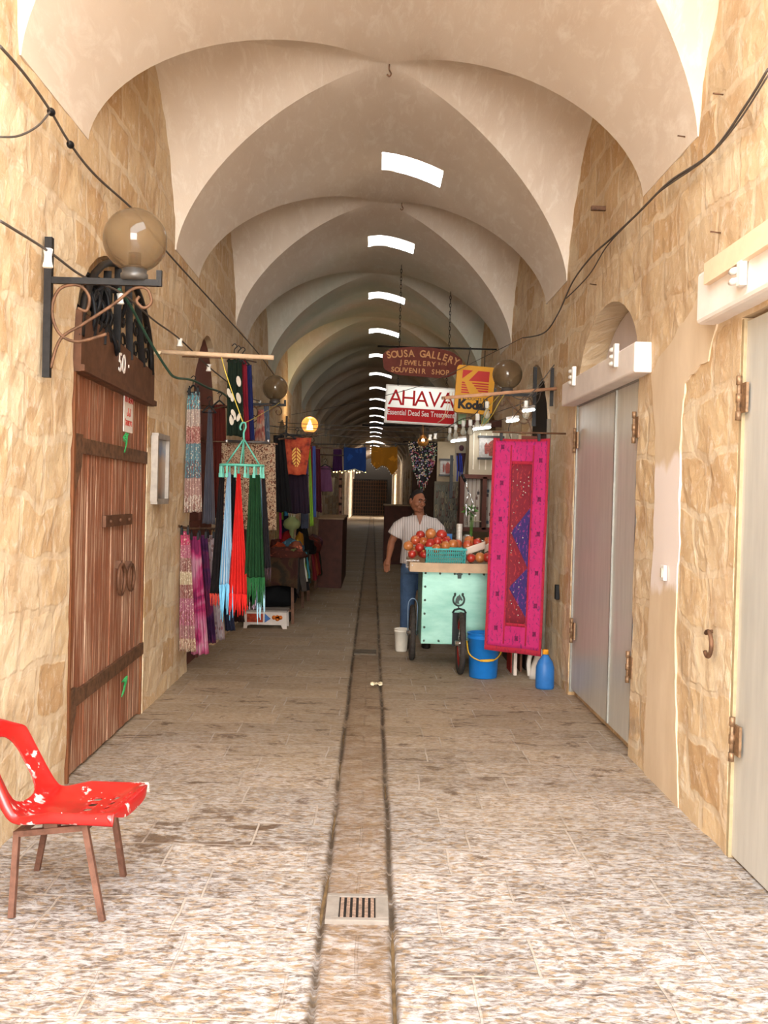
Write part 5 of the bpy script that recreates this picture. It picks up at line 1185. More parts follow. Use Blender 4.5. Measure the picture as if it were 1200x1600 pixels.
mb.tube([H(-.022, -.090, -.053), H(0, -.097, -.050), H(.022, -.090, -.053)], .008, 8); mb.tube([H(-.018, -.088, -.064), H(0, -.093, -.064), H(.018, -.088, -.064)], .008, 8)
for s_ in (-1, 1): mb.ball(H(s_ * .077, .014, -.004), .034, 12, sc=(.35, .62, 1.0), rot=HR); mb.ball(H(s_ * .040, -.058, -.020), .024, 12, rot=HR)
for s_ in (-1, 1):                                                                                 # legs and feet
    hp = B(s_ * .085, 0, .88); kn = B(s_ * .10, .07 - .02 * s_, .48); an = B(s_ * .11, .17 + .02 * s_, .08)
    mb.tube([hp, hp.lerp(kn, .4), kn, kn.lerp(an, .35), an], [.085, .075, .052, .05, .036], 14)
    mb.tube([an + Vector((0, .03, -.03)), an + Vector((0, -.06, -.04)), an + Vector((0, -.17, -.055))], [.036, .036, .022], 10)
fuse(mb, 'body', M_skin, 0.005, man, 3)
def mat_shirt():
    t = NT('striped_shirt'); xx = t.sep(t.obj)[0]; n1 = t.noise(t.obj, 3, 3)
    s1 = t.math('FRACT', t.math('MULTIPLY', t.math('ADD', xx, t.math('MULTIPLY', n1, 0.03)), 40.0))
    col = t.ramp(s1, [(0, hexc(196, 184, 176)), (0.35, hexc(172, 160, 154)), (0.5, hexc(112, 104, 108)), (0.62, hexc(186, 176, 170))])
    return t.done(col, 0.85)
M_shirt = mat_shirt(); mb = MB()
loft(mb, [(B(0.0, 0.0, 0.90), .195, .135), (B(0, 0, 0.98), .19, .135), (B(0, -.005, 1.10), .178, .13), (B(0, -.01, 1.25), .19, .13), (B(0, -.005, 1.34), .195, .115), (B(0, 0, 1.385), .15, .09), (B(0, 0, 1.41), .075, .07)])
q = SL.lerp(EL, .72); mb.tube([SL + Vector((.09, 0, -.02)), SL + Vector((.035, 0, -.025)), SL.lerp(EL, .3), q], [.06, .078, .078, .086], 16)
q = SR.lerp(ER, .75); mb.tube([SR + Vector((-.09, 0, -.02)), SR + Vector((-.035, 0, -.025)), SR.lerp(ER, .3), q], [.06, .078, .076, .084], 16)
fuse(mb, 'shirt', M_shirt, 0.009, man, 6)
# collar and neck opening
mb = MB()
for s_ in (-1, 1):
    mb.sheet(lambda u, v: B(s_ * (0.018 + 0.055 * math.sin(u * 2.2) + 0.012 * v), -.088 + 0.13 * u ** 1.2 - 0.012 * v, 1.372 + 0.055 * u + 0.012 * math.sin(u * 3) - 0.045 * v), 8, 4, 0.005, n=(s_ * 0.5, -1, 0))
mb.build('collar', M_shirt, man)
mb = MB(); mb.prism([(-.034, 1.412), (.034, 1.412), (.004, 1.315), (-.004, 1.315)], lambda u, v, w_: B(u, w_ + 0.35 * (v - 1.36) * 0.6, v), -.128, -.10); tag(mb.build('neckline', M_skin, man), 'skin showing in the open collar')
M_jean = plain('blue_denim', (70, 92, 122), 0.85, 0, 0.15, 12, 0.1); mb = MB()
loft(mb, [(B(0, 0, 0.80), .17, .125), (B(0, 0, 0.95), .175, .125)])
for s_ in (-1, 1):
    hp = B(s_ * .085, 0, .86); kn = B(s_ * .10, .07 - .02 * s_, .48); an = B(s_ * .11, .17 + .02 * s_, .07); mb.tube([hp, hp.lerp(kn, .4), kn, kn.lerp(an, .5), an], [.10, .095, .078, .07, .066], 16)
fuse(mb, 'jeans', M_jean, 0.01, man, 2)
for s_ in (-1, 1):
    an = B(s_ * .11, .17 + .02 * s_, .0); mb = MB(); loft(mb, [(an + Vector((0, -.06, .0)), .048, .14), (an + Vector((0, -.06, .03)), .048, .14), (an + Vector((0, -.04, .07)), .042, .10), (an + Vector((0, .02, .10)), .036, .04)], 18); mb.build('shoe', plain('dark_shoe', (44, 36, 32), 0.6), man)
M_hair = plain('short_black_hair', (30, 24, 22), 0.8, 0, 0.2, 60, 0.3); mb = MB()

def hairfn(q):
    x, y, z = q; lim = -0.10 - 0.75 * max(0, z) ** 2.2                   # receding line at the temples
    if abs(x) > .6: lim = min(lim, -0.22)
    zlow = -.45 if y > .15 else (-.02 if y > -.25 else .15)
    return Vector((x, max(y, lim), max(z, zlow)))
mb.ball(HC + HR @ Vector((0, .006, .006)), 1, 40, sc=(.0785, .096, .1165), rot=HR, fn=hairfn)
mb.build('hair', M_hair, man)
for s_ in (-1, 1):
    mb = MB(); mb.tube([H(s_ * .016, -.104, .041), H(s_ * .032, -.098, .047), H(s_ * .047, -.084, .040)], .0045, 6); mb.build('eyebrow', M_hair, man)
    mb = MB(); mb.ball(H(s_ * .030, -.083, .016), .011, 12, sc=(1.2, .8, .6), rot=HR); e = mb.build('eye', plain('eye_white', (140, 122, 110), 0.3), man)
    mb = MB(); mb.ball(H(s_ * .031 + .002, -.090, .014), .006, 10, rot=HR); tag(mb.build('iris', plain('dark_iris', (30, 20, 16), 0.2), man), 'dark iris')
mb = MB(); mb.tube([H(-.018, -.1, -.0575), H(0, -.1045, -.0565), H(.018, -.1, -.0575)], .0028, 6); tag(mb.build('lips', plain('lip_line', (110, 56, 46), 0.6), man), 'closed dark lips')
mb = MB(); p = at(667, 824, 10.66); mb.bar(p, p + Vector((0.004, 0, -0.03)), .008, .006); mb.build('pen', plain('dark_green_pen', (40, 60, 48), 0.4), man)

# ------------------------------------------------------------------ buckets, jugs and boards on the ground at the right
def bucket(name, px, py, h, rt, rb, rgb, label, handle=None):
    c = atz(px, py); c = Vector((c.x, c.y + rb, 0.003)); root = thing(name, label, 'bucket', c); mb = MB()
    mb.lathe(c, [(rb * .96, 0), (rb, .006), (rt * .97, h * .86), (rt * 1.04, h * .87), (rt * 1.04, h * .9), (rt, h * .905), (rt * 1.01, h * .97), (rt * 1.05, h * .975), (rt * 1.05, h), (rt * .97, h), (rt * .93, h * .9), (rb * .9, .02)], 32); mb.build('pail', plain('pail_%d' % rgb[2], rgb, 0.4, vary=0.05), root)
    if handle:
        mb = MB(); z = c.z + h * .84; pts = [c + Vector((-rt * 1.06, 0, h * .80)), c + Vector((-rt * .95, -rt * .75, h * .55)), c + Vector((-rt * .3, -rt * 1.05, h * .42)), c + Vector((rt * .5, -rt * 1.05, h * .44)), c + Vector((rt * 1.0, -rt * .5, h * .58)), c + Vector((rt * 1.06, 0, h * .80))]
        mb.tube(bez(pts, 8), .006, 6); mb.build('handle', plain('yellow_handle', (226, 176, 50), 0.4), root)
        mb = MB(); mb.tube([pts[2], (pts[2] + pts[3]) / 2, pts[3]], .011, 8); mb.build('grip', plain('yellow_handle', (226, 176, 50), 0.4), root)
    return root
bucket('plastic_bucket', 757, 1062, 0.40, .145, .125, (30, 116, 196), 'blue plastic bucket with yellow handle standing by the cart under the pink cloth', True)
bucket('plastic_bucket', 627, 1019, 0.235, .078, .062, (224, 214, 198), 'small white plastic bucket behind the cart\'s left wheel')
c = atz(853, 1078); root = thing('plastic_jug', 'blue plastic jug with an orange cap at the foot of the right wall', 'jug', (c.x, c.y + .07, 0)); mb = MB()
loft(mb, [((c.x, c.y + .07, 0.0), .075, .065), ((c.x, c.y + .07, 0.02), .08, .07), ((c.x, c.y + .07, .18), .078, .068), ((c.x, c.y + .07, .23), .062, .055), ((c.x, c.y + .07, .28), .028, .028), ((c.x, c.y + .07, .295), .022, .022)], 24)
mb.build('jug_body', plain('jug_blue', (46, 108, 176), 0.35, vary=0.08), root); mb = MB(); mb.lathe((c.x, c.y + .07, .292), [(.026, 0), (.026, .035), (.022, .04)], 16); mb.build('cap', plain('orange_cap', (236, 160, 40), 0.4), root)
c = atz(835, 1063); root = thing('plastic_jug', 'white plastic jug with a moulded handle beside the blue jug', 'jug', (c.x, c.y + .06, 0)); mb = MB()
mb.tube(bez([(c.x - .035, c.y + .06, .03), (c.x - .045, c.y + .06, .14), (c.x - .03, c.y + .06, .22), (c.x + .01, c.y + .06, .255), (c.x + .05, c.y + .06, .22)], 6), .02, 10)
loft(mb, [((c.x + .03, c.y + .06, 0.0), .07, .05), ((c.x + .03, c.y + .06, .06), .072, .05), ((c.x + .045, c.y + .06, .2), .04, .045), ((c.x + .05, c.y + .06, .27), .02, .02)], 18)
mb.build('jug_body', plain('jug_white', (222, 214, 204), 0.4, vary=0.04), root)
for px, py, h, w_, rgb, lb in ((805, 1056, .34, .03, (226, 210, 196), 'white-painted wooden board standing under the pink cloth'), (799, 1052, .30, .014, (170, 44, 34), 'thin red board left of the white one under the pink cloth'), (814, 1050, .30, .02, (120, 80, 60), 'brown board right of the white one under the pink cloth'), (822, 1048, .30, .016, (60, 48, 42), 'dark board next to the white jug under the pink cloth')):
    c = atz(px, py); mb = MB(); mb.box((c.x, c.y + .15, h / 2), (w_, .28, h)); tag(mb.build('wooden_board', plain('board_%d' % rgb[0], rgb, 0.7), bevel=0.003), lb, 'board', 'boards leaning under the pink cloth')

# ------------------------------------------------------------------ pink embroidered hanging
D = 8.8
cl = thing('embroidered_hanging', 'bright pink embroidered patchwork hanging with mirrors, clipped to the rod on the right', 'wall hanging', at(812, 684, D))
TL, TR, BL, BR = at(771, 684, D), at(860, 685, D), at(757, 1015, D), at(845, 1026, D)
def pk(u, v, off=0.0):
    p = TL.lerp(TR, u).lerp(BL.lerp(BR, u), v); return p + Vector((0, 0.012 * math.sin(u * 9 + v * 2) + 0.008 * math.sin(v * 14) - off, -0.01 * math.sin(PI * u) * (1 - v) ** 8))
def mat_pink(name, rgb, thread):
    t = NT(name); n1 = t.noise(t.obj, 20, 4, 0.6); w1 = t.wave(t.obj, 9, 7, 3, 'X', 2.0); sc_ = t.math('MULTIPLY', t.ramp(w1, [(0.8, 0), (0.92, 1)]), t.ramp(t.noise(t.obj, 34, 2), [(0.48, 0), (0.54, 1)]))
    c = hexc(*rgb); col = t.ramp(n1, [(0.3, tuple(x * .8 for x in c[:3]) + (1,)), (0.7, c)]); col = t.mix(t.math('MULTIPLY', sc_, 0.7), col, hexc(*thread)); t.bump(n1, 0.4, 0.004)
    t.b.inputs['Sheen Weight'].default_value = 0.1
    return t.done(col, 0.8)
M_p1 = mat_pink('magenta_cloth', (186, 22, 100), (80, 20, 80)); M_p2 = mat_pink('red_border_cloth', (172, 16, 48), (110, 14, 36)); M_p3 = mat_pink('maroon_cloth', (122, 12, 36), (170, 44, 44)); M_p4 = mat_pink('violet_cloth', (52, 28, 100), (140, 44, 116))
mb = MB(); mb.sheet(lambda u, v: pk(u, v), 40, 60, 0.006); mb.build('border', M_p2, cl)
def patch(name, u0, u1, v0, v1, mat, off, par=cl, nu=12, nv=24):
    m = MB(); m.sheet(lambda u, v: pk(u0 + (u1 - u0) * u, v0 + (v1 - v0) * v, off), nu, nv, 0.004); return m.build(name, mat, par)
patch('field', 0.045, 0.955, 0.012, 0.975, M_p1, 0.005, nu=36, nv=56)
patch('centre_panel', 0.34, 0.70, 0.12, 0.86, M_p3, 0.009)
for va, vb, side in ((0.12, 0.36, 1), (0.30, 0.62, 0), (0.56, 0.80, 0)):
    pass
for (vt, vm, vb) in ((0.32, 0.44, 0.60), (0.60, 0.70, 0.83)):
    m = MB(); m.sheet(lambda u, v: pk(0.70 - (0.33 * u) * (1 - abs((v if v < .5 else v) - 0.42) / (0.42 if v < 0.42 else 0.58)), vt + (vb - vt) * v, 0.013), 6, 16, 0.003)
    m.build('triangle_patch', M_p4, cl)
patch('seam_strip', 0.31, 0.335, 0.03, 0.96, M_p2, 0.010, nu=2, nv=24); patch('seam_strip', 0.705, 0.73, 0.03, 0.96, M_p2, 0.010, nu=2, nv=24); patch('seam_strip', 0.34, 0.70, 0.105, 0.12, M_p2, 0.010, nu=8, nv=2); patch('seam_strip', 0.34, 0.70, 0.86, 0.875, M_p2, 0.010, nu=8, nv=2)
M_mir = plain('tiny_mirror', (226, 206, 196), 0.15, 0.7, 0.1); M_ros = plain('embroidered_rosette', (110, 26, 70), 0.8, 0, 0.3, 60)
spots = [(0.17, 0.04), (0.85, 0.10), (0.18, 0.21), (0.85, 0.28), (0.18, 0.38), (0.86, 0.44), (0.18, 0.56), (0.86, 0.62), (0.18, 0.73), (0.86, 0.77), (0.18, 0.89), (0.86, 0.90), (0.55, 0.93)]
for u, v in spots:
    c = pk(u, v, 0.012); m = MB(); m.prism([(.022 * (1 if k % 2 else .6) * math.cos(q), .03 * (1 if k % 2 else .6) * math.sin(q)) for k, q in enumerate([2 * PI * k / 8 for k in range(8)])], lambda a, b, w_: c + Vector((a, w_, b)), -0.003, 0.004); r_ = m.build('rosette', M_ros, cl)
    m = MB(); m.lathe(c + Vector((0, -0.006, 0)), [(.008, -.002), (.008, .002)], 10, rot=Matrix.Rotation(PI / 2, 3, 'X')); m.build('mirror', M_mir, r_).matrix_parent_inverse = Matrix.Translation(-cl.location)
rr = random.Random(9)
for k in range(34):
    u, v = rr.uniform(.37, .68), rr.uniform(.14, .85); c = pk(u, v, 0.018); m = MB(); m.lathe(c, [(.0055, -.002), (.0055, .002)], 8, rot=Matrix.Rotation(PI / 2, 3, 'X')); m.build('mirror', M_mir, cl)
for u in (0.14, 0.80):
    c = pk(u, 0, 0.0); m = MB(); m.box(c + Vector((0, -0.004, 0.012)), (.022, .03, .06)); m.tube([c + Vector((-.012, 0, .045)), c + Vector((.012, 0, .045))], .006, 6); m.build('clip', M_black, cl)
a = pk(-0.02, 0) + Vector((0, .005, .05)); b = Vector((XR, a.y, a.z)); mb = MB(); mb.tube([a, b], .008, 8); tag(mb.build('hanging_rod', M_rustbar), 'thin rod in the right wall carrying the pink hanging', 'rod')
# downpipe, pole and angle bar beside it
p = atx(863, 575, XR - .03); mb = MB(); mb.bar((XR - .03, p.y, p.z), (XR - .03, p.y, p.z - .35), .03, .03); tag(mb.build('angle_bar', M_iron), 'short dark upright bar on the right wall at the end of the pale pole', 'bar')
a = at(858, 690, 9.25); b = at(848, 1020, 9.25); a = at(858, 655, 9.25); b2 = Vector((b.x, 9.25, 0.02)); mb = MB(); mb.tube([a, Vector((b2.x, 9.25, a.z * .5)), b2], .02, 12); tag(mb.build('drain_pipe', plain('dull_grey_pipe', (150, 142, 128), 0.45, 0.3)), 'grey metal pipe standing behind the right edge of the pink hanging', 'pipe')
a = at(695, 622, 9.1); b = at(866, 607, 9.3); b = Vector((XR, 9.3, b.z)); mb = MB(); mb.tube([a, at(650, 622, 9.1).lerp(a, .9), b], .015, 10); tag(mb.build('display_pole', plain('reddish_pole', (188, 142, 110), 0.6)), 'reddish wooden pole jutting from the right wall in front of the yellow sign', 'pole')
# ------------------------------------------------------------------ signs
def chain(name, a, b, label):
    a = Vector(a); b = Vector(b); n = max(4, int((b - a).length / 0.05)); mb = MB()
    for k in range(n):
        c = a.lerp(b, (k + .5) / n); L = (b - a).length / n; e = Vector((1, 0, 0)) if k % 2 else Vector((0, 1, 0)); d = (b - a).normalized()
        mb.tube([c + e * (.011 * math.cos(q)) + d * (L * .62 * math.sin(q)) for q in [2 * PI * j / 8 for j in range(8)]], .004, 4, closed=True)
    return tag(mb.build(name, M_iron), label, 'chain', 'chains of the brown oval sign')
DS = 14.0
c = at(659, 566, DS); W2 = 62 * DS / 1600; H2 = 23 * DS / 1600
sg = thing('shop_sign', 'brown oval hanging sign reading SOUSA GALLERY JEWELERY and SOUVENIR SHOP', 'sign', c)
RX = Vector((1, 0, -0.035)).normalized(); RZ = Vector((0.035, 0, 1)).normalized(); N = Vector((0, -1, 0))
P = []
for k in range(64):
    q = 2 * PI * k / 64; r = 1 + 0.018 * math.sin(5 * q + 1) + 0.012 * math.sin(9 * q); P.append((W2 * math.copysign(abs(math.cos(q)) ** .62, math.cos(q)) * r, H2 * math.copysign(abs(math.sin(q)) ** .8, math.sin(q)) * r))
mb = MB(); mb.prism(P, lambda u, v, w_: c + RX * u + RZ * v + Vector((0, w_, 0)), 0, .035); mb.build('board', plain('red_brown_board', (112, 50, 36), 0.6, 0, .12, 12), sg, bevel=0)
mb = MB()
def letters(txt, size, x0, x1, zf, rot, sx=1.0, bold=.006):
    n = len(txt)
    for i, ch in enumerate(txt):
        if ch == ' ': continue
        u = (i / (n - 1)) if n > 1 else .5; x = x0 + (x1 - x0) * u; q = rot(u); X = RX * math.cos(q) + RZ * math.sin(q); Z = RZ * math.cos(q) - RX * math.sin(q)
        put_text(mb, ch, size, c + RX * x + RZ * zf(u) + N * .003, X, Z, extrude=.004, bold=bold, sx=sx)
letters('SOUSA GALLERY', .135, -W2 * .84, W2 * .86, lambda u: .06 + .05 * math.sin(PI * (u * .95 + .05)) - .03 * max(0, u - .8) * 5, lambda u: .35 - .75 * u, .88, .003)
letters('JEWELERY', .092, -W2 * .52, W2 * .30, lambda u: -.02, lambda u: 0, .95, .002)
letters('and', .07, W2 * .44, W2 * .60, lambda u: .0, lambda u: 0, 1.0, .001)
letters('SOUVENIR', .095, -W2 * .72, W2 * .06, lambda u: -.125, lambda u: 0, .95, .002)
letters('SHOP', .095, W2 * .30, W2 * .66, lambda u: -.125, lambda u: 0, .95, .002)
mb.build('lettering', plain('ochre_lettering', (206, 148, 96), 0.6), sg)
def ceil_z(x, y): return barrel(x) - 0.02
for (px, pt, pb, lb) in ((624, 420, 546, 'left chain dropping from the vault to the brown oval sign'), (702, 460, 546, 'right chain dropping from the vault to the brown oval sign')):
    top = at(px, pt, DS); bot = at(px, pb, DS); chain('chain', (bot.x, DS + .02, min(top.z + .1, barrel(bot.x) - .01)), (bot.x, DS + .02, bot.z), lb)
a = at(590, 541, DS + .03); b = at(772, 546, DS + .03); mb = MB(); mb.tube([a, b, Vector((XR, DS + .03, b.z))], .012, 8); tag(mb.build('sign_bar', M_iron), 'thin iron bar reaching from the right wall behind the top of the oval sign', 'bar')
for px in (622, 698):
    a = at(px, 588, DS); b = at(px, 602, 13.9); chain('sign_link', a, b, 'link chain, %s, between the oval sign and the white sign' % ('left one' if px < 650 else 'right one'))
# white and red light box
DA = 13.9
A, B_ = at(602, 600, DA), at(715, 607, DA); Cc, Dd = at(601, 662, DA), at(715, 665, DA); cen = (A + B_ + Cc + Dd) / 4; w_ = (B_ - A).length / 2; h_ = (A - Cc).length / 2 * .97
sx_ = (B_ - A).normalized(); sz_ = Vector((-sx_.z, 0, sx_.x)) if sx_.x > 0 else RZ
sg = thing('light_box_sign', 'white and red rectangular sign reading AHAVA Essential Dead Sea Treatment', 'sign', cen)
PL = lambda u, v, w2: cen + sx_ * u + sz_ * v + Vector((0, w2, 0))
mb = MB(); mb.prism([(-w_, -h_), (w_, -h_), (w_, h_), (-w_, h_)], PL, .012, .16); mb.build('case', plain('sign_case', (214, 206, 196), 0.5), sg)
mb = MB(); mb.prism([(-w_ + .02, -h_ + .02), (w_ - .02, -h_ + .02), (w_ - .02, h_ - .02), (-w_ + .02, h_ - .02)], PL, 0, .02)
t = NT('backlit_white'); n1 = t.obj; t.b.inputs['Emission Color'].default_value = hexc(250, 250, 238); 
dd_ = t.n('ShaderNodeVectorMath', operation='DISTANCE'); t.put(dd_.inputs[0], t.map(t.obj, (1, 0, 1.8))); dd_.inputs[1].default_value = (cen.x, 0, (cen.z + .14) * 1.8)
t.put(t.b.inputs['Emission Strength'], t.ramp(dd_.outputs['Value'], [(0.0, 0.6), (0.5, 0.2), (1, 0.12)])); mb.build('panel', t.done(hexc(196, 192, 180), 0.4), sg)
mb = MB(); mb.prism([(-w_ + .035, -h_ + .03), (w_ - .035, -h_ + .03), (w_ - .035, -h_ * .18), (-w_ + .035, -h_ * .18)], PL, -.004, .004); mb.build('band', plain('sign_red', (190, 18, 24), 0.6, vary=.03), sg)
mb = MB()
for i, ch in enumerate('AHAVA'):
    x = -w_ * .72 + i * w_ * .36
    put_text(mb, ch, .30, cen + sx_ * x + sz_ * (h_ * .30) - Vector((0, .006, 0)), sx_, sz_, extrude=.003, bold=.0, sx=1.0)
mb.build('lettering', plain('sign_red', (190, 18, 24), 0.6, vary=.03), sg)
mb = MB(); put_text(mb, 'Essential Dead Sea Treatment', .105, cen - sz_ * (h_ * .44) + sx_ * 0 - Vector((0, .008, 0)), sx_, sz_, extrude=.002, bold=.001, sx=.72); tag(mb.build('slogan', M_white, sg), 'white slogan lettering')
a = at(566, 664, DA + .05); b = at(716, 666, DA + .05); mb = MB(); mb.tube([a, b, Vector((XR, DA + .05, b.z))], .01, 8); tag(mb.build('sign_bar', M_iron), 'thin bar under the white sign running to the right wall', 'bar')
# yellow film sign
DK = 12.6; sg = thing('film_sign', 'yellow and red film sign reading PRODUCTS BY Kodak', 'sign', at(743, 610, DK))
k0, k1, k2, k3 = at(715, 572, DK), at(767, 572, DK), at(774, 648, DK), at(711, 644, DK); cen = (k0 + k1 + k2 + k3) / 4; w_ = 30 * DK / 1600; h_ = 37 * DK / 1600; sx_ = Vector((1, 0, -0.06)).normalized(); sz_ = Vector((0.06, 0, 1)).normalized()
def rrect(w, h, r): 
    out = []
    for (cx_, cy_, a0) in ((w - r, h - r, 0), (-w + r, h - r, PI / 2), (-w + r, -h + r, PI), (w - r, -h + r, 1.5 * PI)):
        for k in range(6): out.append((cx_ + r * math.cos(a0 + PI / 2 * k / 5), cy_ + r * math.sin(a0 + PI / 2 * k / 5)))
    return out
PK = lambda u, v, w2: cen + sx_ * u + sz_ * v + Vector((0, w2, 0))
mb = MB(); mb.prism(rrect(w_, h_, .04), PK, 0, .10); mb.build('case', plain('film_yellow', (236, 166, 16), 0.4, vary=.03), sg)
mb = MB(); m_ = w_ * .70; top = h_ * .80; botm = -h_ * .22; ax = -m_ * .62; mid = (top + botm) / 2 + .02
def rp(poly): mb.prism(poly, PK, -.005, .002)
rp([(-m_, mid + .02), (-m_, top), (-m_ * .25, top)]) ; rp([(m_ * .15, top), (m_, top), (m_, mid - .0), (ax + .02, mid)])
for k in range(5):
    z = mid - .018 - k * .030; sl = (mid - z) * .9; rp([(ax + .04 + sl, z), (m_, z), (m_, z - .017), (ax + .04 + sl + .015, z - .017)]); rp([(-m_, z), (-m_ * .86 + sl * .55, z), (-m_ * .86 + sl * .55 + .012, z - .017), (-m_, z - .017)])
mb.build('emblem', plain('film_red', (206, 36, 20), 0.4, vary=.03), sg)
mb = MB(); put_text(mb, 'PRODUCTS BY', .052, cen - sz_ * h_ * .40 - Vector((0, .004, 0)), sx_, sz_, extrude=.003, sx=.98); mb.build('small_lettering', plain('film_black', (44, 34, 30), 0.5), sg); mb = MB(); put_text(mb, 'Kodak', .15, cen - sz_ * h_ * .66 - Vector((0, .004, 0)), sx_, sz_, extrude=.003, bold=.008, sx=.98); mb.build('lettering', plain('film_black', (44, 34, 30), 0.5), sg)
mb = MB(); mb.bar(cen + Vector((w_ + .0, .05, .1)), Vector((XR, DK + .05, cen.z + .1)), .03, .03); mb.tube([cen + Vector((-.1, .05, h_)), cen + Vector((-.06, .05, h_ + .24))], .005, 5); mb.tube([cen + Vector((.12, .05, h_)), cen + Vector((.12, .05, h_ + .2))], .005, 5); mb.build('bracket', M_iron, sg)

# ------------------------------------------------------------------ right-hand stall
M_cream = plain('cream_boarding', (164, 150, 128), 0.7, 0, .06, 4); M_dkw = plain('dark_red_wood', (84, 46, 34), 0.6, 0, .15, 8)
y_ = 11.5; x0 = at(733, 700, y_).x; z0 = at(733, 743, y_).z; z1 = at(733, 672, y_).z
ca = thing('panelled_cabinet', 'cream tongue-and-groove cabinet behind the top of the pink hanging', 'cabinet', (x0 + .28, y_ + .2, z0))
mb = MB(); mb.box(((x0 + XR - .02) / 2, y_ + .2, (z0 + z1) / 2), (XR - .02 - x0, .4, z1 - z0)); mb.build('body', M_cream, ca, bevel=.004)
mb = MB()
for k in range(8): mb.box((x0 + .05 + k * .07, y_ - .003, (z0 + z1) / 2 + .02), (.012, .008, z1 - z0 - .10))
mb.build('groove_beads', plain('bright_cream_bead', (206, 194, 174), 0.6), ca)
y2 = 11.45; za = at(722, 827, y2).z; xa = at(722, 780, y2).x
cb = thing('display_cabinet', 'dark red wooden wall cabinet with two pale open bays above the juice press', 'cabinet', (xa + .3, y2 + .2, za)); zb_ = z0 - .01
mb = MB(); xm = at(757, 780, y2).x; xe = XR - .02
for x in (xa, xm, xe): mb.box((x, y2 + .12, (za + zb_) / 2), (.05, .24, zb_ - za))
for z in (za, zb_): mb.box(((xa + xe) / 2, y2 + .12, z), (xe - xa, .24, .045))
mb.build('frame', M_dkw, cb)
t = NT('pale_boards'); xx = t.sep(t.obj)[0]; fr = t.math('FRACT', t.math('MULTIPLY', xx, 22)); mb = MB(); mb.box(((xa + xe) / 2, y2 + .22, (za + zb_) / 2), (xe - xa, .02, zb_ - za)); mb.build('back_panel', t.done(t.ramp(fr, [(0, hexc(186, 172, 158)), (.8, hexc(196, 184, 170)), (.9, hexc(120, 94, 76))]), .8), cb)
mb = MB(); p = at(745, 815, y2); mb.box((p.x, y2 + .1, p.z), (.14, .12, .01)); mb.build('shelf', M_cream, cb)
rr = random.Random(21)
for k in range(14):
    x = rr.uniform(xm + .04, min(xe, xm + .14)) if k < 9 else rr.uniform(xa + .05, xm - .05); z = za + .06 + (zb_ - za - .12) * rr.random(); mb = MB()
    mb.box((x, y2 + .205, z), (.025, .01, .035)); mb.tube([(x, y2 + .203, z + .018), (x, y2 + .203, z + .04)], .002, 4)
    tag(mb.build('earring_card', plain('card_%d' % (k % 3), [(70, 60, 60), (110, 80, 70), (60, 70, 80)][k % 3], .5)), 'small dark earring card hung on the pale back of the wall cabinet', 'jewellery', 'earring cards in the wall cabinet')
# framed pictures
def picture(px0, px1, py0, py1, d, label, cols, kind):
    a = at(px0, py0, d); b = at(px1, py1, d); root = thing('framed_picture', label, 'picture', ((a.x + b.x) / 2, d, b.z)); cx_, cz_ = (a.x + b.x) / 2, (a.z + b.z) / 2; w_, h_ = abs(b.x - a.x), abs(a.z - b.z)
    mb = MB(); mb.box((cx_, d, cz_), (w_, .02, h_)); mb.build('print', plain('print_grey', (140, 134, 128), .6, 0, .2, 40), root)
    mb = MB()
    for z in (a.z, b.z): mb = MB(); mb.box((cx_, d - .005, z), (w_ + .03, .035, .022)); mb.build('frame_rail', M_iron, root)
    mb = MB()
    if kind: # hand amulet shape with fingers
        mb.prism([(-.03, -.09), (.03, -.09), (.045, -.02), (.04, .04), (.02, .07), (0, .085), (-.02, .07), (-.04, .04), (-.045, -.02)], lambda u, v, q: Vector((cx_ + .02 + u * w_ / .2, q, cz_ + v * h_ / .24)), d - .016, d - .009)
    mb.prism([(-.012, -.07), (.012, -.07), (.016, .02), (0, .06), (-.016, .02)], lambda u, v, q: Vector((cx_ - w_ * .2 + u * w_ / .2, q, cz_ + v * h_ / .24)), d - .016, d - .009)
    mb.build('motif', plain('motif_brown', cols, .6, 0, .3, 60), root)
picture(749, 785, 682, 717, y_ - .02, 'framed print of brown hand amulets on the cream cabinet, beside the pink hanging', (110, 50, 40), True)
y3 = 12.7; sp = thing('stall_partition', 'beige partition board behind the beaded shawl, carrying a small framed print', 'partition', at(700, 740, y3))
a = at(684, 690, y3); b = at(734, 830, y3); mb = MB(); mb.box(((a.x + b.x) / 2 + .12, y3 + .03, (a.z + 0) / 2), (b.x - a.x + .24, .04, a.z)); mb.build('board', plain('beige_board', (138, 122, 98), .7, 0, .08, 5), sp)
picture(688, 706, 718, 743, y3 - .01, 'small framed print of a hand amulet on the beige partition', (90, 60, 56), True)
y4 = 12.2; a = at(712, 690, y4); b = at(733, 830, y4); mb = MB(); mb.box(((a.x + b.x) / 2, y4 + .02, (a.z + 0) / 2), (b.x - a.x, .03, a.z)); tag(mb.build('stall_partition', plain('grey_cream_board', (150, 140, 122), .7, 0, .05)), 'narrow grey-cream board behind the blue and brown top, left of the cabinets', 'partition')
root = thing('blue_tunic', 'blue and brown tunic with hanging ties on the narrow cream board', 'tunic', at(720, 700, y4 - .06)); hang('cloth', None, None, at(713, 708, y4 - .05), at(728, 708, y4 - .05), at(716, 736, y4 - .05), at(724, 738, y4 - .05), cloth_mat('navy_brown', 'stripes', [(70, 46, 50), (50, 56, 130), (76, 50, 52)], 1.3), 2, .012, seed=31, parent=root)
for px, pb in ((714, 752), (721, 758), (718, 745)):
    mb = MB(); mb.tube([at(px, 712, y4 - .055), at(px + 1, (712 + pb) / 2, y4 - .06), at(px, pb, y4 - .055)], .008, 6); mb.build('tie', plain('cobalt_tie', (50, 66, 160), .7), root)
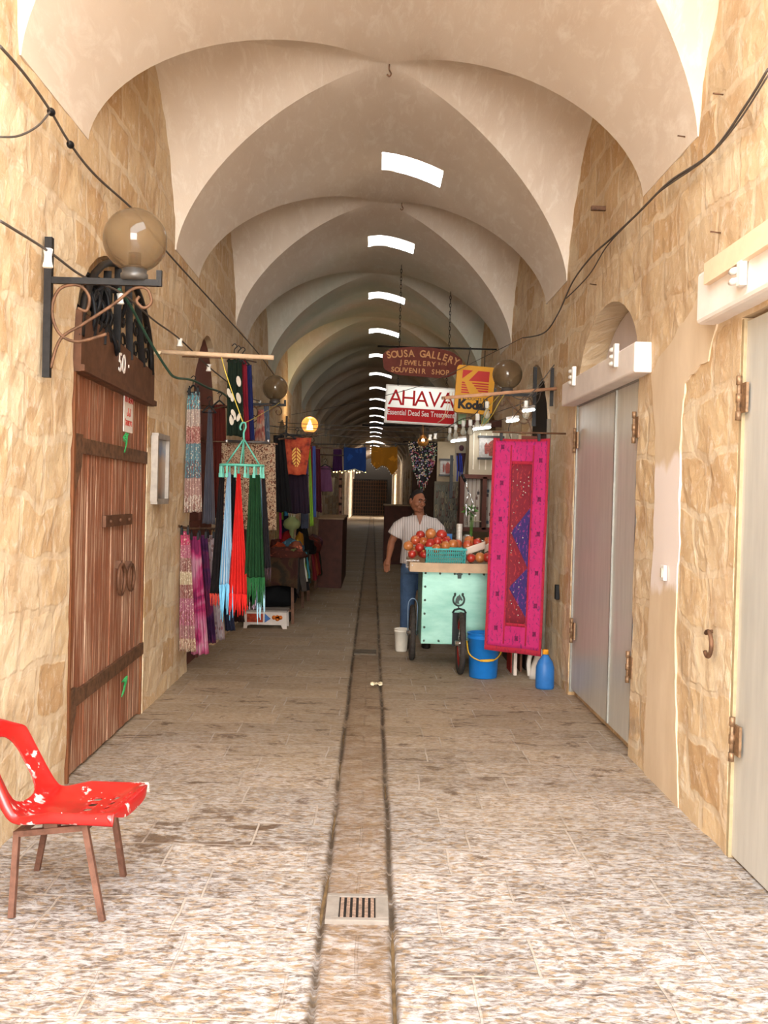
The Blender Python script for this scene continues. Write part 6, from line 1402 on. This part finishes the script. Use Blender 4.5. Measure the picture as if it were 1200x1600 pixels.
mb = MB(); mb.ball(at(721, 700, y4 - .05), .03, 12, sc=(1, .7, 1.2)); mb.build('hood', plain('brown_hood', (76, 50, 56), .8), root)
mb = MB(); p = at(706, 708, 12.0); mb.box((p.x, 12.0, 1.85), (.035, .03, .5)); tag(mb.build('black_strap', M_black), 'long black strap hanging beside the small framed print', 'strap')
# necklaces
y5 = 12.0; a = at(679, 752, y5); b = at(723, 842, y5); nb = thing('necklace_board', 'dark board thick with hung necklaces right of the man', 'board', ((a.x + b.x) / 2, y5 + .03, 0))
mb = MB(); mb.box(((a.x + b.x) / 2, y5 + .04, (a.z) / 2), (b.x - a.x, .04, a.z)); mb.build('board', plain('board_dark_grey', (84, 78, 66), .8, 0, .2, 10), nb)
mn = [plain('bead_%d' % i, c, .35, .3) for i, c in enumerate(((120, 112, 98), (84, 78, 70), (92, 52, 46), (84, 92, 84), (134, 120, 92), (50, 47, 45)))]
proto = {}; rr = random.Random(12); made = 0
for r_ in range(9):
    for q_ in range(9):
        k = rr.randrange(6); x = a.x + .02 + (b.x - a.x - .04) * (q_ + rr.uniform(.2, .8)) / 9; z = a.z - .02 - (a.z - b.z) * (r_ + rr.uniform(0, .5)) / 9.3
        if k not in proto:
            mb = MB(); mb.tube([Vector((.011 * math.sin(q), .005 * math.cos(q), -.036 + .036 * math.cos(q))) for q in [2 * PI * j / 14 for j in range(14)]], .0026, 5, closed=True); mb.ball((0, 0, -.078), .009, 8); o = mb.build('necklace', mn[k]); proto[k] = o
        else: o = proto[k].copy(); C.objects.link(o)
        o.location = (x, y5 + .008, z); o.rotation_euler = (0, rr.uniform(-.15, .15), 0)
        tag(o, 'looped bead necklace with a pendant among the many on the dark board', 'necklace', 'necklaces on the dark board')
# counter behind the cart
ct = thing('stall_counter', 'dark wooden counter behind the cart under the display cabinet', 'counter', (1.25, 11.7, 0)); mb = MB(); mb.box((1.30, 11.68, .55), (.62, .5, 1.10)); mb.build('body', M_dkw, ct); mb = MB(); mb.box((1.29, 11.66, 1.12), (.68, .56, .04)); mb.build('top', plain('counter_top', (120, 84, 60), .6), ct)
bb_ = at(696, 838, 11.4); mb = MB(); mb.lathe(Vector((bb_.x, 11.3, .94)), [(.05, 0), (.05, .2), (.03, .23)], 14)
mb = MB(); mb.box((bb_.x, 11.4, .6), (.14, .12, 1.2)); tag(mb.build('blue_crate', plain('bright_blue_film', (70, 130, 200), .4)), 'bright blue box showing between the man and the cups', 'box')
# beaded shawl with lantern
y6 = 12.8; sh = thing('beaded_shawl', 'black triangular shawl thick with coloured beads hanging above the man', 'shawl', at(661, 690, y6))
tl_, tr_, tip = at(637, 690, y6), at(686, 692, y6), at(660, 764, y6)
def fs_(u, v): 
    p = tl_.lerp(tr_, u); bt = tip + (p - (tl_ + tr_) / 2) * .12; sag_ = (0.42 + 0.58 * (1 - abs(2 * u - 1)) ** .7); q = p.lerp(bt.lerp(p, 0) if False else Vector((p.x * .74 + tip.x * .26, y6, p.z + (tip.z - p.z) * sag_)), v)
    return q + Vector((0, .02 * math.sin(u * 14), 0))
mb = MB(); mb.sheet(fs_, 26, 18, .006); mb.build('cloth', plain('black_net', (30, 28, 30), .8), sh)
rr = random.Random(8); bm_ = [plain('bead_c%d' % i, c, .3, .2) for i, c in enumerate(((220, 210, 200), (170, 60, 80), (90, 140, 110), (130, 110, 150), (200, 170, 120)))]
for i in range(5):
    mb = MB()
    for k in range(70):
        u, v = rr.random(), rr.random(); mb.ball(fs_(u, v) + Vector((0, -.008, 0)), .0085, 6)
    tag(mb.build('beading', bm_[i], sh), ['white beads', 'crimson beads', 'green beads', 'mauve beads', 'straw beads'][i], kind='stuff')
for k in range(7):
    u = .3 + .4 * k / 6; p = fs_(u, 1); mb = MB(); mb.tube([p, p + Vector((0, 0, -.05))], .003, 5); mb.build('tassel', bm_[k % 5], sh)
a = at(630, 690, y6 + .02); mb = MB(); mb.tube([a, at(690, 691, y6 + .02), Vector((XR, y6 + .02, at(690, 691, y6).z))], .007, 6); tag(mb.build('shawl_rod', M_iron), 'rod in the right wall carrying the beaded shawl', 'rod')
la = at(661, 692, 12.5); ln = thing('hanging_lantern', 'small lit brass lantern hanging in front of the beaded shawl', 'lantern', la)
mb = MB(); mb.lathe(la + Vector((0, 0, -.04)), [(.035, 0), (.06, .02), (.07, .05), (.066, .055), (.055, .02), (.03, .005)], 20); mb.build('bowl', plain('brass', (190, 130, 60), .35, .6), ln)
mb = MB(); mb.lathe(la + Vector((0, 0, .05)), [(.05, 0), (.035, .03), (.01, .05)], 16); mb.tube([la + Vector((0, 0, .09)), at(661, 664, 12.5)], .004, 5)
for k in range(4): q = PI / 2 * k; mb.tube([la + Vector((.066 * math.cos(q), .066 * math.sin(q), .01)), la + Vector((.05 * math.cos(q), .05 * math.sin(q), .055))], .004, 5)
mb.build('hood', plain('brass', (190, 130, 60), .35, .6), ln); mb = MB(); mb.ball(la + Vector((0, 0, .025)), .024, 12, sc=(.8, .8, 1.2)); tag(mb.build('bulb', glow('lamp_glow', (255, 220, 150), 14), ln), 'glowing bulb')
# light bulbs on the right-hand string
M_bulb = NT('clear_bulb_glass'); M_bulb.b.inputs['Alpha'].default_value = .45; M_bulb = M_bulb.done(hexc(200, 196, 180), .05)
bulbs = [(761, 633, 9.6, 1, 'nearest clear light bulb in front of the yellow sign'), (746, 652, 10.2, 1, 'second clear light bulb under the yellow sign'), (735, 661, 10.7, 1, 'third clear bulb under the yellow sign'), (724, 662, 11.2, 1, 'fourth clear bulb right of the white sign\'s corner'), (712, 668, 11.8, 1, 'pale bulb tilted under the corner of the white sign'), (703, 673, 12.2, 1, 'last clear bulb above the narrow cream board'), (822, 632, 9.2, 1, 'clear bulb hanging near the arched doorway on the right')]
for i, (px, py, d, s_, lb) in enumerate(bulbs):
    p = at(px, py, d); root = thing('light_bulb', lb, 'bulb', p, 'clear bulbs on the right-hand lamp string'); mb = MB(); mb.lathe(p + Vector((0, 0, 0)), [(.02, -.03), (.02, .03), (.014, .035)], 12); mb.build('socket', M_porc, root)
    mb = MB(); mb.lathe(p + Vector((0, 0, -.03)), [(.014, 0), (.018, -.02), (.031, -.05), (.033, -.065), (.026, -.088), (.008, -.097)][::-1], 16); mb.build('glass', M_bulb, root)
    mb = MB(); mb.tube([p + Vector((0, 0, .03)), p + Vector((0, 0, .06))], .004, 5); mb.build('lead', M_cable, root)
mb = MB(); mb.tube(bez([atx(866, 570, XR - .04), at(822, 622, 9.2), at(790, 615, 9.4), at(761, 622, 9.6), at(746, 643, 10.2), at(735, 652, 10.7), at(724, 654, 11.2), at(712, 660, 11.8), at(703, 665, 12.2), at(680, 676, 12.6)], 6), .005, 5); tag(mb.build('festoon_cable', M_cable), 'dark lamp string carrying the clear bulbs on the right', 'cable')
for px, py, lb in ((672, 684, 'left'), (680, 682, 'right')): socket(at(px, py, 12.55) + Vector((0, 0, .02)), '%s of two empty white sockets beside the lit brass lantern' % lb, .07, 'empty sockets by the lantern')
# bright tube lamps under the stall canopy
def tube_lamp(px, py, d, L, label, yaw=.6):
    c = at(px, py, d); root = thing('tube_lamp', label, 'lamp', c, 'white tube lamps of the right-hand stalls'); e = Vector((math.cos(yaw), math.sin(yaw), .15)).normalized()
    mb = MB(); mb.bar(c - e * L / 2 + Vector((0, 0, .03)), c + e * L / 2 + Vector((0, 0, .03)), .06, .025); mb.build('batten', M_white, root)
    for s_ in (-.018, .018):
        mb = MB(); o = e.cross(Vector((0, 0, 1))) * s_; mb.tube([c - e * L * .47 + o, c + e * L * .47 + o], .014, 8); mb.build('tube', glow('tube_glow', (240, 250, 250), 9), root)
    mb = MB(); mb.tube([c + Vector((0, 0, .03)), c + Vector((0, 0, .12)), Vector((XR + .02, d, c.z + .3))], .004, 5); mb.build('cord', M_cable, root)
    l = bpy.data.lights.new('tube_light', 'AREA'); l.energy = 1.2; l.size = L; l.size_y = .05; l.shape = 'RECTANGLE'; lo = bpy.data.objects.new('tube_light', l); C.objects.link(lo); lo.location = c + Vector((0, 0, -.03)); lo.rotation_euler = (0, 0, yaw)
tube_lamp(717, 688, 12.4, .22, 'white tube lamp glowing above the narrow cream board'); tube_lamp(753, 669, 11.3, .22, 'white tube lamp glowing above the cream cabinet'); tube_lamp(801, 657, 10.2, .22, 'white tube lamp glowing left of the arched doorway', 1.1); tube_lamp(826, 641, 10.0, .22, 'white tube lamp glowing at the top of the brown door', 1.1)
for px, py, w2, h2, lb in ((722, 655, .10, .13, 'left'), (758, 655, .10, .13, 'right')):
    c = at(px, py, 13.26); mb = MB(); mb.box(c, (w2, .03, h2)); tag(mb.build('green_panel', plain('pale_green_glass', (150, 180, 140), .4)), '%s pale green panel behind the bulbs under the yellow sign' % lb, 'panel')
a = at(716, 662, 13.3); b = at(775, 662, 13.3); mb = MB(); mb.bar(a, Vector((XR, 13.3, b.z)), .06, .09); tag(mb.build('awning_beam', M_dkw), 'dark red beam behind the bulbs under the yellow sign', 'beam')
# brown door in the arched opening on the right
sd = struct(thing('door_40', None, None, (XR + .5, 10.65, 0))); mb = MB(); mb.prism(arch_poly(9.8, 11.5, 0, 2.15, 2.5), lambda u, v, q: Vector((q, u, v)), XR + .16, XR + .2); mb.build('leaf', M_dkw, sd)
mb = MB(); mb.box((XR + .08, 11.44, 1.1), (.14, .06, 2.2)); mb.build('jamb', M_cream, sd)
mb = MB(); rr = random.Random(6)
mb.prism(arch_poly(9.85, 11.45, 2.3, 2.35, 2.92), lambda u, v, q: Vector((q, u, v)), XR + .12, XR + .15); tag(mb.build('fanlight', M_dark, sd), 'black fanlight')
p = at(806, 655, 9.9); mb = MB(); mb.box((1.40, 9.95, 1.95), (.03, .25, .55)); tag(mb.build('stall_post', M_cream), 'cream board end under the tube lamps by the brown doorway', 'board')
mb = MB(); mb.box((1.52, 10.02, 1.95), (.2, .03, .55)); tag(mb.build('brown_shutter', plain('slatted_brown', (100, 52, 38), .6, 0, .15, 12)), 'folded brown shutter just above the pink hanging', 'shutter')
mb = MB(); mb.box((1.50, 10.2, .84), (.26, .5, 1.68)); tag(mb.build('stock_cupboard', plain('cupboard_dark', (78, 60, 46), .7)), 'dark cupboard hidden behind the pink hanging under the brown shutter', 'cupboard')
# small spiked iron fence bit right
# ------------------------------------------------------------------ left tables piled with textiles
def lump(name, c, sx, sy, sz, mat, label, seed, parent=None, cat='cloth', group='textiles heaped on the left tables', rot=0.0):
    c = Vector(c); R_ = Matrix.Rotation(rot, 3, 'Z'); mb = MB()
    def fn(q):
        k = 1 + .28 * noise.noise(q * 1.6 + Vector((seed * 5.1, 0, 0))) + .12 * noise.noise(q * 4.5 + Vector((seed, 3, 0))); v = q * k; v.z = max(v.z, -.55); return v
    mb.ball(c, 1, 22, sc=(sx, sy, sz), rot=R_, fn=fn); o = mb.build(name, mat, parent)
    if not parent: tag(o, label, cat, group)
    return o
T1 = at(459, 978, 12.6); tz = .80
tb = thing('display_table', 'low table under heaped textiles on the left, nearest of the two', 'table', (-1.25, 13.4, 0)); mb = MB(); mb.box((-1.24, 13.5, tz - .02), (.62, 1.9, .04)); mb.build('tabletop', M_rust, tb)
for x, y in ((-.97, 12.62), (-1.5, 12.62), (-.97, 14.4), (-1.5, 14.4)):
    mb = MB(); mb.bar((x, y, tz - .04), (x + (.03 if x > -1.2 else -.02), y - .03, 0.0), .035, .035); mb.build('leg', M_rust, tb)
mb = MB(); mb.bar((-.95, 12.62, .16), (-1.5, 12.62, .16), .025, .025); mb.build('stretcher', M_rust, tb)
mb = MB(); mb.sheet(lambda u, v: Vector((-1.55 + .66 * u, 12.50 + .012 * math.sin(u * 16), tz + .02 - .36 * v - .02 * math.sin(u * 7) * v)), 24, 8, .008)
o = mb.build('rug', cloth_mat('dark_rug', 'blobs', [(52, 44, 34), (84, 62, 40), (70, 40, 34)], .6)); tag(o, 'dark fringed rug hanging over the near end of the nearer table', 'rug')
mb = MB(); mb.sheet(lambda u, v: Vector((-.90 + .02 * math.sin(u * 20), 12.5 + 1.95 * u, tz + .02 - (.42 + .1 * math.sin(u * 9)) * v)), 30, 8, .008, n=(1, 0, 0)); o = mb.build('rug', cloth_mat('grey_throw', 'blobs', [(62, 56, 54), (84, 74, 66)], .6)); tag(o, 'grey throw hanging down the aisle side of the nearer table', 'throw')
L_ = [(445, 862, 12.75, .26, .22, .08, (110, 56, 44), 'maroon and brown woven throw spread at the front of the nearer table'), (436, 852, 12.9, .09, .14, .05, (206, 84, 44), 'orange bundle at the front left of the nearer table'), (455, 848, 13.0, .16, .12, .06, (84, 128, 150), 'blue-grey scarf heaped across the nearer table'),
 (446, 838, 13.3, .13, .14, .08, (176, 34, 30), 'rounded red cloth in the middle of the nearer table'), (471, 852, 12.8, .09, .1, .07, (196, 110, 80), 'peach and grey bundle at the front right of the nearer table'), (474, 866, 12.65, .05, .07, .08, (150, 160, 96), 'pale green tassels over the front right corner of the nearer table'),
 (431, 846, 13.2, .08, .1, .06, (120, 60, 50), 'russet cloth at the back left of the nearer table'), (479, 845, 13.2, .05, .1, .06, (226, 160, 50), 'small yellow-orange cloth on the right of the nearer table'), (486, 841, 13.5, .06, .06, .10, (222, 150, 40), 'bright mustard bag standing on the nearer table'), (474, 838, 13.6, .06, .12, .08, (110, 90, 110), 'slate-mauve scarf behind the mustard bag'),
 (489, 852, 13.6, .06, .1, .1, (44, 36, 38), 'black cloth right of the mustard bag'), (495, 830, 14.0, .09, .12, .14, (30, 28, 28), 'large black bag standing at the far end of the nearer table'), (499, 846, 13.9, .04, .06, .06, (206, 170, 160), 'pale pink patch of cloth below the black bag')]
for i, (px, py, d, sx, sy, sz, rgb, lb) in enumerate(L_):
    p = at(px, py, d); top_ = max(p.z + sz * .8, tz + .1); p.x = min(p.x, -.95); sz = (top_ - tz) / 1.55; p.z = tz + .55 * sz
    lump('folded_textile', p, sx, sy, sz, cloth_mat('tx_%d' % i, 'blobs', [tuple(int(v * .85) for v in rgb), tuple(min(255, int(v * 1.3)) for v in rgb)], 1.0), lb, i + 1)
for i, (px, py, d, L, rgb, lb) in enumerate(((497, 866, 13.4, .3, (70, 160, 180), 'turquoise scarf spilling over the aisle side of the nearer table'), (488, 872, 13.0, .26, (120, 170, 60), 'lime scarf spilling over the aisle side of the nearer table'), (478, 880, 12.7, .4, (90, 80, 74), 'grey knitted scarf hanging at the corner of the nearer table'), (503, 885, 13.8, .4, (52, 60, 50), 'dark green garment hanging at the far corner of the nearer table'), (492, 890, 13.3, .45, (38, 34, 36), 'black garment hanging on the aisle side of the nearer table'), (483, 868, 12.9, .3, (226, 220, 206), 'white strap looping over the corner of the nearer table'))):
    w2 = .015 if rgb[0] > 220 else .07; x = -.86
    hang('draped_scarf', lb, 'scarf', (x - .05, d - w2, tz + .04), (x, d + w2, tz + .04), (x + .01, d - w2 * 1.1, tz - L), (x + .05, d + w2 * 1.1, tz - L), cloth_mat('dr_%d' % i, 'plain', [rgb]), 2, .012, .012, seed=i, nrm=(1, 0, 0), group='textiles heaped on the left tables')
p = at(456, 816, 13.3); bun = thing('tied_bundle', 'pale green and white tied cloth bundle standing on the nearer table', 'bundle', p); mb = MB(); mb.lathe(p + Vector((0, 0, -.1)), [(.03, -.1), (.03, 0), (.09, .02), (.115, .07), (.10, .12), (.05, .16), (.03, .19)], 22); mb.build('bundle', cloth_mat('pistachio', 'blobs', [(190, 206, 140), (240, 240, 214)], .7), bun)
mb = MB()
for k in range(7): q = 2 * PI * k / 7; mb.tube([p + Vector((.03 * math.cos(q), .03 * math.sin(q), .06)), p + Vector((.06 * math.cos(q), .06 * math.sin(q), .15))], [.012, .004], 6)
mb.build('tufts', plain('cream_tuft', (206, 200, 180), .8), bun)
for (xt, y0_, y1_, d, rgb, lb) in (((430, 436), 790, 842, 12.95, (150, 130, 84), 'khaki scarf standing behind the floral cloth at the left of the table'), ((436, 440), 790, 842, 12.95, (206, 40, 110), 'hot pink scarf beside the khaki one'), ((437, 443), 790, 812, 13.2, (130, 170, 60), 'short lime cloth above the hot pink scarf'), ((444, 450), 790, 806, 13.2, (60, 140, 180), 'small sky-blue cloth hanging above the table'), ((440, 452), 791, 842, 13.3, (34, 34, 56), 'dark navy cloth hanging behind the tied bundle'), ((470, 482), 790, 826, 13.2, (84, 90, 110), 'beaded blue-grey cloth hanging right of the tied bundle')):
    sk(lb, 'hung_cloth', 'cloth', xt, xt, y0_, y1_, d, cloth_mat('hc_%d' % rgb[0], 'plain', [rgb]), 1, .01, seed=rgb[0], peg=False, group='small cloths hung over the nearer table')
a = at(425, 784, 13.05); mb = MB(); mb.tube([Vector((XL + .01, 13.05, a.z)), a, at(486, 790, 13.2)], .008, 6); tag(mb.build('clothes_rod', M_rustbar), 'rod over the nearer table carrying the small cloths', 'rod', 'thin rods of the left stall')
# table two
tb = thing('display_table', 'second textile table further down the left side', 'table', (-1.2, 16.4, 0)); mb = MB(); mb.box((-1.22, 16.4, .70), (.66, 2.2, .04)); mb.build('tabletop', M_rust, tb)
for x, y in ((-.93, 15.4), (-1.5, 15.4), (-.93, 17.4), (-1.5, 17.4)):
    mb = MB(); mb.box((x, y, .34), (.04, .04, .68)); mb.build('leg', M_rust, tb)
for i, (px, py, d, sx, sy, sz, rgb, lb) in enumerate(((512, 852, 15.7, .18, .5, .16, (176, 60, 44), 'red striped throw draped on the second table'), (518, 838, 17.0, .14, .4, .14, (150, 80, 110), 'pink and mauve cloth at the far end of the second table'), (506, 838, 16.2, .12, .3, .14, (60, 76, 120), 'blue bundle in the middle of the second table'), (505, 862, 15.3, .12, .15, .14, (34, 30, 34), 'dark pile at the near end of the second table'))):
    p = at(px, py, d); p.z = .72 + sz * .5; p.x = min(p.x, -.95); lump('folded_textile', p, sx, sy, sz, cloth_mat('ty_%d' % i, 'blobs', [tuple(int(v * .6) for v in rgb), rgb], .8), lb, i + 31)
for i, (y, L, rgb, lb) in enumerate(((15.5, .45, (170, 50, 60), 'crimson cloth hanging down the aisle side of the second table'), (15.9, .4, (196, 100, 60), 'salmon cloth hanging down the aisle side of the second table'), (16.6, .45, (150, 40, 40), 'dark red cloth hanging down the second table near its far end'), (17.2, .5, (50, 56, 44), 'dark green cloth hanging at the far corner of the second table'))):
    hang('draped_scarf', lb, 'scarf', (-.90, y - .22, .76), (-.90, y + .22, .76), (-.84, y - .2, .76 - L), (-.84, y + .2, .76 - L), cloth_mat('ds_%d' % i, 'plain', [rgb]), 3, .02, .012, seed=i, nrm=(1, 0, 0), group='textiles heaped on the left tables')
lump('duffel_bag', (-1.22, 13.0, .30), .27, .35, .20, cloth_mat('black_bag', 'plain', [(26, 26, 28)]), 'black bag slumped on the crate under the nearer table', 51, cat='bag', group=None)
mb = MB(); mb.box((-1.22, 13.1, .10), (.45, .6, .19)); tag(mb.build('storage_crate', plain('crate_dark', (60, 52, 44), .8)), 'dark crate under the black bag beneath the nearer table', 'crate')
# low white bench with painted fruit
a = at(381, 945, 12.1); b = at(449, 953, 12.1); x0, x1 = a.x, b.x; bn = thing('low_bench', 'low white bench painted with orange and red fruit, on the floor before the table', 'bench', ((x0 + x1) / 2, 12.3, 0)); zt = .205
M_bw = plain('bench_white', (214, 202, 192), .5, 0, .05); mb = MB(); mb.prism([(x0, 0), (x0 + .04, 0), (x0 + .05, .045), (x1 - .07, .045), (x1 - .05, 0), (x1, 0), (x1 - .01, zt), (x0 + .01, zt)], lambda u, v, q: Vector((u, q, v)), 12.10, 12.12); mb.build('front_board', M_bw, bn)
mb = MB(); mb.prism([(x0, 0), (x0 + .04, 0), (x0 + .05, .045), (x1 - .07, .045), (x1 - .05, 0), (x1, 0), (x1 - .01, zt), (x0 + .01, zt)], lambda u, v, q: Vector((u, q, v)), 12.38, 12.40); mb.build('back_board', M_bw, bn)
mb = MB(); mb.box(((x0 + x1) / 2, 12.25, zt + .005), (x1 - x0, .34, .02)); mb.build('top', plain('bench_top', (150, 140, 132), .6), bn)
mb = MB(); mb.box((x0 + .135, 12.097, .125), (.19, .008, .10)); mb.build('red_panel', plain('fruit_red', (170, 60, 30), .6, 0, .3, 30), bn)
mb = MB(); mb.prism([(x0 + .25, .07), (x0 + .32, .12), (x0 + .25, .18)], lambda u, v, q: Vector((u, q, v)), 12.094, 12.1); mb.build('blue_triangle', plain('bench_blue', (70, 110, 170), .6), bn)
for k, (dx, z, r_) in enumerate(((.36, .135, .026), (.40, .12, .028), (.435, .135, .026), (.40, .145, .02))):
    mb = MB(); mb.lathe((x0 + dx, 12.098, z), [(r_, -.003), (r_, .003)], 14, rot=Matrix.Rotation(PI / 2, 3, 'X')); mb.build('painted_fruit', plain('fruit_orange', (214, 110, 34), .6, 0, .3, 40), bn)
# further back, left: counter, pole with lights
ctr = thing('wooden_counter', 'brown wooden counter further down the left side', 'counter', (-.75, 18.6, 0)); x0, x1 = at(500, 800, 18).x, at(537, 800, 18).x; mb = MB(); mb.box(((x0 + x1) / 2, 19.1, .59), (x1 - x0, 3.0, 1.18)); mb.build('body', M_dkw, ctr); mb = MB(); mb.box(((x0 + x1) / 2, 19.1, 1.195), (x1 - x0 + .04, 3.06, .03)); mb.build('top', plain('counter_pale_top', (150, 120, 86), .5), ctr)
p = at(532, 740, 21); b = at(533, 800, 21); mb = MB(); mb.tube([(b.x, 21, 0), (p.x, 21, p.z)], .035, 10); tag(mb.build('spotted_post', cloth_mat('post_spots', 'dots', [(190, 140, 120), (80, 50, 44), (60, 40, 36)], .4)), 'pinkish spotted post with fairy lights on the left of the far street', 'post')
rr = random.Random(3); fl_ = thing('fairy_lights', 'string of tiny warm fairy lights below the blue coin shawl', 'lights', at(548, 738, 18)); mb = MB(); mb.tube(bez([at(520, 737, 18), at(533, 739, 18), at(545, 736, 18), at(560, 738, 18), at(573, 737, 18)], 5), .004, 5); mb.tube([at(520, 737, 18), Vector((XL - .02, 18, at(520, 737, 18).z + .1))], .004, 5); mb.build('wire', M_cable, fl_)
for k in range(12):
    mb = MB(); mb.ball(at(522 + k * 4.4 + rr.uniform(-1, 1), 737 + rr.uniform(-2, 2), 18), .012, 8); mb.build('bulb', glow('fairy_glow', (255, 214, 140), 6), fl_)
# mid-far right: dark cabinet
dc = thing('dark_cabinet', 'dark cabinet with a pale top on the right of the far street', 'cabinet', (.62, 24, 0)); x0 = at(601, 790, 24).x; z = at(601, 789, 24).z; mb = MB(); mb.box((x0 + .5, 24.5, z / 2), (1.0, 1.0, z - .02)); mb.build('body', M_dkw, dc); mb = MB(); mb.box((x0 + .5, 24.5, z), (1.04, 1.04, .03)); mb.build('top', plain('counter_pale_top', (150, 120, 86), .5), dc)
for y in (24, 27, 30):
    pass
mb = MB(); mb.box((1.2, 19.5, 1.2), (.8, 2.6, 2.4)); tag(mb.build('closed_stall', plain('stall_dark_wood', (66, 46, 36), .8, 0, .2, 3)), 'tall dark closed stall on the right behind the man', 'stall')
# iron gate at the far end
gt = thing('iron_gate', 'black iron grille gate across the far end of the street', 'gate', (0, 84, 0)); gx0, gx1, gz = at(550, 780, 84).x, at(604, 780, 84).x, 2.9
mb = MB(); mb.box(((gx0 + gx1) / 2, 84.3, gz / 2 - .1), (gx1 - gx0, .05, gz)); mb.build('backing', M_iron, gt)
mb = MB()
for x in (gx0, (gx0 + gx1) / 2, gx1): mb.box((x, 84.1, gz / 2), (.12, .1, gz))
for z in (.1, gz): mb.box(((gx0 + gx1) / 2, 84.1, z), (gx1 - gx0, .1, .12))
mb.build('frame', M_iron, gt)
for k in range(14): mb = MB(); mb.box((gx0 + (gx1 - gx0) * (k + .5) / 14, 84, gz / 2), (.05, .05, gz)); mb.build('bar', M_rustbar, gt)
for k in range(10): mb = MB(); mb.box(((gx0 + gx1) / 2, 84, gz * (k + .5) / 10), (gx1 - gx0, .05, .05)); mb.build('crossbar', M_rustbar, gt)
# hooks in the crowns of the vault
for px, py, d, lb in ((608, 118, 7.66, 'small iron hook at the nearest crown of the vault'), (628, 317, 11.2, 'small iron hook at the second crown of the vault')):
    p = at(px, py, d); p.z = ZC - .01; mb = MB(); mb.tube(bez([p, p + Vector((0, 0, -.04)), p + Vector((.015, 0, -.07)), p + Vector((0, 0, -.09)), p + Vector((-.015, 0, -.075))], 4), .006, 6); tag(mb.build('ceiling_hook', M_rustbar), lb, 'hook')

cable('overhead_wire', [atx(818, 527, XR - .05), at(760, 556, 12.2), at(690, 590, 12.6), at(640, 608, 13.0), at(560, 628, 14.5), at(500, 640, 16), atx(455, 648, XL + .02)], 0.004, M_cable, 'thin wire crossing in front of the hanging signs from the right wall', 'wire')
cable('loose_wire', [at(790, 613, 9.2), at(778, 632, 9.3), at(768, 650, 9.4), at(752, 668, 9.6), at(762, 640, 9.4), at(785, 612, 9.2)], 0.003, plain('yellow_string', (214, 190, 80), 0.6), 'yellowish cord looped over the reddish pole near the globe lamp', 'cord')
cable('loose_wire', [at(845, 612, 9.25), at(838, 630, 9.4), at(812, 640, 9.6), at(795, 668, 9.8), at(800, 690, 9.9)], 0.004, M_cable, 'dark lead dropping from the reddish pole to the tube lamps', 'cord')
cable('loose_wire', [at(703, 612, 9.1), at(694, 650, 9.2), at(684, 660, 9.3), at(698, 648, 9.2), at(708, 612, 9.1)], 0.003, M_pole, 'pale cord looped over the tip of the reddish pole before the white sign', 'cord')
